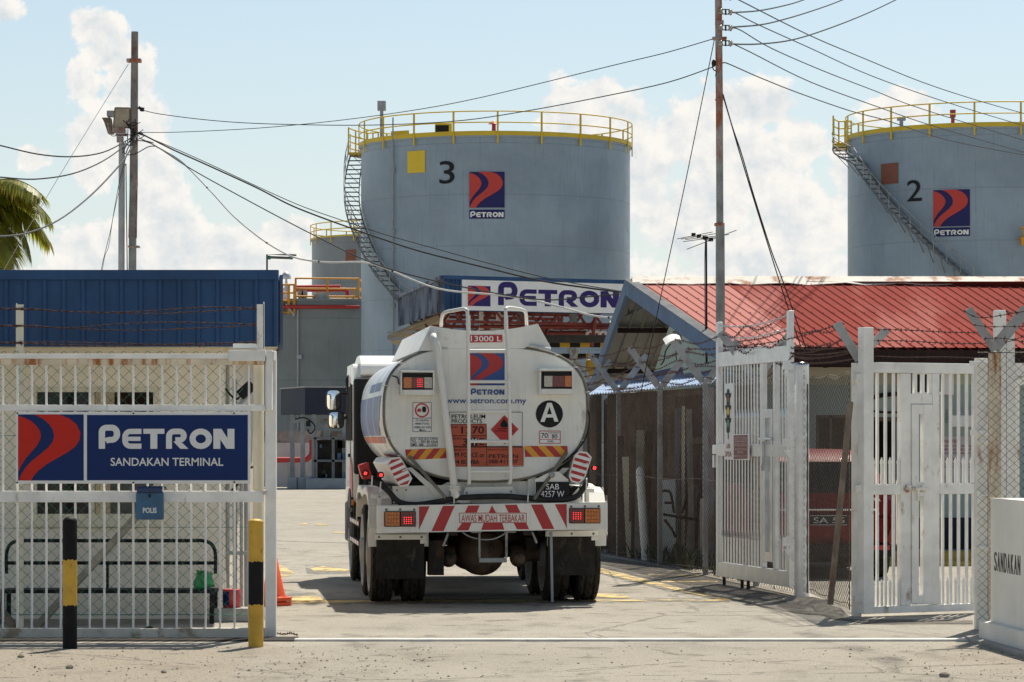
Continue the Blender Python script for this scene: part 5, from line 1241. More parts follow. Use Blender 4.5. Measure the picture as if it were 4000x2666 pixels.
mb = MB(); mb.tube(smooth_pts([t3(2150, 890, D), t3(2163, 960, D - .02), t3(2140, 1080, D - .02), t3(2080, 1180, D - .02), t3(1960, 1290, D - .04)], 5), .008, 6); mb.tube(smooth_pts([t3(650, 625, D - .01), t3(690, 640, D - .02), t3(700, 680, D - .04), t3(716, 690, D - .05)], 5), .007, 6); mb.builds('lamp_cable', 'wire_black', O)
# ladder
ld = MB(); r_ = .018
def tub(pts, d, r=r_, k=5): return [t3(x, y, d) for x, y in pts]
for pts in ([(1242, 1440), (1240, 1350), (1235, 700), (1228, 180), (1222, 130), (1200, 112), (1120, 125), (1060, 138), (1035, 160), (1028, 200), (1025, 245)],
            [(1552, 1440), (1558, 1350), (1545, 700), (1522, 180), (1520, 120), (1540, 104), (1600, 110), (1650, 122), (1672, 140), (1678, 180), (1680, 240)]):
    P3 = []
    for i, (x, y) in enumerate(pts): dd = D - .20 if i < 5 else D - .20 + .05 * (i - 4); P3.append(t3(x, y, min(dd, D + .1)))
    ld.tube(smooth_pts(P3, 4), r_, 10)
ld.tube(smooth_pts([t3(1240, 1430, D - .2), t3(1238, 1448, D - .18), t3(1225, 1456, D - .05)], 4), .02, 8); ld.tube(smooth_pts([t3(1554, 1430, D - .2), t3(1548, 1448, D - .18), t3(1528, 1452, D - .05)], 4), .02, 8)
for x in (1231, 1520): ld.tube([t3(x + 2, 165, D - .2), t3(x + 4, 300, D - .2)], .021, 10)
lad = ld.build('ladder', 'truck_white', O)
for y in (434, 670, 897, 1127, 1357): MB().tube([t3(1236 + (y - 434) * .006, y, D - .2), t3(1530 + (y - 434) * .028, y, D - .2)], .017, 10).build('rung', 'truck_white', lad)
# drop pipe
mb = MB(); mb.tube(smooth_pts([t3(968, 322, D + .0), t3(970, 330, D - .08), t3(978, 352, D - .13), t3(990, 400, D - .14)], 5) + [t3(1040, 770, D - .13), t3(1125, 1465, D - .12)], .040, 18)
mb.tube(smooth_pts([t3(1128, 1500, D - .12), t3(1135, 1545, D - .12), t3(1170, 1568, D - .1), t3(1230, 1572, D - .05)], 5), .045, 14)
pip = mb.build('drop_pipe', 'truck_white', O)
mb = MB(); c = t3(970, 325, D); mb.lathe([(.001, -.02), (.062, -.02), (.062, .01)], (c.x, D - .005, c.z), n=24, axis='y')
for k in range(12): mb.ball((c.x + .052 * cos(k * pi / 6), D - .03, c.z + .052 * sin(k * pi / 6)), .007, 4)
c = t3(1127, 1483, D - .12); mb.lathe([(.001, -.022), (.065, -.022), (.065, -.005), (.05, -.004), (.05, .004), (.065, .005), (.065, .022), (.001, .022)], c, n=24)
for k in range(8): mb.cyl(c + Vector((.056 * cos(k * pi / 4), .056 * sin(k * pi / 4), -.035)), c + Vector((.056 * cos(k * pi / 4), .056 * sin(k * pi / 4), .035)), .006, n=6)
mb.build('pipe_flange', 'truck_white', pip)
# upper lamp boxes
def lens_dots(mb, x0, y0, x1, y1, nx, ny, d, zf, mi=0, r=.006):
    for i in range(nx):
        for j in range(ny): c = zf(x0 + (x1 - x0) * (i + .5) / nx, y0 + (y1 - y0) * (j + .5) / ny, d); mb.box(c.x - r, c.x + r, d - .003, d, c.z - r, c.z + r, mi)
for (bx0, bx1, y0, y1, cells, ds, led) in ((715, 975, 583, 772, ((738, 800, 'lamp_orange'), (803, 893, 'lamp_red'), (897, 957, 'lamp_clear')), 0, (840, 885)), (1778, 2040, 572, 765, ((1815, 1878, 'lamp_clear'), (1882, 1970, 'lamp_red'), (1973, 2030, 'lamp_orange')), 1, None)):
    mb = MB(); r3(mb, bx0, y0, bx1, y0 + 16, D - .17, D - .004); r3(mb, bx0, y0 + 17, bx0 + 12, y1, D - .16, D - .004); r3(mb, bx1 - 12, y0 + 17, bx1, y1, D - .16, D - .004); r3(mb, bx0 + 13, y1 - 40, bx1 - 13, y1, D - .16, D - .004); r3(mb, bx0 + 13, y0 + 17, bx1 - 13, y1 - 41, D - .04, D - .004)
    if ds: r3(mb, bx0 - 14, y0 + 4, bx0 - 1, y0 + 20, D - .15, D - .004)
    bx = mb.build('lamp_box', 'truck_white', O, bevel=.003)
    mb = MB(); r3(mb, cells[0][0] - 8, y0 + 24, cells[2][1] + 8, y0 + 145, D - .13, D - .045); mb.build('lamp_housing', 'black', bx, bevel=.004)
    for (c0, c1, m) in cells:
        mb = MB(); r3(mb, c0, y0 + 54, c1, y0 + 137, D - .138, D - .131); lens_dots(mb, c0, y0 + 54, c1, y0 + 137, 5, 5, D - .138, t3, 0, .004); mb.build('lens', m, bx)
    if led: mb = MB(); lens_dots(mb, led[0], y0 + 60, led[1], y0 + 130, 4, 5, D - .1425, t3, 0, .0022); mb.build('led_cluster', 'led', bx)
# lettering and panels on the tank end
E = D - .004; E2 = D - .007; E3 = D - .010
mb = MB(); q3(mb, [(1243, 313), (1494, 311), (1494, 367), (1243, 370)], E); x3(mb, '13000 L', 1252, 320, 1486, 361, E2, 1, .012); mb.build('capacity_panel', ['red_hivis', 'sign_white'], O)
mb = MB(); a = t3(1243, 660, E); b = t3(1512, 452, E); c2 = t3(1243, 698, E)
emblem(mb, a.x, c2.z, b.x, b.z, E, 0, 1, .002); mb.build('emblem', ['decal_blue', 'red_hivis'], O)
mb = MB(); a = t3(1253, 770, E2); b = t3(1510, 730, E2); wordmark(mb, (a.x, a.z), (b.x, b.z), E2, 0, 1.18); mb.build('name_lettering', 'decal_blue', O)
mb = MB(); x3(mb, 'www.petron.com.my', 1060, 800, 1678, 850, E2, 0, .012); mb.build('web_lettering', 'decal_blue', O)
mb = MB(); q3(mb, [(806, 830), (954, 825), (954, 1052), (808, 1056)], E, 0)
def frame3(mb, x0, y0, x1, y1, w, d, mi): 
    for q in ((x0, y0, x1, y0 + w), (x0, y1 - w, x1, y1), (x0, y0 + w, x0 + w, y1 - w), (x1 - w, y0 + w, x1, y1 - w)): q3(mb, [(q[0], q[1]), (q[2], q[1]), (q[2], q[3]), (q[0], q[3])], d, mi)
frame3(mb, 808, 829, 952, 1053, 3, E2, 1); q3(mb, [(811, 948), (949, 946), (949, 950), (811, 952)], E2, 1)
def disc3(mb, x, y, r0, r1, d, mi, n=36):
    for k in range(n):
        a, b = 2 * pi * k / n, 2 * pi * (k + 1) / n
        q = [(x + r1 * cos(a), y + r1 * sin(a)), (x + r1 * cos(b), y + r1 * sin(b))]
        q += [(x + r0 * cos(b), y + r0 * sin(b)), (x + r0 * cos(a), y + r0 * sin(a))] if r0 else [(x, y)]
        q3(mb, q, d, mi)
disc3(mb, 879, 889, 44, 55, E2, 2)
q3(mb, [(842, 886), (848, 876), (868, 876), (873, 886), (873, 900), (842, 900)], E2, 2); q3(mb, [(880, 868), (888, 860), (904, 860), (910, 868), (911, 898), (880, 898)], E2, 1); q3(mb, [(884, 899), (907, 899), (907, 905), (884, 905)], E2, 1)
q3(mb, [(845, 901), (852, 901), (852, 905), (845, 905)], E2, 2); q3(mb, [(863, 901), (870, 901), (870, 905), (863, 905)], E2, 2)
x3(mb, 'DI LARANG', 831, 958, 930, 974, E2, 1, .012); x3(mb, 'MEMOTONG', 828, 984, 934, 999, E2, 1, .012); x3(mb, 'SEBELAH KIRI', 820, 1011, 946, 1027, E2, 1, .012)
q3(mb, [(853, 1041), (874, 1032), (874, 1038), (906, 1038), (906, 1044), (874, 1044), (874, 1050)], E2, 1); mb.build('no_overtaking_panel', ['sign_white', 'black', 'red_paint'], O)
mb = MB(); q3(mb, [(790, 1100), (1000, 1092), (1000, 1162), (792, 1170)], E, 0); frame3(mb, 792, 1097, 998, 1166, 3, E2, 1)
x3(mb, 'NO. ADUAN LPKP', 798, 1102, 994, 1116, E2, 1, .012); x3(mb, 'TEL: 1 800 88 4266', 798, 1119, 995, 1139, E2, 1, .012); x3(mb, 'SMS: 088 - 231024', 798, 1142, 988, 1163, E2, 1, .012); mb.build('complaint_panel', ['sign_white', 'black'], O)
mb = MB(); q3(mb, [(1090, 905), (1648, 900), (1656, 1312), (1094, 1322)], E, 0)
q3(mb, [(1094, 998), (1370, 995), (1372, 1168), (1654, 1166), (1656, 1312), (1096, 1321)], E2, 1)
frame3(mb, 1088, 902, 1648, 1166, 3.5, E3, 2); frame3(mb, 1096, 1082, 1372, 1087, 2.4, E3, 2); frame3(mb, 1096, 1168, 1654, 1173, 2.4, E3, 2)
q3(mb, [(1370, 995), (1374, 995), (1377, 1316), (1373, 1316)], E3, 2); q3(mb, [(1096, 995), (1370, 992), (1370, 996), (1096, 999)], E3, 2); frame3(mb, 1092, 1170, 1656, 1320, 3, E3 - .001, 2)
x3(mb, 'PETROLEUM', 1105, 921, 1364, 952, E3, 2, .008); x3(mb, 'PRODUCTS', 1106, 958, 1338, 988, E3, 2, .008)
x3(mb, 'UN.NO.', 1100, 1012, 1155, 1026, E3, 2, .0); x3(mb, '1270', 1180, 1012, 1354, 1068, E3, 2, .012)
x3(mb, 'HAZCHEM', 1100, 1098, 1185, 1112, E3, 2, .0); x3(mb, '3', 1190, 1104, 1228, 1158, E3, 2, .012); q3(mb, [(1256, 1098), (1304, 1098), (1304, 1160), (1256, 1160)], E3, 2); x3(mb, 'Y', 1260, 1104, 1300, 1156, E3 - .003, 0, .012); x3(mb, 'E', 1318, 1103, 1356, 1156, E3, 2, .012)
x3(mb, 'EMERGENCY CALL', 1102, 1186, 1268, 1201, E3, 2, .0); x3(mb, '999 POLICE or', 1104, 1213, 1358, 1249, E3, 2, .008); x3(mb, '994 BOMBA', 1104, 1267, 1318, 1302, E3, 2, .008)
x3(mb, 'SPECIALIST ADVICE', 1384, 1183, 1545, 1197, E3, 2, .0); x3(mb, 'PETRON', 1390, 1226, 1614, 1256, E3, 2, .008); x3(mb, '088-411107', 1390, 1266, 1614, 1296, E3, 2, .008)
q3(mb, [(1510, 926), (1618, 1034), (1512, 1150), (1404, 1038)], E2 - .001, 3)
q3(mb, [(1478, 1008), (1484, 985), (1498, 968), (1504, 950), (1520, 970), (1532, 985), (1540, 1008), (1530, 1020), (1488, 1020)], E3 - .001, 2); q3(mb, [(1456, 1028), (1566, 1028), (1566, 1033), (1456, 1033)], E3 - .001, 2); x3(mb, 'FLAMMABLE LIQUID', 1438, 1040, 1588, 1056, E3 - .001, 2, .0); x3(mb, '3', 1505, 1112, 1522, 1138, E3 - .001, 2, .0)
mb.build('hazard_panel', ['truck_white', 'haz_orange', 'black', 'red_paint'], O)
mb = MB(); disc3(mb, 1854, 917, 0, 104, E, 0, 48); q3(mb, [(1785, 978), (1838, 832), (1872, 832), (1924, 976), (1893, 976), (1882, 944), (1828, 945), (1817, 978)], E2, 1); q3(mb, [(1836, 920), (1874, 919), (1855, 862)], E3, 0); mb.build('class_badge', ['black', 'sign_white'], O)
mb = MB(); q3(mb, [(1778, 1046), (1940, 1046), (1940, 1144), (1778, 1143)], E, 0); frame3(mb, 1778, 1046, 1940, 1144, 5, E2, 1); frame3(mb, 1783, 1111, 1935, 1115, 2, E2, 1); q3(mb, [(1848, 1051), (1851, 1051), (1851, 1111), (1848, 1111)], E2, 1)
x3(mb, '70', 1791, 1062, 1842, 1102, E2, 2, .008); x3(mb, '80', 1872, 1072, 1916, 1106, E2, 2, .008); x3(mb, 'LEBUHRAYA', 1854, 1056, 1932, 1067, E2, 2, .0); x3(mb, 'KM/J', 1840, 1120, 1884, 1136, E2, 2, .01); mb.build('speed_panel', ['sign_white', 'red_paint', 'black'], O)
def clip(poly, n, c):
    out_ = []
    for i in range(len(poly)):
        a, b = poly[i], poly[(i + 1) % len(poly)]; da = a[0] * n[0] + a[1] * n[1] - c; db = b[0] * n[0] + b[1] * n[1] - c
        if da >= 0: out_.append(a)
        if (da > 0) != (db > 0) and da != db: t = da / (da - db); out_.append((a[0] + t * (b[0] - a[0]), a[1] + t * (b[1] - a[1])))
    return out_
def bands(mb, poly, n, nb, zf, d, first=0):
    v = [p[0] * n[0] + p[1] * n[1] for p in poly]; lo_, hi_ = min(v), max(v)
    for k in range(nb):
        c0 = lo_ + (hi_ - lo_) * k / nb; c1 = lo_ + (hi_ - lo_) * (k + 1) / nb
        q = clip(clip(poly, n, c0), (-n[0], -n[1]), -c1)
        if len(q) > 2: mb.poly([zf(x, y, d) for x, y in q], (k + first) % 2)
mb = MB(); bands(mb, [(749, 1190), (1062, 1178), (1066, 1256), (762, 1270)], (.78, .63), 7, t3, E, 0); mb.build('reflective_strip', ['red_hivis', 'amber_hivis'], O)
mb = MB(); bands(mb, [(1664, 1162), (1992, 1162), (1994, 1216), (1970, 1246), (1668, 1246)], (.74, -.67), 7, t3, E, 0); mb.build('reflective_strip', ['red_hivis', 'amber_hivis'], O)
# company stripes on the flank
def flank(a0, a1, y0, y1, y2, y3, name, m, k=1.004):
    mb = MB(); n = 10
    for i in range(n):
        f0, f1 = i / n, (i + 1) / n; A0 = radians(a0 + (a1 - a0) * f0); A1 = radians(a0 + (a1 - a0) * f1)
        p, q = rim(A0, k), rim(A1, k)
        mb.poly([(p[0], y0 + (y3 - y0) * f0, p[1]), (p[0], y1 + (y2 - y1) * f0, p[1]), (q[0], y1 + (y2 - y1) * f1, q[1]), (q[0], y0 + (y3 - y0) * f1, q[1])])
    return mb.build(name, m, O)
flank(172, 196, -.2, 3.7, 3.7, .4, 'blue_stripe', 'decal_blue'); flank(197, 203, -.1, 3.6, 3.6, .0, 'orange_stripe', 'haz_orange'); flank(160, 168, .3, 2.2, 2.2, .3, 'flank_lettering', 'decal_blue')
for k in range(10): flank(214, 219, -.3 + k * .25, -.18 + k * .25, -.18 + k * .25, -.3 + k * .25, 'reflector_mark', 'red_hivis')
# hose tubes on both sides
for (poly, n, ln, nb) in (([(612, 1302), (640, 1262), (708, 1250), (738, 1292), (800, 1408), (772, 1462), (716, 1472), (690, 1448)], (.41, .91), 2.6, 9), ([(2050, 1236), (2086, 1207), (2140, 1214), (2175, 1252), (2122, 1410), (2076, 1448), (2026, 1432), (2008, 1390)], (-.28, .96), 2.4, 9)):
    dd = D - .16; mb = MB(); mb.prism([t3(x, y, dd + .012) for x, y in poly], (0, ln, 0)); tb = mb.build('hose_tube', 'truck_white', O, bevel=.008)
    cx = sum(p[0] for p in poly) / 8; cy = sum(p[1] for p in poly) / 8
    mb = MB(); mb.prism([t3(cx + (x - cx) * 1.05, cy + (y - cy) * 1.05, dd) for x, y in poly], (0, .03, 0)); mb.build('tube_door', 'truck_white', tb, bevel=.006)
    mb = MB(); bands(mb, [(cx + (x - cx) * .93, cy + (y - cy) * .93) for x, y in poly], n, nb, t3, dd - .003, 0); mb.build('chevron_panel', ['red_hivis', 'sign_white'], tb)
    mb = MB(); c = Vector(t3(cx + 20, cy - 8, dd)); mb.bar(c, Vector(t3(cx + 62, cy - 28, dd - .02)), .018, .012); mb.build('door_latch', 'galv', tb)
# marker lights
def marker(X, Y, d, r, hood):
    c = t3(X, Y, d); mb = MB(); mb.lathe([(.001, .0), (r * 1.3, .0), (r * 1.3, .09), (.001, .1)], (c.x, d + .005, c.z), n=16, axis='y'); o = mb.build('marker_lamp', 'black', O)
    mb = MB(); mb.lathe([(.001, -.012), (r * .7, -.008), (r, 0)], (c.x, d, c.z), n=16, axis='y'); l_ = mb.build('lens', 'lamp_red', o)
    mb = MB()
    for k in range(4): a = k * pi / 2 + .5; mb.ball((c.x + r * .45 * cos(a), d - .012, c.z + r * .45 * sin(a)), r * .28, 5)
    mb.build('led_cluster', 'led', o)
marker(446, 1372, -.35, .026, 0); marker(565, 1384, D - .2, .026, 0); marker(2199, 1331, D - .1, .026, 0)
mb = MB(); mb.prism([t3(x, y, -.3) for x, y in ((395, 1310), (470, 1285), (475, 1330), (505, 1410), (430, 1420), (410, 1370))], (0, .3, 0)); mb.build('red_cap', 'red_paint', O, bevel=.02)
# number plate
mb = MB(); mb.prism([t3(x, y, D - .10) for x, y in ((1745, 1420), (1860, 1362), (1925, 1358), (2000, 1420), (2003, 1568), (1745, 1575))], (0, .03, 0)); pb = mb.build('plate_bracket', 'truck_white', O, bevel=.004)
mb = MB(); r3(mb, 1750, 1437, 2006, 1562, D - .115, D - .103); mb.build('number_plate', 'black', pb, bevel=.003)
mb = MB(); x3(mb, 'SAB', 1830, 1452, 1928, 1496, D - .118, 0, .0); x3(mb, '4257 W', 1790, 1506, 1968, 1554, D - .118, 0, .0); mb.build('plate_lettering', 'sign_white', pb)
mb = MB(); c = t3(1873, 1384, D - .1); mb.cyl((c.x, D - .135, c.z), (c.x, D - .1, c.z), .03, .034, 14); mb.build('plate_lamp', 'galv_old', pb)
# saddle and frame under the tank
mb = MB()
for pts, d0, th in (([(655, 1470), (1085, 1462), (1085, 1605), (660, 1600)], -.74, .05), ([(1690, 1420), (1745, 1400), (2010, 1560), (2080, 1480), (2110, 1600), (1690, 1600)], -.74, .05), ([(1036, 1460), (1075, 1440), (1690, 1430), (1735, 1450), (1740, 1600), (1036, 1600)], -.70, .06)):
    mb.prism([t3(x, y, d0) for x, y in pts], (0, th, 0))
mb.prism([t3(x, y, -.76) for x, y in ((760, 1330), (800, 1325), (1050, 1540), (1040, 1575), (1000, 1560))], (0, .015, 0)); mb.prism([t3(x, y, -.76) for x, y in ((1955, 1330), (2010, 1330), (1760, 1575), (1720, 1560))], (0, .015, 0))
sd = mb.build('tank_saddle', 'truck_white', O, bevel=.004)
mb = MB(); mb.prism([t3(x, y, -.80) for x, y in ((1190, 1550), (1212, 1478), (1572, 1472), (1605, 1540), (1605, 1552))], (0, .03, 0)); mb.build('cover_plate', 'truck_white', sd, bevel=.004)
mb = MB()
for X, Y in ((1222, 1520), (1562, 1512), (650, 1500), (688, 1502), (756, 1500), (2022, 1470), (2092, 1468)): c = t3(X, Y, -.81); mb.ball((c.x, -.805, c.z), .012, 5)
mb.builds('bolt', 'galv_old', sd)
mb = MB(); mb.box(-.42, -.34, -.9, 6.0, .72, .98); mb.box(.34, .42, -.9, 6.0, .72, .98)
for y in (-.5, .65, 2.2, 3.6): mb.box(-.34, .34, y, y + .1, .76, .94)
mb.box(-1.0, 1.0, -.55, 3.9, 1.0, 1.22); mb.build('chassis', 'chassis', O)
mb = MB(); pts = [t4(x, y, D - .13) for x, y in ((500, 165), (560, 185), (620, 232), (680, 300), (740, 330), (850, 338), (1000, 317), (1130, 292), (1250, 280), (1500, 274), (1650, 284), (1850, 302), (1980, 297), (2070, 270), (2120, 205), (2138, 170))]
mb.tube(smooth_pts(pts, 5), .030, 12); hs = mb.build('rubber_hose', 'hose', O)
mb = MB()
for x, y in ((495, 160), (560, 205), (1125, 292), (1690, 285), (2138, 180)): a = t4(x, y, D - .17); mb.tube(smooth_pts([a + Vector((0, 0, -.05)), a + Vector((.0, -.015, 0)), a + Vector((.004, 0, .05)), a + Vector((.01, .05, .055))], 4), .007, 6)
mb.builds('hose_hook', 'truck_white', hs)
# bumper with chevrons and lamps
BD = -1.0; mb = MB(); mb.prism([t4(x, y, BD) for x, y in ((538, 346), (2300, 318), (2302, 526), (540, 556))], (0, .2, 0)); bp = mb.build('bumper', 'truck_white', O, bevel=.004)
mb = MB()
for pts in ([(574, 352), (853, 350), (853, 549), (578, 552)], [(1990, 330), (2252, 326), (2254, 524), (1992, 527)]): mb.prism([t4(x, y, BD - .012) for x, y in pts], (0, .01, 0))
mb.builds('lamp_plate', 'truck_white', bp, bevel=.003)
mb = MB()
for pts in ([(857, 352), (938, 350), (857, 530)], [(1040, 347), (1130, 347), (1045, 540), (952, 541)], [(1232, 345), (1322, 344), (1298, 398), (1208, 398)], [(1187, 478), (1258, 478), (1235, 535), (1143, 536)], [(1415, 343), (1447, 399), (1391, 399)], [(1352, 478), (1494, 478), (1510, 529), (1332, 532)], [(1513, 340), (1605, 338), (1634, 398), (1542, 398)], [(1582, 478), (1679, 478), (1700, 526), (1608, 527)], [(1713, 337), (1803, 336), (1893, 524), (1803, 525)], [(1897, 335), (1987, 333), (1987, 515)]): q4(mb, pts, BD - .003)
def frame4(mb, x0, y0, x1, y1, w, d, mi, dy=0):
    for q in ((x0, y0, x1, y0 + w), (x0, y1 - w, x1, y1), (x0, y0 + w, x0 + w, y1 - w), (x1 - w, y0 + w, x1, y1 - w)): q4(mb, [(q[0], q[1]), (q[2], q[1]), (q[2], q[3]), (q[0], q[3])], d, mi)
frame4(mb, 1165, 400, 1681, 478, 5, BD - .004, 0); x4(mb, 'AWAS MUDAH TERBAKAR', 1182, 412, 1666, 471, BD - .004, 0, .003)
mb.build('chevron_panel', 'red_hivis', bp)
for (hx0, hx1, y0, y1, cells, led) in ((590, 833, 388, 507, ((598, 708, 'lamp_orange'), (718, 828, 'lamp_red')), (735, 805, 428, 488)), (2008, 2246, 364, 482, ((2014, 2120, 'lamp_red'), (2130, 2240, 'lamp_orange')), (2030, 2105, 392, 455))):
    mb = MB(); r4(mb, hx0, y0, hx1, y1, BD - .035, BD - .013); hb_ = mb.build('rear_lamp', 'black', bp, bevel=.006)
    bpc = hb_
    for c0, c1, m in cells:
        mb = MB(); r4(mb, c0, y0 + 7, c1, y1 - 7, BD - .045, BD - .0355)
        for k in range(1, 5): a = t4(c0 + (c1 - c0) * k / 5, y1 - 10, BD - .045); b = t4(c0, y0 + 10, BD - .045); mb.box(a.x - .0015, a.x + .0015, BD - .048, BD - .0452, a.z, b.z, 1)
        for k in range(1, 4): a = t4(c0 + 3, y0 + (y1 - y0) * k / 4, BD - .045); b = t4(c1 - 3, y0, BD - .045); mb.box(a.x, b.x, BD - .0482, BD - .0452, a.z - .0015, a.z + .0015, 1)
        mb.build('lens', [m, 'black'], bp, bevel=.002)
    mb = MB(); lens_dots(mb, led[0], led[2], led[1], led[3], 4, 4, BD - .0485, t4, 0, .0032)
    mb.build('led_cluster', 'led', bp)
mb = MB()
for X, Y in ((606, 376), (713, 375), (820, 375), (2022, 352), (2128, 351), (2233, 350)): c = t4(X, Y, BD - .012); mb.lathe([(.001, 0), (.013, 0), (.013, .006)], (c.x, BD - .0155, c.z), n=14, axis='y')
mb.builds('bolt', 'ring', bp)
# mudflaps, tow frame, stake
for (x0, x1, y0, y1, bx0, bx1, by0, by1) in ((530, 897, 605, 908, 515, 917, 565, 607), (1845, 2207, 582, 880, 1826, 2232, 538, 582)):
    fd = -.66; mb = MB(); r4(mb, bx0, by0, bx1, by1, fd - .02, fd - .004); r4(mb, bx0 + 350, by1 - 1, bx1, by1 + 30, fd - .012, fd - .004); fb = mb.build('flap_bracket', 'truck_white', O, bevel=.004)
    mb = MB(); r4(mb, x0, y0, x1, y1, fd, fd + .02)
    for k in range(3): r4(mb, x0 + 25 + k * 118, y0 + 32, x0 + 118 + k * 118, y0 + 90, fd - .006, fd - .001)
    for q in ((x0 + 5, y0 + 110, x1 - 5, y0 + 116), (x0 + 8, y1 - 14, x1 - 8, y1 - 8), (x0 + 3, y0 + 30, x0 + 9, y1 - 8), (x1 - 9, y0 + 30, x1 - 3, y1 - 8)): r4(mb, *q, fd - .006, fd - .001)
    fl = mb.build('mudflap', 'rubber', O, bevel=.003)
    mb = MB(); x4(mb, 'AWAS', x0 + 38, y0 + 160, x1 - 38, y0 + 238, fd - .006, 0, .05); mb.build('raised_lettering', 'black', fl)
    mb = MB()
    for k in range(3): c = t4(bx0 + 35 + k * (bx1 - bx0 - 75) / 2, (by0 + by1) / 2, fd - .02); mb.lathe([(.001, 0), (.012, 0), (.012, .006)], (c.x, fd - .024, c.z), n=12, axis='y')
    mb.builds('bolt', 'ring', fb)
mb = MB()
for (x0, y0, x1, y1) in ((1312, 555, 1328, 745), (1518, 552, 1536, 745)): r4(mb, x0, y0, x1, y1, -.86, -.83)
r4(mb, 1318, 746, 1530, 782, -.87, -.82); r4(mb, 1255, 543, 1335, 556, -.86, -.83); r4(mb, 1510, 542, 1600, 554, -.86, -.83); mb.build('tow_frame', 'galv_old', O, bevel=.006)
mb = MB(); mb.tube(smooth_pts([t4(x, y, -.84) for x, y in ((1190, 550), (1250, 585), (1350, 606), (1440, 597), (1515, 560))], 5), .008, 6); mb.bar(t4(1080, 555, -.8), t4(1042, 655, -.8), .03, .02); mb.bar(t4(1722, 545, -.8), t4(1758, 632, -.8), .03, .02); mb.builds('mud_bracket', 'galv_old', O)
mb = MB(); a = t4(1868, 545, -.9); b = t4(1878, 1090, -.9); mb.bar(a, (b.x, b.y, max(.03, b.z)), .026, .012); mb.build('earth_strap', 'steel_grey', O)
# axles
for ly in (0, 1.3):
    mb = MB(); mb.tube([(-1.1, ly, .5), (-.3, ly, .5)], [.07, .09], 14); mb.tube([(.3, ly, .5), (1.1, ly, .5)], [.09, .07], 14)
    mb.lathe([(.001, -.32), (.10, -.31), (.20, -.25), (.245, -.14), (.25, 0), (.245, .14), (.15, .3), (.001, .32)], (-.02, ly, .52), n=28, axis='y'); ax = mb.build('axle', 'axle', O)
for X in (1090, 1628): c = t4(X, 755, -.5); MB().lathe([(.001, -.14), (.05, -.135), (.072, -.09), (.075, 0), (.09, .01), (.09, .03), (.075, .04), (.075, .2)], (c.x, -.38, c.z), n=22, axis='y').build('brake_chamber', 'axle', O)
mb = MB(); mb.box(-.55, -.43, -.3, 1.6, .55, .68); mb.box(.43, .55, -.3, 1.6, .55, .68); mb.builds('leaf_spring', 'chassis', O)
mb = MB(); mb.box(-.62, -.46, -.62, -.40, .30, .66); mb.build('shock_bracket', 'chassis', O)
# wheels
def wheel(lx, ly, wdt, face):
    R = .5; mb = MB(); n = 72; half = wdt / 2
    cols = [(-half, .40), (-half + .004, .455), (-half + .018, .490), (-half + .03, .5)] + [(-half + .03 + (wdt - .06) * k / 8, .5) for k in range(1, 8)] + [(half - .03, .5), (half - .018, .490), (half - .004, .455), (half, .40)]
    vs = []
    for j, (x, r) in enumerate(cols):
        for k in range(n):
            rr_ = r
            if 3 <= j <= 11:
                u = (j - 3); gr = (k * 2 + u * (1 if u < 4 else -1) * 1) % 6
                if u in (2, 6): rr_ -= .02
                elif gr == 0: rr_ -= .022
            a = 2 * pi * k / n; vs.append((x, rr_ * cos(a), rr_ * sin(a)))
    mb.add(vs, [(j * n + k, j * n + (k + 1) % n, (j + 1) * n + (k + 1) % n, (j + 1) * n + k) for j in range(len(cols) - 1) for k in range(n)])
    w = bpy.data.objects.new('wheel', None); COL.objects.link(w); w.parent = O; w.location = (lx, ly, .5)
    mb.build('tyre', 'tyre', w)
    s_ = face; mb = MB(); mb.lathe([(.40, -s_ * half * .6), (.40, s_ * half), (.37, s_ * half * .98), (.34, s_ * half * .5), (.16, s_ * half * .3), (.14, s_ * (half + .02)), (.001, s_ * (half + .03))], n=32, axis='x')
    for k in range(8): a = k * pi / 4; mb.ball((s_ * half * .42, .22 * cos(a), .22 * sin(a)), .02, 4)
    mb.build('rim', 'galv_old', w); return w
for ly in (0, 1.3):
    for sgn in (-1, 1):
        for (x, f) in ((1.088, sgn), (.75, -sgn)): wheel(sgn * x + .0, ly, .245, f)
for sgn in (-1, 1): wheel(sgn * 1.03, 4.9, .27, sgn)
# wings over the rear wheels
for sgn in (-1, 1):
    pr = [(-.60, .60), (-.62, .80), (-.56, 1.02), (-.42, 1.15), (-.15, 1.20), (.3, 1.20), (.65, 1.16), (1.0, 1.20), (1.6, 1.20), (1.85, 1.10), (2.0, .85)]
    mb = MB(); xo = sgn * 1.235; xi = sgn * .62
    for i in range(len(pr) - 1):
        (y0, z0), (y1, z1) = pr[i], pr[i + 1]; mb.poly([(xo, y0, z0), (xi, y0, z0), (xi, y1, z1), (xo, y1, z1)])
        mb.poly([(xo, y0, z0), (xo, y1, z1), (xo, y1 + (.04 if i > 4 else .05), z1 - .07), (xo, y0 + .05, z0 - (.07 if i > 2 else .0))])
    mb.build('wing', 'truck_white', O, solid=.016)
mb = MB()
for (x0, y0, x1, y1) in ((540, 262, 570, 345), (2132, 240, 2160, 318), (495, 262, 640, 292), (2100, 215, 2200, 245)): r4(mb, x0, y0, x1, y1, -.7, -.6)
c = t4(2165, 260, -.2); mb.ball((c.x, -.1, c.z), (.10, .16, .12), 8); mb.builds('wing_bracket', 'truck_white', O, bevel=.006)
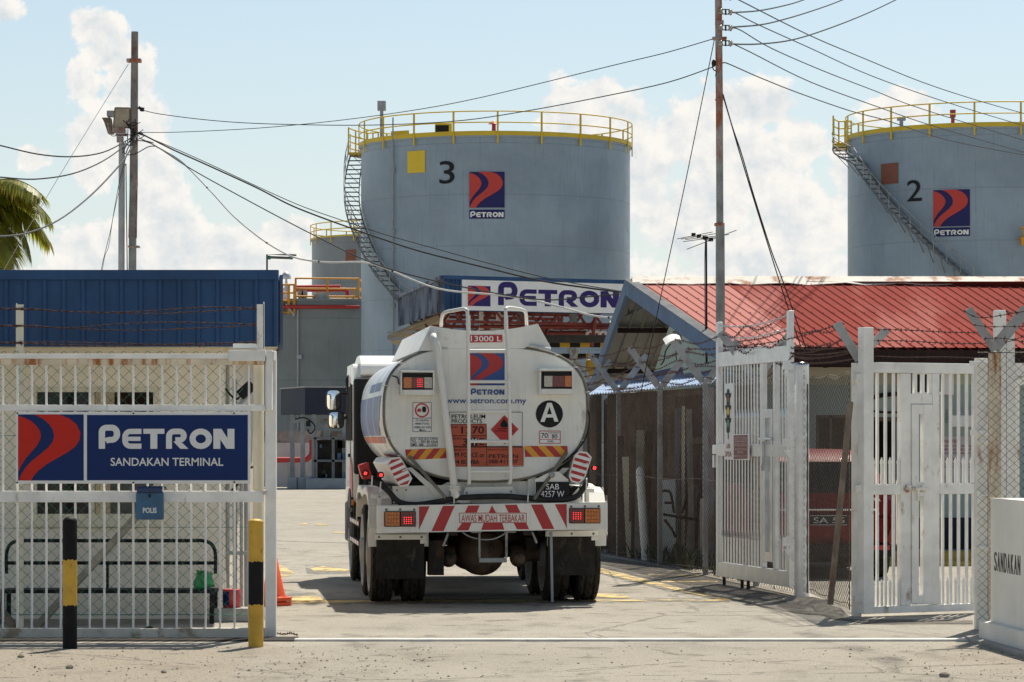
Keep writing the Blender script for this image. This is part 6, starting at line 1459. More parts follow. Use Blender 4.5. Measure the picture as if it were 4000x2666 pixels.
# cab
cb_ = MB(); prof = [(4.18, .95), (4.18, 2.45), (4.30, 2.62), (5.75, 2.62), (6.02, 2.35), (6.15, 1.65), (6.18, .95)]
cb_.prism([(-1.16, y, z) for y, z in prof], (2.32, 0, 0)); cab = cb_.build('cab', 'truck_cab', O, bevel=.06, seg=3)
mb = MB(); mb.prism([(-1.08, y, z) for y, z in ((4.06, 2.46), (4.06, 2.58), (4.16, 2.66), (4.40, 2.72), (5.0, 2.72), (5.6, 2.64))], (2.16, 0, 0)); mb.build('roof_deflector', 'truck_cab', cab, bevel=.05, seg=3)
mb = MB(); mb.box(-1.166, -.2, 3.98, 4.17, 1.30, 2.44); mb.box(-1.05, -.3, 3.99, 4.16, .9, 1.29); mb.build('air_intake', 'black', cab, bevel=.03)
mb = MB(); mb.box(-1.1, 1.1, 4.05, 4.17, .85, 2.3); mb.build('rear_panel', 'black', cab)
mb = MB(); mb.prism([(-1.172, y, z) for y, z in ((4.45, 1.70), (5.98, 1.70), (5.88, 2.32), (4.5, 2.38))], (.006, 0, 0)); mb.prism([(1.166, y, z) for y, z in ((4.95, 1.72), (5.95, 1.72), (5.85, 2.30), (5.05, 2.36))], (.006, 0, 0)); mb.builds('side_window', 'room_dark', cab)
mb = MB(); mb.poly([(-1.05, 6.14, 1.70), (1.05, 6.14, 1.70), (1.0, 6.035, 2.36), (-1.0, 6.035, 2.36)]); mb.build('windscreen', 'glass_dark', cab)
mb = MB(); mb.box(-1.168, -1.161, 4.9, 4.915, 1.0, 2.4); mb.box(-1.185, -1.162, 5.0, 5.14, 1.5, 1.54); mb.build('door', 'black', cab)
mb = MB(); mb.prism([(-1.17, y, z) for y, z in ((4.3, 1.0), (4.9, 1.05), (5.0, 1.35), (4.6, 1.5), (4.35, 1.3))], (.004, 0, 0)); mb.build('door_graphic', 'red_hivis', cab)
mb = MB(); mb.box(-1.17, 1.17, 4.15, 6.2, .45, .93)
a_ = [(-1.18, 4.9 + .62 * cos(radians(t)), .5 + .62 * sin(radians(t))) for t in range(0, 181, 15)]
mb.prism(a_ + [(-1.18, 4.22, .95), (-1.18, 5.6, .95)][::1], (.1, 0, 0)); mb.build('lower_trim', 'black', cab, bevel=.02)
mb = MB(); mb.box(-1.2, -1.16, 4.2, 4.75, .90, 1.02); mb.box(-1.2, -1.165, 4.16, 4.32, .72, .85); mb.builds('side_marker', 'black', cab)
o = MB().box(-1.19, -1.165, 4.02, 4.12, .93, 1.0).build('side_lamp', 'lamp_orange', cab)
for (x0, y0, x1, y1) in ((145, 728, 259, 893), (160, 897, 284, 1028)):
    dm = 5.55; a = t3(x0, y1, dm); b = t3(x1, y0, dm); w = (b.x - a.x) / 2; h = (b.z - a.z) / 2; c = (a + b) / 2; mb = MB(); n = 24
    def se(t, k): ct_, st = cos(t), sin(t); return (c.x + k * w * math.copysign(abs(ct_) ** .5, ct_), c.z + k * h * math.copysign(abs(st) ** .5, st))
    mb.prism([(q[0], dm, q[1]) for q in (se(2 * pi * k / n, 1) for k in range(n))], (0, .09, 0)); mr = mb.build('mirror', 'black', O, bevel=.01)
    tilt = lambda q: (q[0], dm - .006 + (q[0] - c.x) * .02, q[1])
    mb = MB()
    NN = 6
    ringp = [[tilt(se(2 * pi * k / n, .90 * j / NN)) for k in range(n)] for j in range(1, NN + 1)]
    vs = [tilt((c.x, c.z))] + [Vector(p) for rg in ringp for p in rg]
    vs = [Vector((v[0], dm - .004 - .022 * (1 - ((v[0] - c.x) / w) ** 2 * .5 - ((v[2] - c.z) / h) ** 2 * .5), v[2])) for v in vs]
    fs = [(0, 1 + k, 1 + (k + 1) % n) for k in range(n)] + [(1 + j * n + k, 1 + (j + 1) * n + k, 1 + (j + 1) * n + (k + 1) % n, 1 + j * n + (k + 1) % n) for j in range(NN - 1) for k in range(n)]
    mb.add(vs, fs, 0, True); mb.build('mirror_glass', 'mirror', mr)
mb = MB(); mb.tube(smooth_pts([t3(320, 760, 5.5), t3(308, 690, 5.5), t3(310, 640, 5.5), t3(335, 622, 5.4)], 4), .022, 8); mb.tube([t3(255, 760, 5.56), t3(320, 765, 5.5)], .018, 8); mb.tube([t3(265, 960, 5.56), t3(322, 930, 5.5)], .018, 8); mb.tube([t3(318, 760, 5.5), t3(322, 940, 5.5)], .018, 8); mb.builds('mirror_arm', 'black', O)
# side guard, fuel tank, steps on the near flank
mb = MB(); mb.box(-1.2, -1.17, 2.1, 4.15, .50, .57); mb.box(-1.2, -1.17, 2.1, 4.15, .72, .80)
for y in (2.15, 3.1, 4.05): mb.box(-1.165, -1.13, y, y + .06, .45, .95)
mb.build('side_guard', 'rubber', O)
for z0 in (.515, .74):
    mb = MB()
    for k in range(10): mb.box(-1.204, -1.2015, 2.15 + k * .2, 2.35 + k * .2, z0, z0 + .045, k % 2)
    mb.build('reflective_strip', ['red_hivis', 'sign_white'], O)
mb = MB(); mb.lathe([(.001, 0), (.26, .01), (.27, .04), (.27, 1.1), (.26, 1.14), (.001, 1.15)], (-.85, 2.5, .7), n=24, axis='y'); mb.lathe([(.001, 0), (.2, .01), (.2, 1.0), (.001, 1.02)], (.85, 2.6, .7), n=20, axis='y'); mb.builds('fuel_tank', 'chassis', O)
# ================================================================== RIGHT SIDE: BOUNDARY FENCE
z5 = lambda X, Y: (2200 + X / 2.0909, 1050 + Y / 2.0907)
z7 = lambda X, Y: (3000 + X / 2.24, 1150 + Y / 2.24)
z8 = lambda X, Y: (3000 + X / 1.811, 1800 + Y / 1.811)
fa = G(2740, 2250); fb = G(2410, 2176); fd = (fb - fa).normalized(); FA = atan2(-fd.x, fd.y)
f0 = fa - fd * 5.9   # next to the gate post
RF = Thing('boundary_fence', 'long dark chain-link fence with angled barbed-wire arms right of the tanker', 'fence', (f0.x, f0.y, 0), FA)
H = 2.46; Lf = 21.0
mb = MB(); chainlink(mb, (0, .2, .03), (0, 1, 0), (0, 0, 1), Lf, H - .03, .13, .075, .0026, rnd=.03)
for z in (.08, 1.2, 2.4): mb.tube([(0, .2 + Lf * i / 14, z + .02 * sin(i * 2)) for i in range(15)], .003, 4)
mb.build('chain_link', 'mesh_brown', RF.o)
posts = [2.9, 5.9, 9.05, 12.4, 15.6, 18.9]
for i, y in enumerate(posts):
    mb = MB(); mb.bar((.05, y, 0), (.05, y, H + .02), .06, .06); po = mb.build('post', 'galv_old', RF.o)
    for sg in (-1, 1):
        mb = MB(); e = Vector((.05 + sg * .42, y, H + .50)); s_ = Vector((.05 + sg * .03, y, H - .02)); mb.bar(s_, e, .09, .012, up=(0, 1, 0)); mb.bar(s_ + Vector((0, .03, 0)), e + Vector((0, .03, 0)), .012, .06, up=(0, 1, 0)); mb.build('post_arm', 'galv_old', po)
mb = MB(); y = posts[1]; e = Vector((.05 - .42, y, H + .50))
pts = [e + Vector((-.09 + .034 * i, -.02, -.09 + .032 * i - .004 * i * i)) for i in range(7)]
for i in range(6): mb.add([pts[i] + Vector((0, -.02, .03)), pts[i + 1] + Vector((0, -.02, .03)), pts[i + 1] + Vector((0, .2, .11)), pts[i] + Vector((0, .2, .11))], [(0, 1, 2, 3)])
mb.build('bent_plate', 'white_paint', RF.o, solid=.004)
for k, (sg, f) in enumerate(((-1, .95), (-1, .62), (-1, .3), (1, .95), (1, .6), (1, .3), (-1, .05))):
    pts = []
    for i, y in enumerate([.3, 1.6] + posts): pts.append((.05 + sg * .42 * f, y, H + .52 * f + (.03 * sin(i * 2.3 + k)) ))
    q = []
    for i in range(len(pts) - 1): q.append(pts[i]); a, b = Vector(pts[i]), Vector(pts[i + 1]); q.append(tuple((a + b) / 2 - Vector((0, 0, .05 + .03 * sin(k + i)))))
    q.append(pts[-1]); mb = MB(); barbed(mb, q, .0032, .13, 0, .022, k + 20); mb.build('barbed_wire', 'barbed', RF.o)
mb = MB(); mb.box(-.02, .10, .2, Lf, -.05, .012); mb.build('footing', 'rough_soil', RF.o)
# ------------------------------------------------------------------ galvanised leaf gate, swung open
w0 = P(3092, 2293, 33.5); w1 = P(2806, 2245, 36.35); ga = atan2(w0.y - w1.y, w0.x - w1.x)
LGt = Thing('leaf_gate', 'silver galvanised leaf gate with a small wicket door, swung open along the fence', 'gate', (w1.x, w1.y, 0), ga)
GL = (Vector((w0.x, w0.y)) - Vector((w1.x, w1.y))).length
gb = .10; gt = 2.74; zm0 = 1.52; zm1 = 1.66
mb = MB(); mb.box(0, .09, -.03, .03, gb, 3.10); mb.box(GL - .09, GL, -.03, .03, gb, 3.12)
mb.box(.092, GL - .092, -.028, .028, gt - .17, gt); mb.box(.092, GL - .092, -.028, .028, gb, gb + .17); mb.box(.092, GL - .092, -.034, .028, zm0, zm1); mb.build('frame', 'galv', LGt.o, bevel=.004)
wx0 = 1.86; wx1 = 2.32
mb = MB(); mb.box(wx0, wx0 + .07, -.032, .02, gb + .172, gt - .172); mb.box(wx1, wx1 + .07, -.032, .02, gb + .172, gt - .172); mb.build('door_frame', 'galv', LGt.o, bevel=.003)
mb = MB(); mb.box(wx0 + .085, wx0 + .16, -.036, .018, .35, 2.05); mb.box(wx1 - .085, wx1 - .015, -.036, .018, .35, 2.05); mb.box(wx0 + .16, wx1 - .085, -.034, .016, 1.95, 2.05); mb.box(wx0 + .16, wx1 - .085, -.034, .016, .35, .46); mb.box(wx0 + .16, wx1 - .085, -.01, .0, .46, 1.95); wd = mb.build('wicket_door', 'galv_bright', LGt.o, bevel=.003)
mb = MB(); mb.box(wx0 + .1, wx1 - .05, -.075, -.05, zm1 + .05, zm1 + .075); mb.cyl((wx0 + .02, -.065, zm1 + .06), (wx1 + .02, -.065, zm1 + .06), .014, n=10); mb.box(wx0 + .12, wx0 + .16, -.07, -.04, zm1 - .22, zm1 + .03); mb.box(wx0 + .115, wx0 + .165, -.08, -.04, zm1 - .30, zm1 - .22); mb.build('bolt_latch', 'galv_bright', wd)
first = None
xs = [.16 + .121 * k for k in range(14)] + [2.46 + .11 * k for k in range(4)]
bar_ = MB()
bar_.box(-.021, .021, -.0025, .0025, gb + .172, zm0 - .002); bar_.box(-.021, .021, -.0025, .0025, zm1 + .002, gt - .172)
for x in xs:
    if x > GL - .12: continue
    if first is None: first = bar_.builds('bar', 'galv', LGt.o); os_ = first
    else:
        os_ = [q.copy() for q in first]
        for o in os_: COL.objects.link(o)
    for o in os_: o.location = (x, 0, 0)
spear = MB(); first = None
for z in (gb + .172, zm1 + .002): spear.box(-.010, .010, -.008, -.004, z, z + .30); spear.add([(-.03, -.006, z + .301), (.03, -.006, z + .301), (0, -.006, z + .40), (0, -.028, z + .32)], [(0, 1, 3), (1, 2, 3), (2, 0, 3)])
for x in xs:
    x = x + .0605
    if wx0 - .03 < x < 2.45 or x > GL - .12: continue
    if first is None: first = spear.builds('spear_picket', 'galv_bright', LGt.o); os_ = first
    else:
        os_ = [q.copy() for q in first]
        for o in os_: COL.objects.link(o)
    for o in os_: o.location = (x, 0, 0)
for k, (z0, z1) in enumerate(((3.06, 3.08), (2.93, 2.94), (2.80, 2.82))):
    mb = MB(); barbed(mb, [(.06, 0, z0)] + [(.06 + (GL - .12) * i / 5, 0, z0 + (z1 - z0) * i / 5 - .06 * sin(pi * i / 5)) for i in range(1, 5)] + [(GL - .05, 0, z1)], .0035, .12, 0, .022, k + 40); mb.build('barbed_wire', 'barbed_zinc', LGt.o)
mb = MB(); mb.box(-.16, -.002, -.03, .03, zm0 + .02, zm1 - .01); mb.box(-.12, -.06, -.04, .04, zm0 - .14, zm0 + .01); mb.build('lock_plate', 'galv_bright', LGt.o, bevel=.006)
mb = MB()
for x in (.25, 1.0, 1.25): mb.bar((x, 0, .0), (x, 0, gb), .035, .03)
mb.builds('drop_bolt', 'chassis', LGt.o)
pp = P(3131, 2339, 33.1); GPo = Thing('gate_post', 'thick round galvanised post carrying the open silver gate', 'post', (pp.x, pp.y, 0))
hp = EYE + (HY - 1423) / F * 33.1; mb = MB(); mb.cyl((0, 0, 0), (0, 0, hp), .080, n=32); mb.build('post', 'galv', GPo.o)
mb = MB(); mb.lathe([(.082, 0), (.082, .03), (.001, .045)], (0, 0, hp - .02), n=32); mb.build('cap', 'galv_bright', GPo.o)
mb = MB()
for z in (.55, 1.62, 2.45):
    mb.prism([(-.07, -.02, z - .18), (-.07, -.02, z - .02), (-.2, -.02, z - .02)], (0, .03, 0)); mb.cyl((-.15, 0, z - .02), (-.15, 0, z + .12), .022, n=10); mb.bar((-.2, .0, z + .06), (-.12, 0, z + .06), .08, .09)
mb.builds('hinge', 'galv_bright', GPo.o, gap=.06)
# signs on the silver gate
def gx(x, y, d): return LGt.px(x, y, d)
TS = Thing('traffic_light_sign', 'tall white sign with a painted traffic light reading USE SPSA on the silver gate', 'sign', (w1.x, w1.y, 0), ga)
d = -.05; mb = MB(); a = TS.px(*z5(1310, 1600), d); a = TS.px(2829, 1796, d); b = TS.px(2866, 1497, d); mb.box(a.x, b.x, d, d + .012, a.z, b.z); mb.build('board', 'sign_white', TS.o, bevel=.003)
e = d - .003; mb = MB()
def q5(mb, pts, d_, mi=0, T=TS): return mb.poly([T.px(*z5(x, y), d_) for x, y in pts], mi)
q5(mb, [(1339, 985), (1353, 985), (1360, 1020), (1360, 1330), (1350, 1345), (1340, 1345), (1333, 1330), (1333, 1020)], e); q5(mb, [(1344, 1345), (1350, 1345), (1350, 1392), (1344, 1392)], e)
for y in (1018, 1118, 1222): q5(mb, [(1320, y), (1333, y), (1333, y + 40), (1328, y + 36)], e); q5(mb, [(1360, y), (1373, y), (1366, y + 36), (1360, y + 40)], e)
mb.build('signal_picture', 'black', TS.o)
for y, m in ((1064, 'brown_sq'), (1165, 'yellow_sq'), (1266, 'mesh_green')):
    MB().poly([TS.px(*z5(1347 + 10 * cos(t * pi / 10), y + 33 * sin(t * pi / 10)), e - .003) for t in range(20)]).build('signal_colour', m, TS.o)
mb = MB()
a = TS.px(*z5(1334, 1468), e); b = TS.px(*z5(1363, 1430), e); put_text(mb, 'USE', (a.x, a.z), (b.x, b.z), e, 0, .01); a = TS.px(*z5(1323, 1536), e); b = TS.px(*z5(1374, 1494), e); put_text(mb, 'SPSA', (a.x, a.z), (b.x, b.z), e, 0, .01); mb.build('lettering', 'text_red', TS.o)
NS = Thing('driver_notice', 'small brown-red NOTICE TO DRIVER board on the silver gate', 'sign', (w1.x, w1.y, 0), ga)
d = -.06; mb = MB(); a = NS.px(*z5(1389, 1562), d); b = NS.px(*z5(1517, 1352), d); mb.box(a.x, b.x, d, d + .01, a.z, b.z); mb.build('board', 'sign_white', NS.o, bevel=.002)
mb = MB(); q5(mb, [(1392, 1362), (1504, 1358), (1504, 1552), (1392, 1558)], d - .003, 0, NS); mb.build('panel', 'notice_red', NS.o); mb = MB()
for txt, x0, y0, x1, y1 in (('NOTICE TO DRIVER', 1398, 1372, 1500, 1406), ('SAFETY RULES AT SECURITY GATE', 1396, 1428, 1500, 1452), ('DRIVER MUST STOP OUT OF TRUCK FOR GUARD', 1400, 1468, 1498, 1484), ('TO PERFORM THE CHECK', 1420, 1492, 1470, 1508), ('DRIVER MUST OBEY ALL SITE RULES', 1396, 1524, 1500, 1540)):
    a = NS.px(*z5(x0, y1), d - .006); b = NS.px(*z5(x1, y0), d - .006); put_text(mb, txt, (a.x, a.z), (b.x, b.z), d - .006, 0, .0)
q5(mb, [(1398, 1413), (1502, 1412), (1502, 1416), (1398, 1417)], d - .006, 0, NS); mb.build('lettering', 'notice_pale', NS.o)
# ------------------------------------------------------------------ mesh panel between silver post and white posts
m0 = P(3162, 2340, 33.05); m1 = P(3328, 2405, 29.75); ma = atan2(m1.y - m0.y, m1.x - m0.x); ML = math.hypot(m1.x - m0.x, m1.y - m0.y)
MP = Thing('mesh_fence', 'rusty-edged chain-link panel with a leaning stay beside the silver post', 'fence', (m0.x, m0.y, 0), ma)
mb = MB(); chainlink(mb, (0, 0, .06), (1, 0, 0), (0, 0, 1), ML, 2.32, .13, .062, .0027, rnd=.03); mb.build('chain_link', 'mesh_olive', MP.o)
mb = MB()
for z in (.10, 2.36): mb.tube([(ML * i / 8, .0, z + .015 * sin(i * 2.)) for i in range(9)], .005, 5)
mb.tube([(.01 + .008 * sin(i * 1.8), -.02, .06 + i * .05) for i in range(46)], .008, 5); mb.tube([(ML - .03 + .008 * sin(i * 1.8), -.02, .06 + i * .05) for i in range(46)], .006, 5); mb.build('edge_wire', 'angle_rust', MP.o)
mb = MB(); a = MP.px(3243, 2362, -.25); b = MP.px(3322, 1570, -.05); mb.bar(a, b, .07, .05); mb.build('stay', 'angle_rust', MP.o)
mb = MB(); mb.grid(lambda u, v: Vector((-.1 + u * (ML + .2), .15 - v * (.5 + .12 * sin(u * 9)), .055 * sin(pi * min(1, .06 + v)) * sin(pi * min(1., .15 + u * .8)) * (1 + .5 * sin(u * 23 + v * 9)) - .012)), 30, 10, smooth=True); mb.build('footing', 'rough_soil', MP.o)
# barbed strands from boundary fence across to the white posts
for k, (a, b, s_) in enumerate(((z5(1320, 640), z7(600, 270), 6), (z5(1860, 690), z7(650, 395), 6), (z7(205, 520), z7(720, 495), 3), (z7(205, 545), z7(760, 500), 5), (z7(205, 600), z7(790, 560), 3), (z7(205, 470), z7(780, 440), 4))):
    pts = [P(a[0] + (b[0] - a[0]) * i / 5, a[1] + (b[1] - a[1]) * i / 5 + s_ * 3 * sin(pi * i / 5), 33.4 - 3.6 * i / 5) for i in range(6)]
    mb = MB(); barbed(mb, [MP.lo(p) for p in pts], .003, .11, 0, .020, 60 + k); mb.build('barbed_wire', 'barbed', MP.o)
# ------------------------------------------------------------------ white picket gate
v0 = P(3368, 2413, 29.6); v1 = P(3815, 2398, 30.25); va = atan2(v1.y - v0.y, v1.x - v0.x); VL = math.hypot(v1.x - v0.x, v1.y - v0.y)
WG = Thing('picket_gate', 'white steel picket gate with a narrow slotted door in its middle', 'gate', (v0.x, v0.y, 0), va)
def gxz(X, Y, d=0, z=z7): return WG.px(*z(X, Y), d)
def gr(mb, x0, y0, x1, y1, d0, d1, z=z7, mi=0): a = gxz(x0, y1, d0, z); b = gxz(x1, y0, d0, z); return mb.box(a.x, b.x, d0, d1, a.z, b.z, mi)
zbot = .03
mb = MB(); a = gxz(822, 290); b = gxz(910, 290); mb.box(a.x, b.x, -.03, .07, zbot, a.z); mb.build('stile', 'white_gate', WG.o, bevel=.005)
mb = MB(); a = gxz(911, 685); b = gxz(1830, 600); c = gxz(1800, 900); mb.box(a.x, b.x, -.02, .05, a.z, gxz(911, 596).z)
ml = gxz(911, 240, 0, z8).z; mh = gxz(911, 168, 0, z8).z
mb.build('top_rail', 'white_gate', WG.o, bevel=.004)
x_d0 = gxz(1155, 900).x; x_d1 = gxz(1492, 900).x; x_e = gxz(1805, 900).x; x_s = gxz(910, 900).x
zb1 = gxz(700, 1034, 0, z8).z; ztop = gxz(911, 687).z
mb = MB(); mb.box(x_s + .002, x_d0 - .002, -.02, .05, ml, mh); mb.box(x_d1 + .002, x_e - .002, -.02, .05, ml, mh); mb.box(x_s + .002, x_e + .04, -.022, .05, zbot, zb1); mb.builds('rail', 'white_gate', WG.o, gap=.0005, bevel=.004)
mb = MB(); mb.box(x_e, x_e + .045, -.02, .05, zb1 + .002, ztop); mb.build('end_stile', 'white_gate', WG.o, bevel=.004)
dl = gxz(1240, 900).x; dr = gxz(1430, 900).x
mb = MB(); mb.box(x_d0, dl, -.02, .05, zb1 + .002, ztop - .002); mb.box(dr, x_d1, -.02, .05, zb1 + .002, ztop - .002); zw = gxz(1300, 873).z; zd = gxz(1300, 962).z; mb.box(dl + .002, dr - .002, -.018, .05, zd + .003, zw); mb.build('door_frame', 'white_gate', WG.o, bevel=.004)
mb = MB()
for X in (1291, 1357, 1418): x = gxz(X, 800).x; mb.box(x - .016, x + .016, -.005, .03, zw + .002, ztop - .002)
mb.builds('window_bar', 'white_gate', WG.o)
s0_ = gxz(1305, 900).x; s1_ = gxz(1345, 900).x; zs = gxz(1300, 1050).z; zk = gxz(1070, 952, 0, z8).z
mb = MB(); zz = zb1 + .02; mb.box(dl + .006, s0_, -.03, .03, zz, zd - .003); mb.box(s1_, dr - .006, -.03, .03, zz, zd - .003); mb.box(s0_ + .001, s1_ - .001, -.028, .03, zs, zd - .004); mb.box(s0_ + .001, s1_ - .001, -.028, .03, zz, zk); mb.box(s0_ + .001, s1_ - .001, -.028, .03, ml - .02, mh + .02); wd2 = mb.build('wicket_door', 'white_gate', WG.o, bevel=.003)
mb = MB(); y_ = gxz(1050, 200, -.05, z8); a = gxz(970, 200, -.05, z8); b = gxz(1135, 200, -.05, z8); mb.tube([(a.x, -.05, a.z), (b.x, -.05, a.z)], .016, 10); mb.box(a.x + .02, a.x + .07, -.06, -.03, a.z - .035, a.z + .035); mb.box(b.x - .08, b.x - .03, -.06, -.03, a.z - .035, a.z + .035); c = gxz(1062, 250, -.05, z8); mb.box(c.x - .012, c.x + .012, -.06, -.03, c.z - .05, a.z); mb.build('bolt_latch', 'white_rust', wd2)
mb = MB(); z_ = zb1 + .006; mb.box(dl + .01, dr - .01, -.032, -.02, z_, z_ + .014); mb.build('threshold', 'white_rust', wd2)
bars = [963, 1034, 1105] + [1535, 1605, 1675, 1745]; first = None
bm_ = MB(); bm_.box(-.0125, .0125, -.012, .012, zb1 + .002, ml - .002); bm_.box(-.0125, .0125, -.012, .012, mh + .002, ztop - .002)
for X in bars:
    if first is None: first = bm_.builds('picket', 'white_gate', WG.o); os_ = first
    else:
        os_ = [q.copy() for q in first]
        for o in os_: COL.objects.link(o)
    for o in os_: o.location = (gxz(X, 900).x, .015, 0)
sp = MB()
for z in (zb1 + .002, mh + .002):
    sp.box(-.012, .012, -.008, .004, z, z + .20); sp.prism([(-.017, -.008, z + .20), (.017, -.008, z + .20), (.017, -.008, z + .215), (0, -.008, z + .26), (-.017, -.008, z + .215)], (0, .012, 0))
first = None
for X in (744, 803, 862, 921, 1212, 1268, 1325, 1380, 1437):
    if first is None: first = sp.builds('spear_picket', 'white_gate', WG.o); os_ = first
    else:
        os_ = [q.copy() for q in first]
        for o in os_: COL.objects.link(o)
    for o in os_: o.location = (gxz(X, 100, 0, z8).x, .0, 0)
mb = MB(); 
for Y in (1205, 1235): c = gxz(1432, Y, -.02); mb.box(c.x - .006, c.x + .006, -.024, -.02, c.z - .015, c.z + .015)
mb.builds('door_hinge', 'white_rust', WG.o)
HP = Thing('hinge_post', 'white steel post with arms and rust stains left of the picket gate', 'post', (WG.loc.x, WG.loc.y + .06, 0), 0)
mb = MB(); a = HP.px(*z7(740, 600), 0); b = HP.px(*z7(819, 600), 0); mb.box(a.x, b.x, 0, .12, 0, a.z); mb.build('post', 'white_rust', HP.o, bevel=.006)
for (p, q, w) in (((800, 575), (600, 252), .085), ((790, 560), (1040, 312), .075)):
    mb = MB(); A_ = HP.px(*z7(*p), .03 if p[0] == 800 else .10); B_ = HP.px(*z7(*q), .03 if p[0] == 800 else .10); mb.bar(A_, B_, .03, w, up=(0, 1, 0)) if False else mb.bar(A_, B_, w, .03, up=(0, 1, 0)); mb.build('post_arm', 'galv_old', HP.o, bevel=.003)
mb = MB()
for Y, z in ((735, z7), (205, z8), (985, z8)):
    c = HP.px(*(z7(820, Y) if z is z7 else z8(655, Y)), -.05); mb.box(c.x - .05, c.x + .02, -.06, .0, c.z - .02, c.z + .04); mb.prism([(c.x - .06, -.05, c.z - .03), (c.x, -.05, c.z + .07), (c.x + .01, -.05, c.z + .05), (c.x - .03, -.05, c.z - .04)], (0, .02, 0))
mb.builds('hinge', 'white_rust', HP.o, gap=.03)
mb = MB()
for Y, s_ in ((312, 1), (408, 1), (540, -1)):
    pts = [P(*z7(912 + 1000 * i / 6, Y + 4 * i - (14 * sin(i * 1.1)) * s_ * .4), 29.7 - .3 * i) for i in range(7)]; barbed(mb, [HP.lo(p) for p in pts], .003, .10, 0, .018, int(Y))
mb.builds('barbed_wire', 'barbed', HP.o, gap=.03)
# latch post on the right of the picket gate
p0 = P(3836, 2462, 27.6); LPo = Thing('latch_post', 'rust-streaked white post with welded brackets right of the picket gate', 'post', (p0.x, 27.6, 0))
mb = MB(); a = LPo.px(*z7(1818, 560), 0); b = LPo.px(*z7(1922, 560), 0); mb.box(a.x, b.x, 0, .1, 0, a.z); mb.build('post', 'white_rust', LPo.o, bevel=.005)
mb = MB()
for (x0, y0, x1, y1) in ((1765, 585, 1950, 625), (1770, 1190, 1950, 1238), (1840, 1275, 1945, 1310)):
    a = LPo.px(*z7(x0, y1), -.03); b = LPo.px(*z7(x1, y0), -.03); mb.box(a.x, b.x, -.03, -.003, a.z, b.z)
for (x0, y0, x1, y1) in ((1488, 605, 1575, 632), (1485, 1110, 1570, 1140)):
    a = LPo.px(*z8(x0, y1), -.03); b = LPo.px(*z8(x1, y0), -.03); mb.box(a.x, b.x, -.03, -.003, a.z, b.z)
a = LPo.px(*z8(1480, 290), -.05); b = LPo.px(*z8(1510, 215), -.05); mb.box(a.x, b.x, -.05, -.02, a.z, b.z); a = LPo.px(*z8(1510, 250), -.05); b = LPo.px(*z8(1600, 238), -.05); mb.box(a.x, b.x, -.05, -.03, a.z, b.z)
mb.builds('bracket', 'white_paint', LPo.o, bevel=.003)
mb = MB(); a = LPo.px(*z8(1550, 1195), .06); b = LPo.px(*z8(1568, 100), .06); mb.box(a.x, a.x + .05, .04, .09, .12, b.z + .1); mb.build('rusty_angle', 'angle_rust', LPo.o)
# ------------------------------------------------------------------ name wall
n0 = P(3868, 2465, 26.0); n1 = P(4060, 2600, 23.2); na = radians(-88.0)
NW = Thing('name_wall', 'off-white rendered wall with dark letters reading SANDAKAN', 'wall', (n0.x, 26.0, 0), 0)
mb = MB(); hw = EYE + (HY - 1946) / F * 26.0; dx = .075
mb.prism([(0, 0, .17), (.40, 0, .17), (.40 + dx * 4.5, -4.5, .17), (dx * 4.5, -4.5, .17)], (0, 0, hw - .17)); mb.build('wall', 'wall_white', NW.o, bevel=.015)
mb = MB(); mb.prism([(-.085, .1, 0), (.5, .1, 0), (.5 + dx * 4.6, -4.6, 0), (-.085 + dx * 4.6, -4.6, 0)], (0, 0, .168)); mb.build('plinth', 'wall_white', NW.o, bevel=.02)
mb = MB(); mb.prism([(-.20, .12, 0), (-.0, .12, 0), (dx * 4.6, -4.6, 0), (-.20 + dx * 4.6, -4.6, 0)], (0, 0, .03)); mb.build('kerb', 'concrete', NW.o, bevel=.006)
tx = MB(); LW = .94; y1 = -.16
for i, ch in enumerate('SANDAKAN'):
    vs, fs = text_geo(ch, .0); n_ = len(vs); u0 = i * LW / 8; ww = LW / 8 * .70
    def pt(u, v, off): s_ = u0 + u * ww; yy_ = y1 - s_; return (-off + dx * s_ + dx * .16, yy_, .605 + v * .16)
    tx.add([pt(u, v, .005) for u, v in vs], fs); 
    be = {}
    for f in fs:
        for k in range(len(f)):
            e_ = (f[k], f[(k + 1) % len(f)]); be[tuple(sorted(e_))] = be.get(tuple(sorted(e_)), 0) + 1
    for e_, c_ in be.items():
        if c_ == 1: a, b = vs[e_[0]], vs[e_[1]]; tx.poly([pt(*a, .005), pt(*b, .005), pt(*b, -.002), pt(*a, -.002)])
tx.build('lettering', 'dark_letter', NW.o)
# mesh fence on top of and behind the wall
WM = Thing('wall_mesh', 'rusting mesh fence with crossed grey arms rising behind the SANDAKAN wall', 'fence', (n0.x - .03, 26.5, 0), radians(-3))
mb = MB(); chainlink(mb, (0, 0, .15), (1, 0, 0), (0, 0, 1), 1.6, 2.33, .078, .070, .0032, rnd=.03); mb.tube([(0, 0, 2.46), (1.6, 0, 2.46)], .004, 5); mb.build('chain_link', 'mesh_olive', WM.o)
W2 = Thing('corner_post', 'rusty beige fence post with two crossed grey arms above the SANDAKAN wall', 'post', (P(3890, 2000, 26.6).x, 26.6, 0))
mb = MB(); a = W2.px(*z7(1940, 505), 0); b = W2.px(*z7(2085, 505), 0); mb.box(a.x, a.x + .10, 0, .1, 0, a.z); mb.build('post', 'rust_rail', W2.o, bevel=.006)
for (p, q, w) in (((1990, 488), (1748, 128), .075), ((1975, 480), (2262, 130), .10)):
    dd = -.12 if p[0] == 1990 else -.04; mb = MB(); A_ = W2.px(*z7(*p), dd); B_ = W2.px(*z7(*q), dd); mb.bar(A_, B_, w, .012, up=(0, 1, 0)); mb.bar(A_ + Vector((0, .03, 0)), B_ + Vector((0, .03, 0)), .012, .06, up=(0, 1, 0)); mb.build('post_arm', 'galv_old', W2.o)
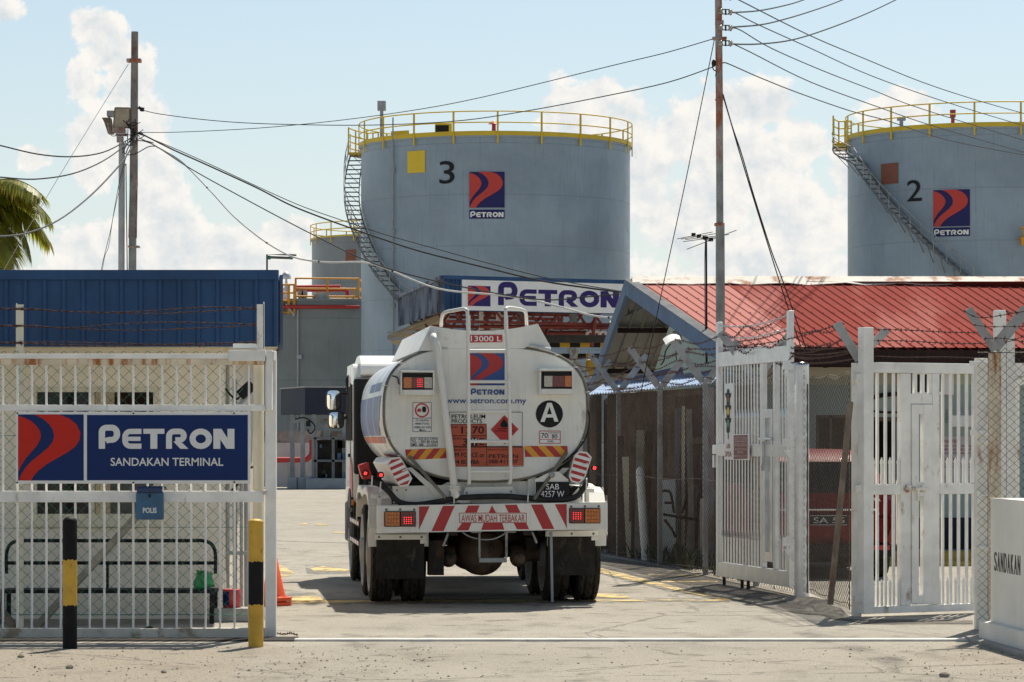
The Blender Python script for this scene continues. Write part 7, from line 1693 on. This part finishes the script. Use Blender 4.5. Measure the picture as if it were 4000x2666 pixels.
mb = MB()
for (a, m, b, k) in (((1720, 150), (1870, 205), (2240, 150), 1), ((1810, 270), (1960, 285), (2260, 280), 2), ((1900, 390), (2050, 385), (2260, 420), 3), ((2090, 150), (2170, 165), (2300, 130), 4), ((2080, 420), (2170, 395), (2300, 330), 5)):
    barbed(mb, [W2.lo(P(*z7(*q), 26.35)) for q in (a, m, b)], .003, .08, 0, .020, 80 + k)
mb.builds('barbed_wire', 'barbed', W2.o, gap=.03)
W3 = Thing('wall_post', 'plain white square post standing tall behind the SANDAKAN wall', 'post', (P(3908, 2000, 27.5).x, 27.5, 0))
mb = MB(); a = W3.px(*z7(1985, 140), 0); b = W3.px(*z7(2085, 140), 0); mb.box(a.x, b.x, 0, .1, 0, a.z); mb.build('post', 'white_paint', W3.o, bevel=.004); mb = MB(); a = W3.px(*z7(2088, 495), .0); b = W3.px(*z7(2160, 342), .0); mb.box(a.x, b.x, 0, .1, 0, b.z); mb.build('short_post', 'white_paint', W3.o, bevel=.004)
W4 = Thing('inner_fence', 'white framed steel fence standing behind the wall mesh at the right edge', 'fence', (P(3990, 2000, 28.5).x, 28.5, 0))
mb = MB()
for x in (3940, 3975, 4015, 4060): p = W4.px(x, 1800, 0); mb.box(p.x - .018, p.x + .018, 0, .04, .1, 2.3)
a = W4.px(3945, 1400, .0); mb.box(a.x, a.x + .6, -.003, .05, 2.3, 2.42); mb.bar(W4.px(3960, 1505, -.02), W4.px(4100, 1440, -.02), .03, .06); mb.build('frame', 'white_rust', W4.o)
# ================================================================== RED-ROOFED BUILDING
R0 = P(2468, 1100, 48.0)
RB = Thing('red_roof_building', 'low aqua building with a faded red ribbed roof and blue-grey gable trim', 'building', (R0.x, 48.0, 0))
r0 = Vector((0, 0, R0.z)); rE = RB.lo(P(2838, 1354, 43.0)); rR = RB.lo(P(4700, 1103, 48.8)); eR = RB.lo(P(5120, 1366, 43.6)); rF = RB.lo(P(2322, 1524, 51.8))
def rpt(u, v, up=0.): return r0.lerp(rR, u).lerp(rE.lerp(eR, u), v) + Vector((0, 0, up))
mb = MB(); n = 56
for i in range(n):
    for (a, b, ha, hb) in ((0, .74, 0, 0), (.76, .81, 0, .015), (.81, .90, .015, .015), (.90, .97, .015, 0), (.97, 1., 0, 0)):
        u0, u1 = (i + a) / n, (i + b) / n; mb.poly([rpt(u0, 0.01, ha), rpt(u1, .01, hb), rpt(u1, 1, hb), rpt(u0, 1, ha)])
mb.poly([rpt(0, 0, -.06), rpt(1, 0, -.06), rpt(1, 1, -.06), rpt(0, 1, -.06)])
rf = mb.build('roof', 'roof_red', RB.o)
mb = MB(); rr = random.Random(8)
for i in range(n):
    for v in (.06, .3, .52, .75, .97):
        if rr.random() < .9: p = rpt((i + .85) / n, v + rr.uniform(-.01, .01), .015); mb.box(p.x - .007, p.x + .007, p.y - .007, p.y + .007, p.z - .005, p.z + .012)
mb.build('roof_screw', 'brown_sq', rf)
mb = MB(); m = 30
for i in range(m):
    j = lambda k: .012 * sin(k * 1.9) + .01 * sin(k * 4.1)
    a = r0.lerp(rR, i / m); b = r0.lerp(rR, (i + 1) / m)
    mb.add([a + Vector((0, -.34, -.055 + j(i))), b + Vector((0, -.34, -.055 + j(i + 1))), b + Vector((0, 0, .08)), a + Vector((0, 0, .08)), b + Vector((0, .3, -.02)), a + Vector((0, .3, -.02))], [(0, 1, 2, 3), (3, 2, 4, 5)])
mb.build('ridge_cap', 'roof_ridge', rf, solid=.012)
# gable trims
dn = Vector((0, 0, -.23)); ov = Vector((-.11, 0, .02))
mb = MB(); mb.prism([r0 + ov, rE + ov + Vector((.0, -.05, 0)), rE + ov + dn, r0 + ov + dn], (.05, 0, 0)); mb.build('verge_board', 'blue_trim', RB.o)
mb = MB(); mb.add([r0 + ov + Vector((-.01, 0, .012)), rE + ov + Vector((-.01, -.05, .012)), rE + Vector((.04, -.05, .035)), r0 + Vector((.04, 0, .035))], [(0, 1, 2, 3)]); mb.build('verge_flashing', 'verge_grey', RB.o, solid=.01)
mb = MB(); mb.prism([r0 + ov, rF + ov, rF + ov + Vector((0, 0, -.2)), r0 + ov + Vector((0, 0, -.25))], (.06, 0, 0)); mb.build('rear_verge_board', 'blue_trim', RB.o)
dr = (rR - r0).normalized(); inn = dr * 3.2
mb = MB(); n2 = 16
for i in range(n2):
    for (a, b, ha, hb) in ((0, .8, 0, 0), (.8, .86, 0, -.05), (.86, .94, -.05, -.05), (.94, 1., -.05, 0)):
        s_, e_ = inn * ((i + a) / n2), inn * ((i + b) / n2); mb.poly([r0 + s_ + Vector((0, 0, -.08 + ha)), r0 + e_ + Vector((0, 0, -.08 + hb)), rF + e_ + Vector((0, 0, -.04 + hb)), rF + s_ + Vector((0, 0, -.04 + ha))])
mb.build('soffit', 'soffit', RB.o)
mb = MB()
for t in (.36, .74): p = r0.lerp(rF, t) + Vector((0, 0, -.13)); mb.bar(p, p + inn, .06, .08)
mb.builds('purlin', 'eave', RB.o)
mb = MB(); mb.poly([r0 + inn * .0 + Vector((0, .02, .0)), r0 + Vector((6.9, .02, 0)), rF + Vector((7, 0, 0)), rF]); mb.build('rear_roof', 'roof_red', RB.o)
# walls
wN = RB.lo(P(2872, 1722, 43.9)); wF = RB.lo(P(2552, 1722, 50.2)); zt = lambda y: 2.95 + (y - wN.y) / (0 - wN.y) * (R0.z - .2 - 2.95) if y < 0 else R0.z - .2 - y * .55
mb = MB(); kx = wN.lerp(wF, (0 - wN.y) / (wF.y - wN.y))
gw = [Vector((wN.x, wN.y, 0)), Vector((wF.x, wF.y, 0)), Vector((wF.x, wF.y, zt(wF.y))), Vector((kx.x, 0, R0.z - .2)), Vector((wN.x, wN.y, 2.95))]
mb.prism(gw, (.15, 0, 0)); mb.build('gable_wall', 'wall_aqua', RB.o)
WY = wN.y; wr = 8.6
def wx(x, d=WY): return RB.px(x, 1722, d).x
def wz(y, d=WY): return RB.px(3000, y, d).z
win = (wx(3188), wx(3324), wz(1900), wz(1622)); dor = (wx(3400), wx(3520), 0.12, wz(1630))
mb = MB(); xs = [wN.x + .16, win[0], win[1], dor[0], dor[1], wr]
for i in range(5):
    if i == 1: mb.box(win[0], win[1], WY, WY + .15, 0, win[2]); mb.box(win[0], win[1], WY, WY + .15, win[3], 2.5)
    elif i == 3: mb.box(dor[0], dor[1], WY, WY + .15, dor[3], 2.5)
    else: mb.box(xs[i], xs[i + 1], WY, WY + .15, 0, 2.5)
mb.build('wall', 'wall_aqua', RB.o); MB().box(wN.x + .16, wr, WY, WY + .15, 2.5, 2.98).build('upper_wall', 'wall_lime', RB.o)
MB().box(wN.x + .16, wr, WY + .16, WY + 3, 0, .05).build('floor', 'concrete', RB.o)
mb = MB(); x0, x1, z0, z1 = win
mb.box(x0, x1, WY + .05, WY + .07, z0, z1); w_ = mb.build('window', 'window_brown', RB.o); mb = MB()
for x in (x0, x0 + (x1 - x0) * .38, x1 - .04): mb.box(x, x + .04, WY + .0, WY + .05, z0, z1)
mb.box(x0 + .045, x1 - .045, WY + .0, WY + .05, z1 - .04, z1); mb.build('frame', 'timber_pale', w_)
mb = MB(); mb.box(dor[0], dor[1], WY + .6, WY + .65, .05, 2.3); dd_ = mb.build('door', 'room_dark', RB.o); mb = MB(); mb.box(dor[0], dor[0] + .05, WY - .02, WY + .1, .12, dor[3]); mb.box(dor[1] - .05, dor[1], WY - .02, WY + .1, .12, dor[3]); mb.box(dor[0] + .055, dor[1] - .055, WY - .02, WY + .1, dor[3] - .06, dor[3]); mb.box(dor[0] + .22, dor[0] + .27, WY + .3, WY + .34, .1, dor[3] - .1); mb.build('frame', 'timber_pale', dd_)
mb = MB(); ga_ = rE + Vector((-.1, -.04, -.15)); gb_ = eR + Vector((0, -.04, -.15)); mb.bar(ga_, gb_, .16, .22); mb.bar(ga_ + Vector((0, .25, -.1)), gb_ + Vector((0, .25, -.1)), .3, .05); mb.build('eave_board', 'eave', RB.o)
mb = MB()
for k in range(4): x = 2.6 + k * 1.3; mb.bar((x, WY - .85, 2.78), (x, WY, 2.78), .05, .08)
mb.builds('eave_bracket', 'eave', RB.o)
mb = MB(); x0 = wx(3700); x1 = wx(3860); mb.prism([(x0, WY - .02, wz(1655)), (x0, WY - .45, wz(1668)), (x0, WY - .45, wz(1625)), (x0, WY - .02, wz(1600))], (x1 - x0, 0, 0)); mb.build('door_hood', 'white_paint', RB.o)
mb = MB(); mb.box(wx(3545), wr, WY - .03, WY - .004, .15, .60); mb.build('skirting', 'navy', RB.o)
mb = MB(); mb.tube(smooth_pts([(wx(3390), WY - .05, wz(1562)), (wx(3440), WY - .06, wz(1546)), (wx(3530), WY - .05, wz(1538)), (wx(3600), WY - .05, wz(1540))], 6), .03, 8); mb.tube(smooth_pts([(wx(3390), WY - .05, wz(1606)), (wx(3470), WY - .05, wz(1612)), (wx(3560), WY - .05, wz(1610))], 6), .015, 6); mb.builds('wall_cable', 'wire_black', RB.o)
AC = Thing('air_conditioner', 'boxy air conditioner unit on the wall above the notice board', 'air conditioner', (R0.x + wx(3630), 48 + WY - .06, wz(1545)))
a = wx(3549) - wx(3630); b = wx(3712) - wx(3630); h = wz(1455) - wz(1545)
MB().box(a, b, -.32, .05, 0, h).build('casing', 'white_paint', AC.o, bevel=.02); mb = MB(); mb.box(a + .03, b - .16, -.326, -.321, .04, h - .04); mb.build('grille', 'chassis', AC.o); mb = MB(); mb.lathe([(.02, -.34), (.11, -.335)], ((a + b) / 2 - .06, 0, h / 2), n=20, axis='y'); mb.build('fan', 'black', AC.o)
NB = Thing('wall_notice', 'pale board with red NOTIS and NOTICE lettering on the aqua wall', 'sign', (R0.x, 48 + WY - .05, 0))
mb = MB(); a = NB.px(3662, 1860, 0); b = NB.px(3806, 1704, 0); mb.box(a.x, b.x, 0, .03, a.z, b.z); mb.build('board', 'notice_pale', NB.o); mb = MB()
for txt, x0, y0, x1, y1 in (('NOTIS', 3690, 1718, 3738, 1731), ('DILARANG MASUK KECUALI KAKITANGAN', 3668, 1738, 3800, 1747), ('TERMINAL DAN PELAWAT', 3668, 1752, 3796, 1761), ('DENGAN KEBENARAN', 3668, 1767, 3790, 1775), ('NOTICE', 3686, 1788, 3746, 1801), ('NO UNAUTHORISED PERSONS', 3668, 1807, 3800, 1816), ('ALLOWED BEYOND THIS POINT', 3668, 1821, 3798, 1830)):
    tpx(NB, mb, txt, x0, y0, x1, y1, -.004, 0, .01)
mb.build('lettering', 'text_red', NB.o)
MBX = Thing('meter_box', 'small grey meter box high on the gable wall', 'box', tuple(P(2644, 1320, 46.9)))
mb = MB(); mb.box(-.07, .07, -.06, .06, -.10, .10); mb.build('box', 'steel_grey', MBX.o, bevel=.006); mb = MB(); mb.box(-.03, .09, -.05, .05, .101, .115); mb.build('lid', 'eave', MBX.o)
mb = MB(); mb.tube(smooth_pts([(-.02, 0, -.1), (-.01, .02, -.3), (.03, .03, -.5)], 4), .008, 5); mb.tube(smooth_pts([(-.06, -.03, -.05), (-.17, -.05, -.2), (-.2, -.05, -.35), (-.25, -.05, -.42)], 4), .01, 5); mb.build('lead', 'wire_black', MBX.o)
mb = MB(); p = P(3420, 2212, 43); mb.box(5.1, 9.5, 42.6, 42.9, 0, .16); mb.box(4.9, 9.5, 41.6, 42.0, 0, .05); struct(mb.build('kerb', 'kerb_yellow'))

# ================================================================== RED CAR
CR = Thing('parked_car', 'dark red people carrier parked nose-in behind the mesh and picket gate', 'car', (3.84, 38.0, 0), radians(4))
def car_section(y, hw, z0, z1, hb):   # half width at shoulder, at roof
    return [(-hw * .93, y, z0), (-hw, y, z0 + .18), (-hw, y, min(z1, .92)), (-hb, y, z1 - .06), (-hb * .86, y, z1), (hb * .86, y, z1), (hb, y, z1 - .06), (hw, y, min(z1, .92)), (hw, y, z0 + .18), (hw * .93, y, z0)]
secs = [car_section(-.40, .78, .45, .80, .74), car_section(-.32, .85, .32, .98, .82), car_section(-.18, .88, .30, 1.20, .78), car_section(.12, .88, .30, 1.53, .66), car_section(.5, .89, .28, 1.60, .66), car_section(2.0, .89, .28, 1.62, .68), car_section(2.9, .89, .28, 1.08, .80), car_section(3.7, .86, .30, .92, .76), car_section(4.0, .74, .4, .78, .66)]
mb = MB(); vs = [p for s_ in secs for p in s_]; K = 10
mb.add(vs, [(j * K + k, j * K + (k + 1) % K, (j + 1) * K + (k + 1) % K, (j + 1) * K + k) for j in range(len(secs) - 1) for k in range(K)] + [tuple(range(K)), tuple((len(secs) - 1) * K + k for k in range(K))[::-1]], 0, True)
body = mb.build('body', 'car_red', CR.o); sb = body.modifiers.new('round', 'SUBSURF'); sb.levels = 2; sb.render_levels = 2
mb = MB(); mb.prism([(-.64, -.27, 1.06), (.64, -.27, 1.06), (.57, -.09, 1.44), (-.57, -.09, 1.44)], (0, .12, 0)); mb.build('rear_window', 'car_glass', CR.o)
mb = MB()
for sg in (-1, 1): mb.prism([(sg * .80, .4, 1.02), (sg * .80, 2.5, 1.02), (sg * .70, 2.0, 1.46), (sg * .70, .6, 1.48)], (sg * .03, 0, 0))
mb.builds('side_window', 'car_glass', CR.o)
mb = MB(); mb.box(-.62, .62, -.385, -.36, .84, .87); mb.build('chrome_strip', 'chrome', CR.o, bevel=.01)
mb = MB(); mb.box(-.22, .24, -.41, -.395, .66, .79); pl = mb.build('number_plate', 'black', CR.o); mb = MB(); put_text(mb, 'SA 55', (-.18, .69), (.20, .76), -.414, 0, .0)
for q in ((-.215, .235, .665, .672), (-.215, .235, .778, .785)): mb.box(q[0], q[1], -.4125, -.4105, q[2], q[3])
mb.build('plate_lettering', 'sign_white', pl)
mb = MB(); put_text(mb, 'EXORA', (.40, .955), (.66, 1.0), -.352, 0, .02); mb.build('badge', 'chrome', CR.o)
mb = MB()
for sg in (-1, 1): mb.prism([(sg * .68, -.33, .86), (sg * .84, -.28, .86), (sg * .84, -.25, 1.12), (sg * .72, -.27, 1.14)], (0, .06, 0))
mb.builds('tail_light', 'lamp_red', CR.o)
mb = MB(); mb.box(-.80, .80, -.43, -.2, .26, .44); bpr = mb.build('rear_bumper', 'black', CR.o, bevel=.05)
mb = MB(); mb.box(.50, .76, -.438, -.43, .36, .42); mb.box(-.76, -.50, -.438, -.43, .36, .42); mb.builds('reflector', 'reflector', bpr)
for sg in (-1, 1):
    for y in (.35, 2.95):
        mb = MB(); mb.lathe([(.18, -.1), (.29, -.1), (.315, -.07), (.315, .07), (.29, .1), (.18, .1), (.001, .08)], (sg * .76, y, .315), n=28, axis='x'); mb.build('wheel', 'tyre', CR.o)
mb = MB(); mb.box(-.8, .8, -.1, 3.6, .2, .32); mb.build('underbody', 'chassis', CR.o)

# ================================================================== LEAN-TO STORE BEHIND THE FENCE
e0 = P(2296, 1545, 46.3); e1 = P(2775, 1502, 41.5)
LT = Thing('lean_to_store', 'dim open lean-to store with a light blue corrugated roof behind the fence', 'shed', (e0.x, e0.y, 0))
a = Vector((0, 0, e0.z)); b = LT.lo(e1); up = Vector((.35, 1.9, .235))
mb = MB(); n = 40
for i in range(n):
    for (s_, t_, h0, h1) in ((0, .5, 0, .025), (.5, 1, .025, 0)):
        p = a.lerp(b, (i + s_) / n); q = a.lerp(b, (i + t_) / n); mb.poly([p + Vector((0, 0, h0)), q + Vector((0, 0, h1)), q + up + Vector((0, 0, h1)), p + up + Vector((0, 0, h0))])
mb.build('roof', 'lean_light', LT.o)
mb = MB(); mb.prism([LT.lo(P(x, y, 49.4 - (x - 2430) * .007)) for x, y in ((2430, 1490), (2830, 1458), (2830, 1424), (2620, 1438), (2450, 1478))], (0, .04, 0)); mb.build('upper_roof_shade', 'lean_shade', LT.o)  # dark sheet painted as the shaded upper part of the light blue roof
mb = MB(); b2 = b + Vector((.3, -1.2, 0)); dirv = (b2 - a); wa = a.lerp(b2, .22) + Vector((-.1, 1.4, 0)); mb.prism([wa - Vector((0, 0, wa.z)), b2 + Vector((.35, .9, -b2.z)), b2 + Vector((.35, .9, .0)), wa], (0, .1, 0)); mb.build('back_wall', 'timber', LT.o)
for t in (.02, .36, .68, .98):
    p = a.lerp(b, t) + Vector((.05, .1, 0)); MB().bar((p.x, p.y, 0), (p.x, p.y, p.z - .03), .09).build('post', 'timber_pale' if t < .9 else 'galv_old', LT.o)
mb = MB()
for t, z in ((.0, 2.3), (.3, 1.62)): p = a.lerp(b, t) + Vector((.3, .5, 0)); q = b + Vector((.3, .5, 0)); mb.bar((p.x, p.y, z), (q.x, q.y, z + .12), .05, .09)
mb.builds('beam', 'timber_pale', LT.o)
def in_store(name, label, x0, y0, x1, y1, Y, m, cat, dep=.4, mats=None):
    A_ = P(x0, y1, Y); B_ = P(x1, y0, Y); T = Thing(name, label, cat, (A_.x, Y, A_.z)); w = B_.x - A_.x; h = B_.z - A_.z; return T, w, h
rr = random.Random(21)
SR = Thing('timber_stack', 'stack of old brown boards and panels leaning inside the dim lean-to', 'timber', (1.62, 44.9, 0))
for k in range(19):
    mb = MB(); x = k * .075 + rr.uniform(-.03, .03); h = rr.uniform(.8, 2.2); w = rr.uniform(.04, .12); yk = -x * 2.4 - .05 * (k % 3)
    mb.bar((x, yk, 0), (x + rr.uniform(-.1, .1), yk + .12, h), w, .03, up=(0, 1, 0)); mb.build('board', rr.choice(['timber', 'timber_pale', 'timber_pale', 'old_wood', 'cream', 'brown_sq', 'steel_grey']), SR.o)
T, w, h = in_store('cabinet', 'pale grey-green metal cabinet beyond the fence posts', 2582, 1886, 2642, 2085, 42.8, 'pale_box', 'cabinet')
mb = MB(); mb.box(0, w, 0, .35, -T.loc.z, h); mb.build('casing', 'pale_box', T.o, bevel=.01); mb = MB()
for z in (.0, .28, .52): mb.box(.015, w - .015, -.008, -.002, z, z + .23)
mb.builds('drawer', 'pale_box', T.o, bevel=.003)
BR = Thing('pipe_barrier', 'low yellow and white striped pipe barrier behind the fence', 'barrier', (P(2340, 1722, 49.6).x, 49.6, 0))
for y in (1946, 2032):
    mb = MB(); p = BR.px(2320, y, 0); q = BR.px(2556, y, 0)
    for i in range(5): mb.tube([p.lerp(q, i / 5), p.lerp(q, (i + 1) / 5)], .045, 10, i % 2)
    mb.build('rail', ['yellow_paint', 'white_paint'], BR.o)
for x in (2330, 2440, 2550): p = BR.px(x, 1900, .06); MB().bar((p.x, .06, 0), (p.x, .06, 1.0), .07).build('post', 'black_paint', BR.o)
WB = Thing('leaning_post', 'chalky white round post leaning slightly behind the fence mesh', 'post', (P(2523, 2166, 43.6).x, 43.6, 0))
q = WB.px(2499, 1824, 0); mb = MB(); mb.tube([(0, 0, 0), q.lerp(Vector((0, 0, 0)), .06), q.lerp(Vector((0, 0, 0)), .02), q], [.062, .06, .045, .012], 18); mb.build('post', 'white_paint', WB.o)
HC = Thing('hand_trolley', 'black bent-tube hand trolley standing in the shade behind the fence', 'trolley', (P(2640, 2100, 42).x, 42, 0))
mb = MB()
for pts in ([(2586, 1920), (2600, 1918), (2618, 1925), (2626, 1960), (2633, 2005)], [(2684, 1930), (2675, 1970), (2664, 2005)], [(2590, 2010), (2640, 2018), (2700, 2028), (2730, 2030)], [(2595, 1965), (2630, 1965)], [(2596, 2030), (2625, 2070), (2640, 2100)]):
    mb.tube(smooth_pts([HC.px(x, y, 0) for x, y in pts], 5), .018, 8)
mb.build('frame', 'black', HC.o); mb = MB(); c = HC.px(2640, 2110, 0); mb.lathe([(.001, -.03), (.13, -.03), (.15, 0), (.13, .03), (.001, .03)], (c.x, .05, .15), n=20, axis='x'); mb.build('wheel', 'rubber', HC.o)
# weeds along the inside of the fence
mb = MB(); rr = random.Random(5)
for k in range(1700):
    t = rr.random(); y = 33.5 + t * 15; x = f0.x + (y - f0.y) * (fd.x / fd.y) + .12 + abs(rr.gauss(0, .38))
    if 3.0 < x and y < 38.5: continue
    dens = .5 + .5 * sin(y * 1.7) + (.4 if y > 40 else -.2)
    if rr.random() > dens: continue
    h = rr.uniform(.06, .28) * (1.0 if y > 40 else .5); a = rr.uniform(0, 2 * pi); w = rr.uniform(.008, .02); b0 = Vector((x, y, 0)); tip = b0 + Vector((cos(a) * h * .5, sin(a) * h * .5, h)); md = b0.lerp(tip, .55) + Vector((0, 0, h * .12)); sd_ = Vector((-sin(a), cos(a), 0)) * w
    mb.add([b0 - sd_ * .5, b0 + sd_ * .5, md + sd_, md - sd_, tip], [(0, 1, 2, 3), (3, 2, 4)])
o = mb.build('weeds', 'weed'); o['kind'] = 'stuff'
